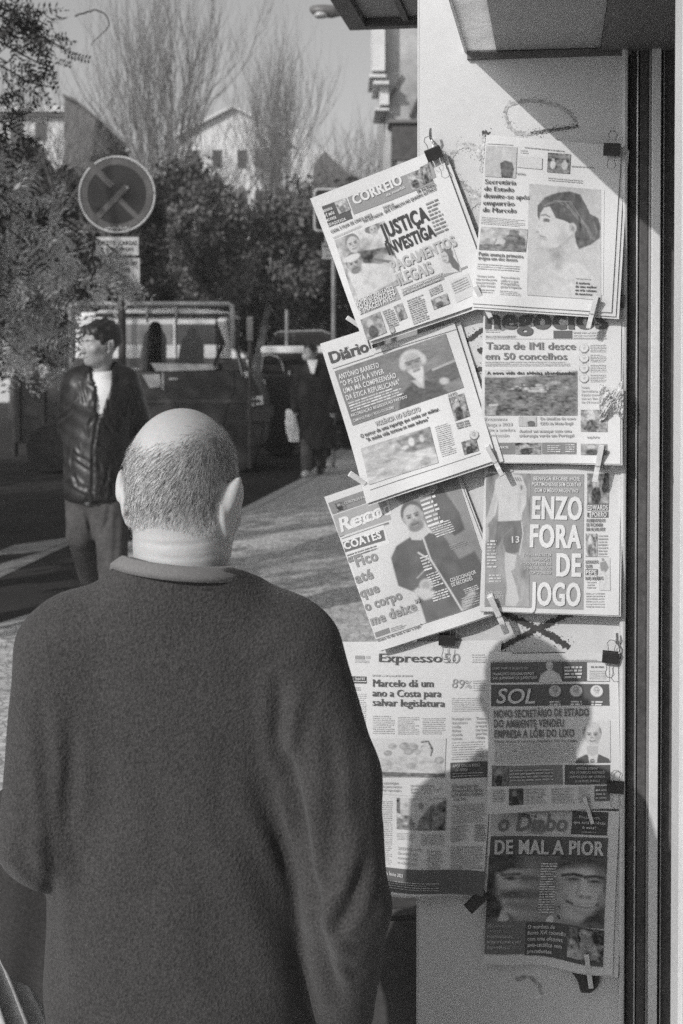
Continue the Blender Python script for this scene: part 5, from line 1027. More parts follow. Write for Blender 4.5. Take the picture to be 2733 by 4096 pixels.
# ================================================================== walker in a long dark coat with a pale bag
Y2 = 18.4
def W(px, py, dy=0): return P(px, py, Y2+dy)
def walker(label, hx, hy, foot, coat_w, yaw, bag=False, group=None):
    hc = W(hx, hy); R = rotz(math.pi-yaw); base = P(hx+25, foot, Y2); base[2] = 0
    t = thing('person', label, 'person', base, None)
    Vh, Fh, _ = head_sd(hc, 1.0, 0, 0, .009, lo=(-.13, -.15, -.22), hi=(.13, .17, .15), neck=[((0, 0, -.05), (0, -.02, -.2), .055, .06, .02)])
    m = qmb(to_world(Vh, R, hc, 1.0), Fh)
    bx = hc[0]+.05; H_ = hc[2]
    s = SD((bx-.5, Y2-.5, 0), (bx+.5, Y2+.5, H_-.12), .022); cap(s, (bx, Y2, H_*.56), (bx, Y2, H_*.80), .12, .12); 
    sa = {}
    for sg in (-1, 1):
        a = np.array([bx+sg*.17, Y2, H_*.84]); e = np.array([bx+sg*.25, Y2+.04, H_*.67]); w_ = np.array([bx+sg*.24, Y2-.12, H_*.53]); sa[sg] = (a, e, w_)
        cap(s, a, e, .05, .045, .02); cap(s, e, w_, .042, .032)
        for i in range(4): cap(s, w_+[.018*(i-1.5), 0, -.03], w_+[.015*(i-1.5), -.025, -.10], .011, .009, .006)
        cap(s, w_, w_+[0, 0, -.06], .03, .034, .01); cap(s, w_+[-sg*.02, -.02, -.02], w_+[-sg*.045, -.03, -.06], .012, .009, .006)
        ft = .16*sg; cap(s, (bx+sg*.09, Y2, H_*.52), (bx+sg*.09, Y2+ft*.6, .42), .09, .06); cap(s, (bx+sg*.09, Y2+ft*.6, .42), (bx+sg*.09, Y2+ft*1.6, .07), .055, .04)
    V, Fq = s.mesh(); m.add(V, [tuple(map(int, q)) for q in Fq]); obj('body', m, M['skin2'], t, smooth=True)
    s = SD((-.14, -.17, -.12), (.14, .17, .16), .009); s.u(s.ell((0, -.02, .022), (.088, .110, .100))); s.cut(s.ell((0, .08, -.045), (.072, .082, .095))); s.D = np.maximum(s.D, -(s.Z+.06+.3*s.Y)); V, Fq = s.mesh(); obj('hair', qmb(to_world(V, R, hc, 1.0), Fq), M['hairdark'], t, smooth=True)
    s = SD((bx-.6, Y2-.55, .2), (bx+.6, Y2+.55, H_+.02), .018)
    s.u(s.stack([(.34, bx+.03, Y2, coat_w, .20), (.8, bx+.02, Y2, coat_w*.92, .19), (H_*.72, bx, Y2, .20, .15), (H_*.84, bx, Y2, .19, .13), (H_*.90, bx, Y2, .08, .08)]))
    for sg in (-1, 1): a, e, w_ = sa[sg]; cap(s, a, e, .075, .068, .03); cap(s, e, w_, .065, .055)
    cap(s, (bx-.07, Y2-.02, H_*.895), (bx+.07, Y2+.02, H_*.895), .05, .05, .02)
    s.D += .008*np.sin(s.X*40+4*np.sin(s.Z*5))*np.clip(1.1-s.Z, 0, 1)
    V, Fq = s.mesh(); obj('long_coat', qmb(V, Fq), M['coat'], t, smooth=True)
    m = MB(); c0 = W(1225, 1448, -.17) if bag else None
    if bag:   # the pale wedge of scarf at the neck
        m.hexa([W(1228, 1440, -.155), W(1272, 1438, -.155), W(1272, 1438, -.10), W(1228, 1440, -.10), W(1246, 1496, -.21), W(1258, 1496, -.21), W(1258, 1496, -.12), W(1246, 1496, -.12)][::1]); obj('scarf', m, M['white_cotton'], t, bevel=.012)
        s = SD(np.array([-.12, -.02, -.14]), np.array([.12, .15, .0]), .009); s.u(s.ell((0, .06, -.07), (.068, .07, .062))); V, Fq = s.mesh(); obj('face_mask', qmb(to_world(V, R, hc, 1.0), Fq), mat('pale_face_mask', .42, .9), t, smooth=True)
    s = SD((bx-.35, Y2-.5, .02), (bx+.35, Y2+.5, .95), .018)
    for sg in (-1, 1): ft = .16*sg; cap(s, (bx+sg*.09, Y2, .85), (bx+sg*.09, Y2+ft*.6, .42), .105, .085); cap(s, (bx+sg*.09, Y2+ft*.6, .42), (bx+sg*.09, Y2+ft*1.6, .10), .08, .07)
    V, Fq = s.mesh(); obj('trousers', qmb(V, Fq), M['denim'], t, smooth=True)
    for sg in (-1, 1):
        ft = .16*sg*1.6; s = SD((bx+sg*.09-.08, Y2+ft-.26, 0), (bx+sg*.09+.08, Y2+ft+.1, .16), .012); cap(s, (bx+sg*.09, Y2+ft+.02, .05), (bx+sg*.09-.02, Y2+ft-.17, .045), .048, .042); cap(s, (bx+sg*.09, Y2+ft+.02, .05), (bx+sg*.09, Y2+ft, .11), .046, .045, .02); s.D = np.maximum(s.D, .004-s.Z); V, Fq = s.mesh(); obj('shoe', qmb(V, Fq), M['paleshoe'] if sg == -1 and bag else M['shoe'], t, smooth=True)
    return sa, bx
sa, bx = walker('walker in a long black coat with a pale scarf and face mask', 1240, 1405, 1890, .27, .55, True)
bagt = thing('shopping_bag', 'pale shopping bag hanging from the hand of the walker in the long coat', 'bag', W(1168, 1700))
s = SD(W(1168, 1700)-[.16, .12, .30], W(1168, 1700)+[.16, .12, .28], .012)
c_ = W(1168, 1700, -.12); s = SD(c_-[.17, .12, .30], c_+[.17, .12, .28], .012)
s.u(s.stack([(c_[2]-.22, c_[0]+.03, c_[1], .075, .045), (c_[2], c_[0], c_[1], .085, .06), (c_[2]+.20, c_[0]-.02, c_[1], .055, .03)])); s.D += .006*np.sin(s.X*70+s.Z*25)*np.sin(s.Z*30); V, Fq = s.mesh(); obj('bag_body', qmb(V, Fq), M['white_cotton'], bagt, smooth=True)
m = MB(); hnd = sa[-1][2]+np.array([-.0, -.03, -.07]); top = c_+np.array([-.02, 0, .19]); m.tube([top+[-.04, 0, 0], hnd*.5+top*.5+[-.03, 0, .02], hnd, hnd*.5+top*.5+[.03, 0, .02], top+[.04, 0, 0]], .008, 6); obj('bag_handle', m, M['white_cotton'], bagt)
# ================================================================== ground, road, street things
def cobble_mat():
    m = mat('limestone_cobbles', .58, .8, (2.2, .10), (40, .10), None, spec=.25); t = m.node_tree; N = t.nodes; L = t.links; b = N['Principled BSDF']
    tc = N.new('ShaderNodeTexCoord')
    v = N.new('ShaderNodeTexVoronoi'); v.feature = 'DISTANCE_TO_EDGE'; v.inputs['Scale'].default_value = 19; v.inputs['Randomness'].default_value = .75
    v2 = N.new('ShaderNodeTexVoronoi'); v2.inputs['Scale'].default_value = 19; v2.inputs['Randomness'].default_value = .75
    for x in (v, v2): L.new(tc.outputs['Object'], x.inputs['Vector'])
    r = N.new('ShaderNodeMapRange'); r.inputs[1].default_value = .0; r.inputs[2].default_value = .10; r.inputs[3].default_value = .42; r.inputs[4].default_value = 1; L.new(v.outputs['Distance'], r.inputs[0])
    bwn = N.new('ShaderNodeRGBToBW'); L.new(v2.outputs['Color'], bwn.inputs[0]); r2 = N.new('ShaderNodeMapRange'); r2.inputs[3].default_value =   .76; r2.inputs[4].default_value = 1.18; L.new(bwn.outputs[0], r2.inputs[0])
    mu = N.new('ShaderNodeMath'); mu.operation = 'MULTIPLY'; L.new(r.outputs[0], mu.inputs[0]); L.new(r2.outputs[0], mu.inputs[1])
    mx = N.new('ShaderNodeMix'); mx.data_type = 'RGBA'; mx.blend_type = 'MULTIPLY'; mx.inputs[0].default_value = 1; L.new(b.inputs['Base Color'].links[0].from_socket, mx.inputs[6]); L.new(mu.outputs[0], mx.inputs[7]); L.new(mx.outputs[2], b.inputs['Base Color'])
    bp = N.new('ShaderNodeBump'); bp.inputs['Strength'].default_value = .5; bp.inputs['Distance'].default_value = .008; L.new(r.outputs[0], bp.inputs['Height']); L.new(bp.outputs[0], b.inputs['Normal'])
    return m
M['cobble'] = cobble_mat()
M['asphalt'] = mat('asphalt', .042, .95, (1.2, .18), (60, .3), (90, .3, .004), spec=.12)
M['kerbstone'] = mat('kerb_stone', .42, .8, (6, .15), (60, .12), (40, .2, .003))
M['roadpaint'] = chips(mat('worn_road_paint', .26, .8, (3, .25), (50, .3)), .06, 14, .60)
kp = [(-40, 6.2), (-10, 7.6), (-4, 8.15)]+[tuple(G(x, y)[:2]) for x, y in ((0, 2492), (130, 2452), (260, 2406), (340, 2352))]+[(-1.86, 10.6), (-1.92, 11.7), (-1.55, 13.0), (-1.02, 14.6), (-.50, 18.0), (-.15, 22), (.6, 30), (2, 60), (3.2, 125)]
kp = np.array(kp)
tg = np.gradient(kp, axis=0); tg /= np.linalg.norm(tg, axis=1)[:, None]; nn = np.stack([tg[:, 1], -tg[:, 0]], 1)      # to the pavement side
inn = kp+nn*.16; n = len(kp)
m = MB(); far = np.array([[x+60, y-30] if i < 3 else [60, y] for i, (x, y) in enumerate(kp)])
poly = [(x, y, 0) for x, y in inn]+[(60, 125, 0), (60, -38, 0), (-40, -38, 0)]
m.add(poly, [tuple(range(len(poly)))[::-1]]); struct('pavement', m, M['cobble'])
m = MB(); V = []
for i in range(n): V += [(inn[i][0], inn[i][1], .004), (kp[i][0]+nn[i][0]*.012, kp[i][1]+nn[i][1]*.012, .004), (kp[i][0], kp[i][1], -.01), (kp[i][0], kp[i][1], -.14)]
m.add(V, [(4*i+a, 4*i+a+1, 4*i+5+a, 4*i+4+a) for i in range(n-1) for a in range(3)]); struct('kerb', m, M['kerbstone'])
m = MB(); m.add([(-110, -40, -.12), (110, -40, -.12), (110, 130, -.12), (-110, 130, -.12)], [(0, 1, 2, 3)]); struct('road', m, M['asphalt'])
m = MB(); zr = -.116
for pl_ in ([(0, 2202), (57, 2180), (322, 2143), (340, 2146), (160, 2206), (0, 2220), (-200, 2240), (-200, 2215)], [(0, 2257), (160, 2209), (340, 2148), (322, 2158), (0, 2310), (-200, 2390), (-200, 2300)]):
    m.add([G(x, y, zr) for x, y in pl_], [tuple(range(len(pl_)))])
struct('road_marking', m, M['roadpaint'])
# ------------------------------------------------------------------ no stopping sign
M['signblue'] = mat('dark_sign_face', .026, .8, (6, .2), (60, .1)); M['signred'] = mat('sign_band', .10, .8, (8, .3), (60, .12)); M['signwhite'] = mat('white_sign_plate', .48, .5, (6, .15), (40, .08)); M['galv'] = mat('galvanised_steel', .36, .45, (12, .2), None, None, metal=.3); M['signtext'] = mat('sign_lettering', .10, .7)
Ys = 11.35
sg = thing('road_sign', 'round no stopping sign with crossed bars above two white plates on a dark pole', 'road sign', P(493, 2236, Ys)*np.array([1, 1, 0]))
def SP_(px, py, dy=0): return P(px, py, Ys+dy)
c0 = SP_(469, 778); Rr = .300
m = MB(); m.lathe([(.001, -.006), (Rr-.012, -.006), (Rr-.012, .010), (.001, .010)], c0, 'y', 48); obj('sign_face', m, M['signblue'], sg)
m = MB(); a = np.linspace(0, 2*math.pi, 49); m.tube(np.stack([c0[0]+Rr*np.cos(a), np.full(49, c0[1]), c0[2]+Rr*np.sin(a)], 1), .0095, 8); obj('sign_rim', m, M['signwhite'], sg, smooth=True)
m = MB(); k = 48; V = []
for i in range(k): q = 2*math.pi*i/k; V += [(c0[0]+.286*math.cos(q), c0[1]-.0085, c0[2]+.286*math.sin(q)), (c0[0]+.235*math.cos(q), c0[1]-.0085, c0[2]+.235*math.sin(q))]
m.add(V, [(2*i, 2*i+1, (2*i+3) % (2*k), (2*i+2) % (2*k)) for i in range(k)]); obj('sign_band', m, M['signred'], sg)
def flatbar(a, b, wd, dy):
    a, b = a+np.array([0, dy, 0]), b+np.array([0, dy, 0]); d = (b-a)/np.linalg.norm(b-a); q = np.array([-d[2], 0, d[0]])*wd; m = MB(); m.add([a-q, b-q, b+q, a+q], [(0, 1, 2, 3)]); return m
obj('cross_bar', flatbar(SP_(362, 655), SP_(450, 745), .024, -.0095), M['signred'], sg); obj('cross_bar', flatbar(SP_(480, 800), SP_(560, 880), .020, -.0095), M['signred'], sg); obj('cross_bar', flatbar(SP_(375, 885), SP_(510, 745), .024, -.0105), M['signred'], sg)
m = MB(); m.add([SP_(505, 748, -.012), SP_(512, 743, -.012), SP_(516, 750, -.012), SP_(509, 755, -.012)], [(0, 1, 2, 3)]); obj('sign_bolt', m, M['galv'], sg)
def plate(par, px0, py0, px1, py1, fn=SP_, dy=-.01, mt='signwhite', nm='text_plate'):
    a, b = fn(px0, py1, dy), fn(px1, py0, dy); m = MB(); m.box((a+b)/2, (abs(b[0]-a[0]), .006, abs(b[2]-a[2]))); return obj(nm, m, M[mt], par, bevel=.002)
def sign_text(par, txt, px0, px1, py, h, fn, dy, mt='signtext', st='b'):
    V, Fs, ly = glyphs(txt, st); a, b = fn(px0, py, dy), fn(px1, py, dy); xs = V[:, 0]-V[:, 0].min(); hm = h*a[1]/F
    m = MB(); m.add(np.stack([a[0]+xs/xs.max()*(b[0]-a[0]), np.full(len(V), a[1]), a[2]+V[:, 1]*hm/.73], 1), Fs); obj('plate_text', m, M[mt], par)
plate(sg, 385, 948, 555, 1022); sign_text(sg, 'EXCETO  CARGAS', 392, 548, 980, 17, SP_, -.016); sign_text(sg, 'E  DESCARGAS', 405, 535, 1003, 15, SP_, -.016)
plate(sg, 430, 1032, 560, 1150); sign_text(sg, 'DAS 8H ÀS 20H', 440, 548, 1060, 15, SP_, -.016); sign_text(sg, 'DIAS ÚTEIS', 448, 520, 1085, 14, SP_, -.016)
m = MB(); m.tube([P(494, 2250, Ys+.05)*[1, 1, 0]+[0, 0, -.02], SP_(488, 1150, .05), SP_(472, 640, .05)], .031, 10); obj('sign_pole', m, M['darkframe'], sg, smooth=True)
m = MB(); r_ = np.random.default_rng(2)
for i in range(16):
    x, y = 420+i*6.3, 912+3*math.sin(i*1.9); m.add([SP_(x, y, -.012), SP_(x+4, y-7*r_.random()-2, -.012), SP_(x+5, y+2, -.012), SP_(x+1, y+5, -.012)], [(0, 1, 2, 3)])
obj('scratched_scrawl', m, M['signwhite'], sg)
# ------------------------------------------------------------------ parking sign behind the papers
Yp = 19.5
def S2(px, py, dy=0): return P(px, py, Yp+dy)
pk = thing('road_sign', 'square dark sign with white rounded border partly hidden by the tilted tabloid', 'road sign', P(1334, 1860, Yp)*np.array([1, 1, 0]))
def rrect(px0, py0, px1, py1, r, dy, k=8):
    o = []
    for cx, cy, a0 in ((px1-r, py1-r, 0), (px0+r, py1-r, 90), (px0+r, py0+r, 180), (px1-r, py0+r, 270)):
        for i in range(k+1): q = math.radians(a0+90*i/k); o.append(S2(cx+r*math.cos(q), cy+r*math.sin(q), dy))
    return o
m = MB(); m.prism(rrect(1254, 752, 1424, 926, 18, 0), (0, .006, 0)); obj('sign_border', m, M['signwhite'], pk)
m = MB(); m.prism(rrect(1262, 760, 1416, 918, 14, -.004), (0, .0035, 0)); obj('sign_face', m, M['signblue'], pk)
sign_text(pk, 'P', 1300, 1380, 890, 105, S2, -.008, 'signwhite', 'x')
plate(pk, 1300, 928, 1368, 968, S2); plate(pk, 1288, 972, 1380, 1036, S2); sign_text(pk, 'RESERVADO', 1294, 1374, 990, 11, S2, -.016); sign_text(pk, 'CARGAS', 1304, 1360, 1008, 10, S2, -.016); sign_text(pk, '8H-20H', 1304, 1360, 1028, 10, S2, -.016)
m = MB(); m.lathe([(.0005, -.002), (.020, -.002), (.0005, .002)], S2(1315, 950, -.016), 'y', 12); obj('plate_symbol', m, M['signtext'], pk)
m = MB(); m.tube([P(1334, 1860, Yp)*[1, 1, 0]+[0, 0, -.02], S2(1334, 1036, .03), S2(1334, 780, .03)], .030, 10); obj('sign_pole', m, M['galv'], pk, smooth=True)
# thin posts on the kerb
for px, py, Yq, r_0, lab in ((1147, 1238, 24, .028, 'slim pale post standing in front of the white car'),):
    m = MB(); b = P(px, py, Yq); m.tube([(b[0], Yq, -.02), (b[0], Yq, b[2]-.03), (b[0], Yq, b[2])], [r_0, r_0, r_0*.7], 10); tag(obj('post', m, M['galv'], smooth=True), lab, 'post')
mt_ = thing('parking_meter', 'narrow grey parking meter standing in front of the dark truck', 'parking meter', P(1000, 1850, 20.2)*np.array([1, 1, 0]))
a, b = P(988, 1364, 19.6), P(1012, 1266, 19.6); m = MB(); m.box((a+b)/2, (b[0]-a[0], .09, b[2]-a[2])); obj('meter_head', m, mat('meter_paint', .22, .5, (20, .15)), mt_, bevel=.012)
m = MB(); m.tube([((a[0]+b[0])/2, 19.6, -.02), ((a[0]+b[0])/2, 19.6, a[2])], .03, 10); obj('meter_post', m, M['darkframe'], mt_)
# street lamp whose head shows beside the canopy
lp = thing('street_lamp', 'street lamp head on a thin arm beside the dark canopy', 'street lamp', P(1760, 1390, 12)*np.array([1, 1, 0]))
Yl = 12
def LP(px, py, dy=0): return P(px, py, Yl+dy)
s = SD(LP(1230, 110, -.25), LP(1375, -10, .25)+[0, 0.0, 0], .008)
s.u(s.ell(LP(1292, 46), (.105, .075, .050), roty(.1))); s.u(s.rc(LP(1248, 34), LP(1330, 42), .018, .045), .03); s.u(s.rc(LP(1330, 55), LP(1362, 58), .03, .014), .03)
V, Fq = s.mesh(); obj('lamp_head', qmb(V, Fq), mat('lamp_housing', .16, .5, (10, .15)), lp, smooth=True)
m = MB(); m.lathe([(.001, .03), (.05, .02), (.062, 0), (.045, -.018), (.001, -.026)], LP(1284, 62, -.02), 'z', 16); obj('lamp_bowl', m, mat('lamp_bowl', .45, .15, spec=.7), lp, smooth=True)
m = MB(); m.tube([LP(1345, 60), LP(1420, 44), LP(1560, 40), LP(1700, 30), LP(1762, 40)], .018, 8); obj('lamp_arm', m, M['darkframe'], lp, smooth=True)
pz = LP(1762, 40); m = MB(); m.tube([(pz[0], Yl, -.02), (pz[0], Yl, 2), pz], [.08, .065, .04], 10); obj('lamp_post', m, M['darkframe'], lp, smooth=True)
# ------------------------------------------------------------------ vehicles
M['truckpaint'] = mat('dark_truck_paint', .032, .5, (3, .15), (60, .1)); M['bedpaint'] = mat('worn_bed_paint', .05, .7, (4, .4), (40, .3)); M['trim'] = mat('pale_trim', .42, .4, (20, .15)); M['rubber'] = mat('tyre_rubber', .03, .9); M['rim'] = mat('wheel_rim', .3, .4, metal=.5); M['lens'] = mat('lamp_lens', .7, .1, spec=.8, coat=1); M['whitepaint'] = mat('white_car_paint', .78, .3, (2, .04), coat=.5); M['midgrey'] = mat('tinted_window_grey', .26, .2, (2, .2)); M['glass'] = glass_mat('window_glass', .88); M['darkglass'] = mat('dark_window', .03, .08, spec=.7)
def pxprism(par, nm, pts, Y, dep, mt, bev=.02):
    m = MB(); m.prism([P(x, y, Y) for x, y in pts], (0, dep, 0)); return obj(nm, m, M[mt], par, bevel=bev)
def wheel(par, px, py, Y, r, wd=.2):
    c = P(px, py, Y); m = MB(); m.lathe([(r*.62, 0), (r*.93, 0), (r, wd*.15), (r, wd*.85), (r*.93, wd), (r*.62, wd)], c, 'y', 28); w_ = obj('wheel', m, M['rubber'], par, smooth=False)
    m = MB(); m.lathe([(.001, .03), (r*.15, .02), (r*.2, .05), (r*.55, .045), (r*.63, .005), (r*.63, .06), (.001, .1)], c, 'y', 20); obj('rim', m, M['rim'], w_)
Yt = 20.0
tk = thing('flatbed_truck', 'dark flatbed truck with a grey ladder rack over its cab, behind the young man', 'truck', P(620, 1870, Yt+.9)*np.array([1, 1, 0]))
pxprism(tk, 'cab_body', [(478, 1486), (860, 1480), (962, 1484), (1004, 1494), (1038, 1556), (1056, 1600), (1062, 1700), (1052, 1792), (478, 1792)], Yt, 1.75, 'truckpaint', .05)
pxprism(tk, 'door_panel', [(658, 1490), (858, 1486), (935, 1488), (940, 1560), (905, 1640), (880, 1760), (662, 1760)], Yt-.016, .012, 'truckpaint', .006); pxprism(tk, 'door_handle', [(676, 1512), (712, 1511), (712, 1520), (676, 1521)], Yt-.04, .02, 'trim', .004); pxprism(tk, 'side_stripe', [(478, 1600), (1040, 1598), (1044, 1612), (478, 1614)], Yt-.022, .005, 'darkframe', .001)
pxprism(tk, 'load_bed', [(60, 1506), (470, 1506), (470, 1772), (60, 1772)], Yt+.02, 1.72, 'bedpaint', .02)
for x in (70, 170, 270, 370, 455): pxprism(tk, 'bed_rib', [(x, 1508), (x+9, 1508), (x+9, 1768), (x, 1768)], Yt-.01, .028, 'darkframe', .004)
pxprism(tk, 'roof', [(386, 1250), (400, 1240), (520, 1232), (700, 1230), (840, 1236), (905, 1246), (928, 1262), (930, 1268), (386, 1268)], Yt, 1.7, 'whitepaint', .03)
pxprism(tk, 'roof_gutter', [(380, 1252), (930, 1254), (936, 1269), (380, 1269)], Yt-.03, .026, 'truckpaint', .006)
for x0, x1, w_ in ((480, 492, 10), (700, 704, 5), (862, 870, 6)): pxprism(tk, 'window_pillar', [(x0, 1268), (x0+w_, 1268), (x1+w_, 1484), (x1, 1484)], Yt+.02, .05, 'truckpaint', .004)
pxprism(tk, 'windscreen_pillar', [(916, 1262), (932, 1262), (976, 1486), (956, 1486)], Yt, .06, 'truckpaint', .006); pxprism(tk, 'windscreen_pillar', [(916, 1262), (932, 1262), (976, 1486), (956, 1486)], Yt+1.65, .06, 'truckpaint', .006)
m = MB(); m.add([P(928, 1268, Yt+.06), P(968, 1484, Yt+.06), P(968, 1484, Yt+1.62), P(928, 1268, Yt+1.62)], [(0, 1, 2, 3)]); obj('windscreen', m, M['glass'], tk)
for xa, xb in ((494, 699), (706, 861)):
    m = MB(); m.box((P(xa, 1390, Yt+.04)+P(xb, 1390, Yt+.04))/2+np.array([0, 0, float(P(1, 1376, Yt)[2]-P(1, 1390, Yt)[2])]), (float(P(xb, 0, Yt)[0]-P(xa, 0, Yt)[0]), .006, .75)); obj('side_window', m, M['glass'], tk)
pxprism(tk, 'door_sill', [(600, 1452), (852, 1458), (860, 1480), (625, 1486)], Yt-.03, .028, 'trim', .004)
pxprism(tk, 'door_line', [(648, 1490), (656, 1490), (656, 1560), (648, 1560)], Yt-.012, .01, 'trim', .002); pxprism(tk, 'side_vent', [(570, 1500), (640, 1496), (645, 1548), (600, 1552)], Yt-.014, .012, 'trim', .003)
for x, y, h_ in ((610, 1300, 180), (760, 1325, 160)):   # seats
    s = SD(P(x-70, y+h_+30, Yt+.3)+[0, -.1, 0], P(x+110, y-20, Yt+.3)+[0, .6, 0], .03); s.u(s.rc(P(x+10, y+60, Yt+.5), P(x, y+h_, Yt+.5), .17, .20)); s.u(s.ell(P(x+12, y+12, Yt+.5), (.09, .13, .10)), .03); V, Fq = s.mesh(); obj('seat', qmb(V, Fq), M['darkframe'], tk, smooth=True)
m = MB(); cst = P(872, 1425, Yt+.5); a = np.linspace(0, 2*math.pi, 25); m.tube(cst+np.stack([.07*np.cos(a), .19*np.sin(a), .17*np.cos(a)], 1), .016, 6); obj('steering_wheel', m, M['darkframe'], tk)
pxprism(tk, 'dashboard', [(868, 1452), (958, 1446), (966, 1486), (868, 1486)], Yt+.08, 1.5, 'darkframe', .02)
# ladder rack
m = MB()
for yy in (Yt-.06, Yt+1.75):
    m.tube([P(284, 1300, yy), P(286, 1222, yy), P(300, 1216, yy), P(915, 1216, yy), P(928, 1222, yy), P(932, 1390, yy)], .036, 8)
for x in (292, 588, 690, 920): m.tube([P(x, 1218, Yt-.06), P(x, 1218, Yt+1.75)], .025, 6)
for x in (588, 704): m.tube([P(x, 1216, Yt-.06), P(x+2, 1290, Yt-.02)], .02, 6)
m.tube([P(286, 1300, Yt-.06), P(286, 1506, Yt)], .03, 8)
obj('ladder_rack', m, mat('rack_paint', .40, .5, (20, .15)), tk, smooth=True)
m = MB()
for i in range(18): x = 862+i*3.6; m.tube([P(x, 1285, Yt+1.70), P(x+2, 1440, Yt+1.70)], .004, 4)
for i in range(20): y = 1288+i*8; m.tube([P(862, y, Yt+1.70), P(926, y, Yt+1.70)], .004, 4)
obj('wire_guard', m, M['darkframe'], tk)
for px, py in ((1022, 1606),):
    m = MB(); V = [P(1024, 1585, Yt-.02), P(1050, 1582, Yt-.02), P(1054, 1618, Yt-.02), P(1026, 1622, Yt-.02)]; m.prism(V, (0, .03, 0)); obj('headlight', m, M['lens'], tk, bevel=.008)
    m = MB(); V = [P(996, 1592, Yt-.02), P(1018, 1590, Yt-.02), P(1020, 1626, Yt-.02), P(998, 1628, Yt-.02)]; m.prism(V, (0, .03, 0)); obj('indicator_lamp', m, M['trim'], tk, bevel=.006)
pxprism(tk, 'bumper', [(985, 1640), (1072, 1640), (1072, 1690), (985, 1690)], Yt-.04, 1.8, 'darkframe', .02)
m = MB(); m.tube([P(965, 1480, Yt), P(985, 1492, Yt-.18)], .012, 6); obj('mirror_arm', m, M['darkframe'], tk); pxprism(tk, 'mirror', [(978, 1486), (996, 1488), (998, 1512), (980, 1510)], Yt-.24, .07, 'lens', .01)
m = MB(); m.tube([P(934, 1385, Yt-.03), P(950, 1420, Yt-.03), P(966, 1486, Yt-.03), P(972, 1500, Yt-.03)], .013, 6); obj('pillar_trim', m, M['trim'], tk)
for x, yy in ((935, Yt-.02), (205, Yt-.02), (935, Yt+1.55), (205, Yt+1.55)): wheel(tk, x, 1390+1.42*F/(yy), yy, .36)
# white van seen through the cab
vn = thing('delivery_van', 'white van with a grey window band parked beyond the dark truck', 'van', P(620, 1870, 25.2)*np.array([1, 1, 0]))
Yv = 24.5
pxprism(vn, 'van_body', [(300, 1262), (330, 1248), (880, 1250), (905, 1262), (930, 1400), (985, 1420), (990, 1640), (300, 1640)], Yv, 1.8, 'whitepaint', .06)
pxprism(vn, 'window_band', [(335, 1296), (690, 1296), (690, 1378), (335, 1378)], Yv-.012, .01, 'midgrey', .003); pxprism(vn, 'cab_window', [(705, 1296), (870, 1296), (905, 1378), (705, 1378)], Yv-.012, .01, 'darkglass', .003)
pxprism(vn, 'side_moulding', [(300, 1432), (985, 1432), (985, 1470), (300, 1470)], Yv-.02, .018, 'darkframe', .004); pxprism(vn, 'headlight', [(968, 1440), (992, 1440), (992, 1475), (968, 1475)], Yv-.015, .03, 'lens', .004)
for x in (420, 870): wheel(vn, x, 1390+1.42*F/Yv, Yv-.02, .34)
# white car and dark van near the walker
ca = thing('parked_car', 'white hatchback parked behind the walker in the long coat', 'car', P(1200, 1780, 23.8)*np.array([1, 1, 0])); Yc = 23
pxprism(ca, 'shade_dark_body', [(1040, 1500), (1075, 1492), (1500, 1490), (1530, 1540), (1530, 1700), (1040, 1700), (1030, 1600)], Yc, 1.6, 'truckpaint', .06)  # the white car's lower body is coloured dark to stand for shade
pxprism(ca, 'roof', [(1044, 1390), (1060, 1384), (1380, 1384), (1400, 1392), (1410, 1412), (1045, 1414)], Yc+.05, 1.5, 'whitepaint', .02)
pxprism(ca, 'window_band', [(1052, 1414), (1408, 1412), (1440, 1490), (1040, 1494)], Yc+.06, 1.45, 'darkglass', .02)
m = MB(); m.tube([P(1046, 1424, Yc+.03), P(1080, 1418, Yc+.03), P(1112, 1428, Yc+.03), P(1128, 1450, Yc+.03), P(1136, 1490, Yc+.03)], .012, 6); obj('window_trim', m, M['trim'], ca)
pxprism(ca, 'headlight', [(1040, 1520), (1062, 1518), (1064, 1540), (1042, 1544)], Yc-.015, .03, 'lens', .004); pxprism(ca, 'tail_lamp', [(1150, 1485), (1164, 1485), (1160, 1502), (1154, 1502)], Yc-.015, .03, 'lens', .003)
for x in (1120, 1440): wheel(ca, x, 1390+1.45*F/Yc, Yc-.02, .31)
dv = thing('parked_van', 'dark van with a rounded roof behind the white hatchback', 'van', P(1210, 1700, 31)*np.array([1, 1, 0])); Yd = 30
pxprism(dv, 'van_body', [(1070, 1640), (1072, 1395), (1090, 1350), (1110, 1330), (1290, 1326), (1325, 1345), (1340, 1400), (1345, 1640)], Yd, 1.8, 'truckpaint', .08)
pxprism(dv, 'windscreen', [(1182, 1336), (1282, 1334), (1310, 1352), (1320, 1384), (1172, 1386)], Yd-.012, .01, 'darkglass', .004); pxprism(dv, 'side_window', [(1098, 1345), (1165, 1338), (1158, 1384), (1090, 1386)], Yd-.012, .01, 'darkglass', .004)
m = MB(); m.tube([P(1098, 1338, Yd-.01), P(1120, 1327, Yd-.01), P(1290, 1322, Yd-.01), P(1322, 1336, Yd-.01)], .02, 6); obj('roof_rail', m, M['galv'], dv)
for x in (1120, 1300): wheel(dv, x, 1390+1.42*F/Yd, Yd-.02, .34)
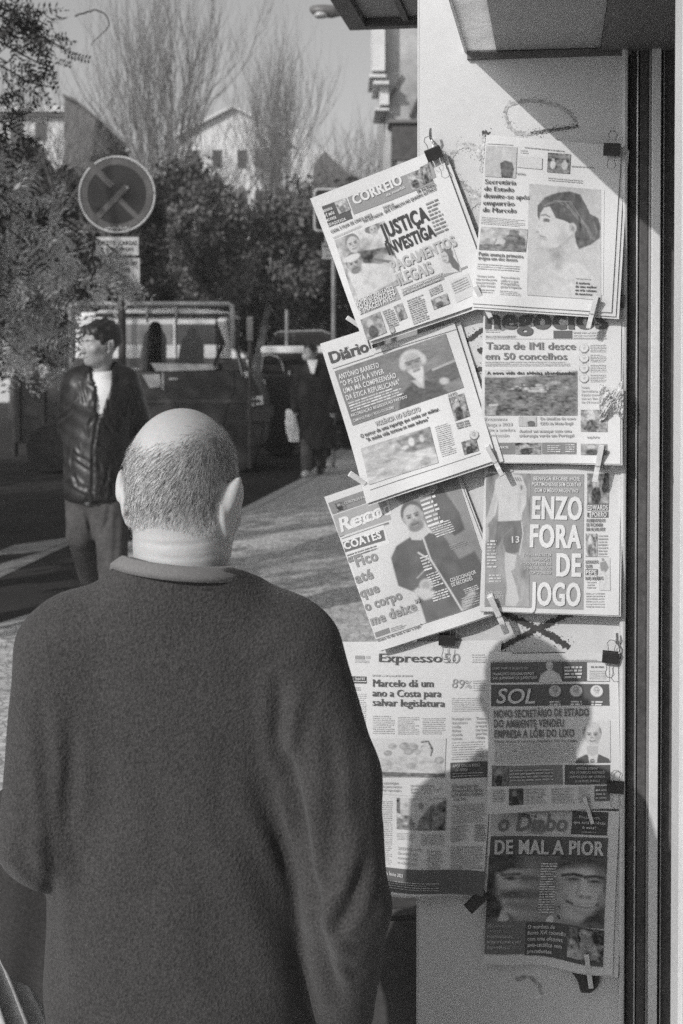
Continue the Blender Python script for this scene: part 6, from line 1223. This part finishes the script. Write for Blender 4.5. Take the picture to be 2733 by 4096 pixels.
# ================================================================== buildings
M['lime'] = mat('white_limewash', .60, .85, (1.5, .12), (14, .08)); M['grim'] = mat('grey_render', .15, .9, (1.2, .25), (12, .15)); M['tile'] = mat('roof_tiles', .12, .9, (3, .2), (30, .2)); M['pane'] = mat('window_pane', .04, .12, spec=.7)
def pxbox(par, nm, x0, y0, x1, y1, Y, dep, mt):
    a, b = P(x0, y1, Y), P(x1, y0, Y); m = MB(); m.hexa([(a[0], Y, a[2]), (b[0], Y, a[2]), (b[0], Y+dep, a[2]), (a[0], Y+dep, a[2]), (a[0], Y, b[2]), (b[0], Y, b[2]), (b[0], Y+dep, b[2]), (a[0], Y+dep, b[2])]); return obj(nm, m, M[mt], par)
def wins(par, xs, ys, w_, h_, Y):
    for x in xs:
        for y in ys:
            f = pxbox(par, 'window', x-2, y-2, x+w_+2, y+h_+2, Y-.06, .05, 'lime'); a = pxbox(f, 'pane', x, y, x+w_, y+h_, Y-.075, .012, 'pane')
gz = lambda Y: 1390+1.77*F/Y
b = thing('gabled_building', 'white gabled building catching the sun behind the bare trees', 'building', P(900, 1500, 62)*np.array([1, 1, 0]))
m = MB(); Yb = 60; m.prism([P(712, gz(Yb), Yb), P(712, 545, Yb), P(930, 432, Yb), P(1078, 505, Yb), P(1078, gz(Yb), Yb)], (0, 9, 0)); obj('gable_wall', m, M['lime'], b)
m = MB(); m.prism([P(700, 548, Yb-.3), P(930, 428, Yb-.3), P(1092, 508, Yb-.3), P(1092, 498, Yb-.3), P(930, 416, Yb-.3), P(700, 536, Yb-.3)], (0, 9.5, 0)); obj('roof', m, M['lime'], b); wins(b, (760, 850, 950, 1020), (600, 760), 34, 70, Yb)
pxbox(b, 'chimney', 1140, 515, 1190, 700, Yb+1, 1.2, 'lime')
b = thing('stepped_building', 'small white stepped building with a chimney right of the gabled one', 'building', P(1240, 1500, 56)*np.array([1, 1, 0])); Yb = 55
pxbox(b, 'wall', 1160, 600, 1308, gz(Yb), Yb, 6, 'lime'); pxbox(b, 'chimney', 1212, 516, 1230, 600, Yb+.5, .6, 'lime')
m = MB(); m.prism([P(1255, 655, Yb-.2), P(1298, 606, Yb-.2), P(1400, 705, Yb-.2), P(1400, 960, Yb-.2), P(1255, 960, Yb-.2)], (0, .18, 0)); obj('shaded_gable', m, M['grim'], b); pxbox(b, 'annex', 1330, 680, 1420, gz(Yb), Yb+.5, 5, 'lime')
m = MB(); m.prism([P(1290, 596, Yb-.3), P(1312, 596, Yb-.3), P(1420, 700, Yb-.3), P(1420, 722, Yb-.3)], (0, 6, 0)); obj('roof_edge', m, M['lime'], b)
b = thing('long_building', 'long white facade with dark roof end behind the bare branches at the left', 'building', P(80, 1500, 48)*np.array([1, 1, 0])); Yb = 46
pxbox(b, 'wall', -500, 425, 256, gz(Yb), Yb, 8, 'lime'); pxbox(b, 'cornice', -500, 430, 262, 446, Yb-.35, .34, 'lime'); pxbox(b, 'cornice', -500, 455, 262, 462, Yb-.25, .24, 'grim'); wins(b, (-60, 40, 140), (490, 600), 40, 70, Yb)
b = thing('dark_gable_house', 'dark house end with a sloping roof left of the tall bare tree', 'building', P(310, 1500, 45)*np.array([1, 1, 0])); Yb = 43
m = MB(); m.prism([P(255, gz(Yb), Yb), P(258, 388, Yb), P(300, 410, Yb), P(385, 480, Yb), P(372, 560, Yb), P(372, gz(Yb), Yb)], (0, 6, 0)); obj('wall', m, M['grim'], b)
m = MB(); m.prism([P(250, 384, Yb-.2), P(300, 406, Yb-.2), P(396, 486, Yb-.2), P(396, 474, Yb-.2), P(300, 394, Yb-.2), P(250, 374, Yb-.2)], (0, 6.4, 0)); obj('roof', m, M['tile'], b)
b = thing('apartment_block', 'grey apartment block closing the street behind the dark trees', 'building', P(700, 1500, 75)*np.array([1, 1, 0])); Yb = 74
pxbox(b, 'wall', -900, 760, 1800, gz(Yb), Yb, 8, 'grim'); pxbox(b, 'parapet', -910, 752, 1810, 766, Yb-.3, .28, 'grim'); wins(b, range(-800, 1700, 120), (800, 900, 1000, 1100), 40, 55, Yb)
b = thing('corner_building', 'pale corner building with stacked cornices beside the kiosk canopy', 'building', P(1650, 1500, 42)*np.array([1, 1, 0])); Yb = 40

M['grimshade'] = mat('shade_blotched_render', .36, .9, (.55, .45), (6, .15)); pxbox(b, 'wall', 1543, -250, 2600, gz(Yb), Yb+.5, 9, 'grimshade')  # grey tone and broad blotches paint the facade's shade and tree shadow
pxbox(b, 'pilaster', 1490, -250, 1541, 282, Yb, 2, 'lime'); pxbox(b, 'pilaster', 1520, 338, 1556, 418, Yb+.1, 2, 'lime')
for y, x0, x1, h_ in ((296, 1478, 1545, 12), (322, 1494, 1556, 14), (432, 1500, 1556, 9)): pxbox(b, 'cornice', x0, y, x1, y+h_, Yb-.2, 2.4, 'lime')
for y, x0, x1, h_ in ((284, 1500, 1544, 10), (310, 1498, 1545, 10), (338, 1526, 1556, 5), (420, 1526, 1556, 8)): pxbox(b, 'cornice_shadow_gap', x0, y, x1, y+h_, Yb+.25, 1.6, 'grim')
pxbox(b, 'balcony_slab', 1556, 478, 2300, 490, Yb-.9, 1.35, 'grim'); pxbox(b, 'balcony_wall', 1570, 505, 2300, 640, Yb-.8, .3, 'darkframe'); pxbox(b, 'wall_base', 1560, 500, 1566, gz(Yb), Yb+.3, .15, 'grimshade')
m = MB(); m.tube([P(1680, 385, Yb+.4), P(1640, 470, Yb+.4)], .05, 5); m.tube([P(1610, 300, Yb+.42), P(1560, 395, Yb+.42)], .03, 5); obj('cable', m, M['darkframe'], b)
# ================================================================== trees
def leaves_in(cl, n, size, r_, hollow=.35):
    """leaf sized faces through a crown made of ellipsoid clumps [(centre, radii)]"""
    vol = np.array([np.prod(r) for _, r in cl]); k = r_.choice(len(cl), n, p=vol/vol.sum())
    d = r_.normal(size=(n, 3)); d /= np.linalg.norm(d, axis=1)[:, None]; rad = (hollow+(1-hollow)*r_.random(n)**.6)
    c = np.array([c for c, _ in cl])[k]+d*np.array([r for _, r in cl])[k]*rad[:, None]
    return c
def leaf_mesh(c, size, r_, asp=.5):
    n = len(c); a = r_.normal(size=(n, 3)); a /= np.linalg.norm(a, axis=1)[:, None]; b = np.cross(a, r_.normal(size=(n, 3))); b /= np.linalg.norm(b, axis=1)[:, None]; s_ = size*r_.uniform(.6, 1.35, n)[:, None]
    V = np.stack([c-a*s_, c+b*s_*asp, c+a*s_, c-b*s_*asp], 1).reshape(-1, 3); return V, (np.arange(n)*4)[:, None]+np.arange(4)
def np_mesh(name, V, Fq):
    me = bpy.data.meshes.new(name); V = np.ascontiguousarray(V, np.float32); k = Fq.shape[1]; me.vertices.add(len(V)); me.vertices.foreach_set('co', V.ravel()); me.loops.add(Fq.size); me.loops.foreach_set('vertex_index', np.ascontiguousarray(Fq, np.int32).ravel()); me.polygons.add(len(Fq)); me.polygons.foreach_set('loop_start', np.arange(len(Fq), dtype=np.int32)*k); me.update(calc_edges=True); return me
def leafmat(nm, v, tr=.3): return translucent(mat(nm, v, .6, (1.2, .35), (9, .3), spec=.3), tr)
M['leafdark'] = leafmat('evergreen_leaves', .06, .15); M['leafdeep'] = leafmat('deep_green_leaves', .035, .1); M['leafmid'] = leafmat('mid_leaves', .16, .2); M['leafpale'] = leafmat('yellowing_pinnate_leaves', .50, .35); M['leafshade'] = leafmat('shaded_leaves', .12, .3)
M['bark'] = mat('bark', .07, .9, (8, .3), (60, .3), (30, .4, .01)); M['barkpale'] = mat('mottled_plane_bark', .36, .85, (5, .5), (30, .25), (20, .3, .01)); M['twig'] = mat('grey_twigs', .17, .9, (6, .2))
def grow(mb, p, d, L, r, lev, r_, spread, up, nch=(3, 4), tips=None):
    p = np.array(p, float); d = np.array(d, float)/np.linalg.norm(d); pts = [p]; k = 4
    for i in range(k):
        d = d+r_.normal(size=3)*.10+np.array([0, 0, up]); d /= np.linalg.norm(d); p = p+d*L/k; pts.append(p)
    mb.tube(pts, np.linspace(r, r*.55, k+1), 6 if lev > 1 else 4, cap=False)
    if tips is not None and lev <= 1: tips += [q for q in pts[1:]]
    if lev <= 0: return
    for j in range(r_.integers(nch[0], nch[1]+1)):
        q = pts[r_.integers(1, k+1)]; e = d+r_.normal(size=3)*spread; grow(mb, q, e, L*r_.uniform(.55, .8), r*.55, lev-1, r_, spread, up, nch, tips)
def leafy(label, px, Y, pytop, pybot, wpx, mt, n, size, seed, trunk_px=None, barkm='bark', clumps=46, group='dark leafy trees across the street', tw=1.0):
    r_ = np.random.default_rng(seed); base = P(px if trunk_px is None else trunk_px, 1390, Y); base[2] = -.1; t = thing('leafy_tree', label, 'tree', (base[0], base[1], 0), group)
    ztop, zbot = P(px, pytop, Y)[2], P(px, pybot, Y)[2]; w_ = wpx/F*Y/2; cx = P(px, 1390, Y)[0]; hh = ztop-zbot
    zf = zbot+.2*hh; top0 = np.array([(base[0]+cx)/2, Y, zf]); cs, rs = [], []
    m = MB(); m.tube([base, [base[0]+.05, Y, max(zf, .3)*.5], top0], [(.11+.03*w_)*tw, (.09+.025*w_)*tw, (.07+.02*w_)*tw], 8)
    for i in range(clumps):
        u = r_.random()**.75; z = zbot+hh*u; ww = w_*math.sqrt(max(.06, 1-(1.9*u-.85)**2))*r_.uniform(.75, 1.15); a = r_.uniform(0, 2*math.pi); q = r_.random()**.45
        c_ = np.array([cx+ww*.92*q*math.cos(a), Y+ww*.8*q*math.sin(a), z]); cs.append(c_); rs.append(np.array([w_*r_.uniform(.10, .24), w_*r_.uniform(.10, .24), w_*r_.uniform(.10, .26)]))
        if i % 2 == 0:
            md = (top0+c_)/2+np.array([0, 0, -.12*hh*r_.random()]); m.tube([top0+[0, 0, (z-zf)*.25*r_.random()], md, c_, c_+(c_-md)*.45], [.045*tw, .028, .014, .005], 4, cap=False)
    cs, rs = np.array(cs), np.array(rs); k = r_.integers(0, clumps, n); c = cs[k]+np.clip(r_.normal(size=(n, 3)), -2.6, 2.6)*rs[k]*.62
    V, Fq = leaf_mesh(c, size, r_); obj('crown', np_mesh('crown', V, Fq), M[mt], t); obj('trunk', m, M[barkm], t, smooth=True); return t
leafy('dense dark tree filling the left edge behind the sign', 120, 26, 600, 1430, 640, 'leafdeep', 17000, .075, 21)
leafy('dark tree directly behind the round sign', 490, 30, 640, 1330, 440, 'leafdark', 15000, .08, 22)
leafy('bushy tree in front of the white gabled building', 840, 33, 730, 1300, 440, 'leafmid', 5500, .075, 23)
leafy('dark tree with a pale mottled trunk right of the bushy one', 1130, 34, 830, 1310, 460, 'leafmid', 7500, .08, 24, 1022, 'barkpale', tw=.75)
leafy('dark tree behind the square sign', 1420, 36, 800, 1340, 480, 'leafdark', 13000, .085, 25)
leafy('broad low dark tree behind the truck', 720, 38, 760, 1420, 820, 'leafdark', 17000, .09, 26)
leafy('low dark tree behind the white hatchback', 1230, 42, 820, 1420, 760, 'leafdark', 16000, .095, 27)
leafy('low dark tree at far left behind the truck bed', 60, 34, 760, 1470, 760, 'leafdeep', 15000, .085, 28)
def bare(label, px, Y, pybase, pytop, seed, spread, lev=4, r0=.16, fan=9, up=.12, zb=None, wid=.5):
    r_ = np.random.default_rng(seed); b0 = P(px, 1390, Y); b0[2] = -.1; t = thing('bare_tree', label, 'tree', (b0[0], b0[1], 0), 'bare winter trees')
    zf = P(px, pybase, Y)[2]; zt = P(px, pytop, Y)[2]; m = MB(); m.tube([b0, [b0[0], Y, zf*.5], [b0[0], Y, zf]], [r0*1.1, r0*.95, r0*.8], 8); obj('trunk', m, M['bark'], t, smooth=True)
    m = MB()
    for i in range(fan):
        a = r_.uniform(0, 2*math.pi); tl_ = r_.uniform(.1, wid); z0 = zf*.75+(zf*.25)*r_.random(); grow(m, (b0[0], Y, z0), (tl_*math.cos(a), tl_*math.sin(a), 1), (zt-z0)*r_.uniform(.42, .6), r0*.25, lev-1, r_, spread, up)
    obj('branches', m, M['twig'], t); return t
bare('tall bare tree with a broad fan of upright twigs over the round sign', 640, 42, 900, -60, 31, .26, 4, .12, 24, .16, wid=.5)
bare('smaller bare tree rising behind the white gable', 1100, 50, 850, 190, 32, .26, 4, .10, 20, .16, wid=.42)
bare('bare tree between the white buildings and the kiosk', 1480, 44, 900, 430, 33, .32, 4, .09, 10, .1, wid=.6)
bare('small bare tree just right of the dark gable', 350, 36, 1000, 330, 37, .34, 4, .07, 12, .06, wid=.7)
bare('small bare tree screening the white gable', 900, 40, 1000, 390, 38, .34, 4, .08, 14, .06, wid=.7)
bare('small bare tree screening the stepped building', 1270, 40, 1000, 510, 39, .34, 4, .08, 12, .06, wid=.7)
bare('thin dark bare tree in front of the long white facade', 215, 21, 700, 330, 34, .34, 4, .04, 6, .05, wid=.6)
bare('thin dark bare tree at the left edge before the white facade', 60, 23, 760, 360, 35, .36, 4, .04, 6, .04, wid=.6)
bare('low bare tree leaning over the round sign from behind', 420, 24, 900, 470, 36, .40, 4, .04, 6, .0, wid=.9)
# ------------------------------------------------------------------ the robinia: trunk outside the frame, branches reaching in
rb = thing('robinia_tree', 'robinia tree with hanging pinnate leaves reaching in from the left edge', 'tree', (-4.4, 6.75, 0)); r_ = np.random.default_rng(41); m = MB()
T0 = np.array([-4.4, 6.75, -.05]); m.tube([T0, [-4.38, 6.78, 1.6], [-4.3, 6.9, 3.1]], [.20, .165, .14], 12); obj('trunk', m, M['bark'], rb, smooth=True)
fk = np.array([-4.3, 6.9, 3.1]); mb = MB(); tips = []
for d in ((-.7, .2, 1), (.1, -.6, 1.1), (.5, .3, 1.2), (-.2, .8, 1.0)): grow(mb, fk, d, 2.1, .07, 2, r_, .45, .03, (3, 4), tips)
spots = []     # leaf sprays seen in the picture: (px, py, distance, spread px, count)
for px, py, Yq, sp, ct in ((20, 40, 8.6, 70, 22), (95, 60, 8.6, 70, 20), (170, 110, 8.8, 50, 10), (60, 150, 8.7, 70, 20), (215, 170, 8.9, 45, 7), (30, 250, 8.8, 55, 10), (150, 250, 8.9, 60, 10), (250, 190, 9.0, 25, 3), (120, 330, 9, 60, 6),
                           (15, 400, 9.0, 50, 9), (70, 450, 9.1, 45, 7), (25, 500, 9.0, 55, 10), (110, 560, 9.2, 45, 6), (30, 610, 9.1, 60, 9), (90, 690, 9.3, 70, 10), (180, 780, 9.5, 60, 8), (40, 760, 9.4, 80, 12), (110, 860, 9.4, 90, 16), (30, 950, 9.3, 80, 18), (180, 960, 9.5, 90, 16), (90, 1080, 9.3, 90, 20), (250, 1060, 9.6, 70, 14), (340, 950, 9.8, 60, 8), (40, 1200, 9.2, 70, 18), (160, 1210, 9.4, 90, 18), (300, 1200, 9.7, 70, 12),
                           (430, 1060, 10.6, 45, 16), (500, 1110, 10.7, 40, 14), (460, 1000, 10.7, 35, 8), (70, 1330, 9.2, 70, 16), (200, 1330, 9.5, 70, 12), (270, 1410, 9.8, 50, 9), (235, 1480, 9.8, 35, 8), (80, 1420, 9.2, 60, 10), (300, 1300, 9.8, 50, 8)):
    spots.append((P(px, py, Yq), sp/F*Yq, ct))
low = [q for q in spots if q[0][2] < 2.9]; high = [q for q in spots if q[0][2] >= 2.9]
for c, sp, ct in low:          # a branchlet reaching each spray
    a = fk+np.array([.2, .4, .3])*r_.random(); mid = (a+c)/2+np.array([0, 0, .35+.2*r_.random()]); q = np.linspace(0, 1, 9)[:, None]; pts = a*(1-q)**2+2*mid*q*(1-q)+c*q**2; mb.tube(pts, np.linspace(.026, .005, 9), 5, cap=False)
obj('branches', mb, M['bark'], rb, smooth=True)
def pinnate(o, ax, L, r_, Vs):
    ax = ax/np.linalg.norm(ax); sd = np.cross(ax, r_.normal(size=3)); sd /= np.linalg.norm(sd); nm = np.cross(ax, sd); k = r_.integers(5, 8); w_ = L*.17
    for i in range(k):
        q = o+ax*L*(.15+.85*i/k)+nm*(-.25*L*(i/k)**2)
        for s_ in (-1, 1):
            d = sd*s_*.92+ax*.4+nm*r_.normal()*.25; d /= np.linalg.norm(d); e = np.cross(d, nm+r_.normal(size=3)*.3); e /= np.linalg.norm(e); Vs.append(np.stack([q, q+d*w_*.55+e*w_*.24, q+d*w_*1.15, q+d*w_*.55-e*w_*.24]))
    Vs.append(np.stack([o, o+ax*L*.5+nm*-.06*L+sd*.0012, o+ax*L+nm*-.25*L, o+ax*L*.5+nm*-.06*L-sd*.0012]))
Vs = []
for c, sp, ct in low:
    for i in range(int(ct*1.5) if c[2] < 2.4 else ct): o = c+r_.normal(size=3)*sp*(.42 if c[2] < 2.4 else .6)*np.array([1, .9, 1]); pinnate(o, np.array([r_.normal()*.7+.15, r_.normal()*.7-.2, -.75+.4*r_.normal()]), r_.uniform(.16, .30), r_, Vs)
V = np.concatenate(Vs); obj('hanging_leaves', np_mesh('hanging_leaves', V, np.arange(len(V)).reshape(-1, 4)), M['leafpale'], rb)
ov = thing('shade_dark_sprays', 'dark leaved tree hanging into the top left corner against the sky', 'tree', (-5.4, 7.4, 0)); mo = MB(); mo.tube([(-5.4, 7.4, -.05), (-5.35, 7.4, 2.4), (-5.1, 7.5, 4.2)], [.17, .14, .11], 10); obj('trunk', mo, M['bark'], ov, smooth=True)  # upper sprays split onto a separate added tree, leaves coloured dark for shade
mo = MB(); f2 = np.array([-5.1, 7.5, 4.2])
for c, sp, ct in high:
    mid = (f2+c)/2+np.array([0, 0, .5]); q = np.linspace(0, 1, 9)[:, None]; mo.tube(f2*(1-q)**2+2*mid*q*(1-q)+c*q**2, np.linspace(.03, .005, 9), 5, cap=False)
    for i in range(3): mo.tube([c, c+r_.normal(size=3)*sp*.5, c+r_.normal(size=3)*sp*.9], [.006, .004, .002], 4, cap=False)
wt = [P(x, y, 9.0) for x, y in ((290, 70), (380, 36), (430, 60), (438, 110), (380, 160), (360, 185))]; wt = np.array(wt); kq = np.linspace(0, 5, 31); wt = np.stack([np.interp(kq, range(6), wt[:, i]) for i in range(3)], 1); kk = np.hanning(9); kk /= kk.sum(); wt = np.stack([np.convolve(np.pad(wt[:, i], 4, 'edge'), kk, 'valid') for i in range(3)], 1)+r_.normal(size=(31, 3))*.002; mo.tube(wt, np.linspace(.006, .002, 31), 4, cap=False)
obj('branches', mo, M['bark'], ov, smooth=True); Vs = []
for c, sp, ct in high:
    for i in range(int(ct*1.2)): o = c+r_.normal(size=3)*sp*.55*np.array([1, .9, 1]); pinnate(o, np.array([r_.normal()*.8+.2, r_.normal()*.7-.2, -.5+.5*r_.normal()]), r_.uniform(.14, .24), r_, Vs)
V = np.concatenate(Vs); obj('hanging_leaves', np_mesh('hanging_leaves', V, np.arange(len(V)).reshape(-1, 4)), M['leafdeep'], ov)  # dark leaf colour stands for the shaded undersides of these upper sprays
c = np.array([tips[i] for i in r_.integers(0, len(tips), 350)])+r_.normal(size=(350, 3))*.16; V, Fq = leaf_mesh(c, .05, r_); obj('crown', np_mesh('crown', V, Fq), M['leafpale'], rb)
# unseen trees added left of the view to shade the pavement and the truck
def shade_tree(label, x, y, h, R_, n, seed):
    r_ = np.random.default_rng(seed); t = thing('added_shade_tree', label, 'tree', (x, y, 0)); mb = MB(); tips = []
    mb.tube([(x, y, -.05), (x+.05, y, h*.25), (x, y+.05, h*.45)], [.22, .18, .15], 10)
    for i in range(6): a = i*1.05+r_.random(); grow(mb, (x, y, h*.42), (.7*math.cos(a), .7*math.sin(a), 1), h*.32, .09, 3, r_, .5, .02, (3, 4), tips)
    obj('trunk', mb, M['bark'], t, smooth=True); c = np.array([tips[i] for i in r_.integers(0, len(tips), n)])+r_.normal(size=(n, 3))*R_; V, Fq = leaf_mesh(c, .10, r_); obj('crown', np_mesh('crown', V, Fq), M['leafmid'], t)
shade_tree('tall leafy street tree left of the view', -12.4, 8.0, 12.0, .5, 10000, 53)  # unseen tree added to shade the truck
shade_tree('leafy street tree left of the view', -8.9, 6.8, 8.0, .34, 12000, 51)  # unseen tree added to shade the pavement
def added_sparse_tree():  # unseen tree added to cast shadow streaks on the pavement
    r_ = np.random.default_rng(77); t = thing('added_streak_tree', 'thin almost leafless street tree left of the view', 'tree', (-6.6, 2.95, 0)); mb = MB(); tips = []
    mb.tube([(-6.6, 2.95, -.05), (-6.58, 2.95, 1.5), (-6.6, 2.97, 3.0)], [.10, .085, .07], 8)
    for i in range(6): an = i*1.05+r_.random(); grow(mb, (-6.6, 2.97, 2.7+.05*i), (.32*math.cos(an), .32*math.sin(an), 1), 1.9, .06, 3, r_, .45, .02, (3, 4), tips)
    obj('trunk', mb, M['bark'], t, smooth=True); c = np.array([tips[i] for i in r_.integers(0, len(tips), 700)])+r_.normal(size=(700, 3))*.12; V, Fq = leaf_mesh(c, .07, r_); obj('crown', np_mesh('crown', V, Fq), M['leafmid'], t)
added_sparse_tree()
# an unseen building added behind the viewpoint to block sky light and deepen the shade
b = thing('sky_block_building', 'grey building with shuttered windows behind the viewpoint', 'building', (14, -11, 0)); m = MB(); m.box((15, -13, 6.8), (38, 4, 13.7)); obj('wall', m, M['grim'], b)
for i in range(12):
    for k in range(4): m = MB(); m.box((-2+3*i, -10.985, 2.2+3.1*k), (1.1, .05, 1.7)); obj('sky_block_shutter', m, M['darkframe'], b)
# ================================================================== the air of a bright winter day
hz = bpy.data.materials.new('thin_haze'); hz.use_nodes = True; t = hz.node_tree; t.nodes.remove(t.nodes['Principled BSDF'])
pv = t.nodes.new('ShaderNodeVolumePrincipled'); pv.inputs['Color'].default_value = (.9, .9, .9, 1); pv.inputs['Density'].default_value = .0019; pv.inputs['Anisotropy'].default_value = .2
t.links.new(pv.outputs[0], t.nodes['Material Output'].inputs['Volume'])
m = MB(); m.box((0, 45, 9.4), (236, 186, 21.2)); tag(obj('haze', m, hz), kind='stuff')
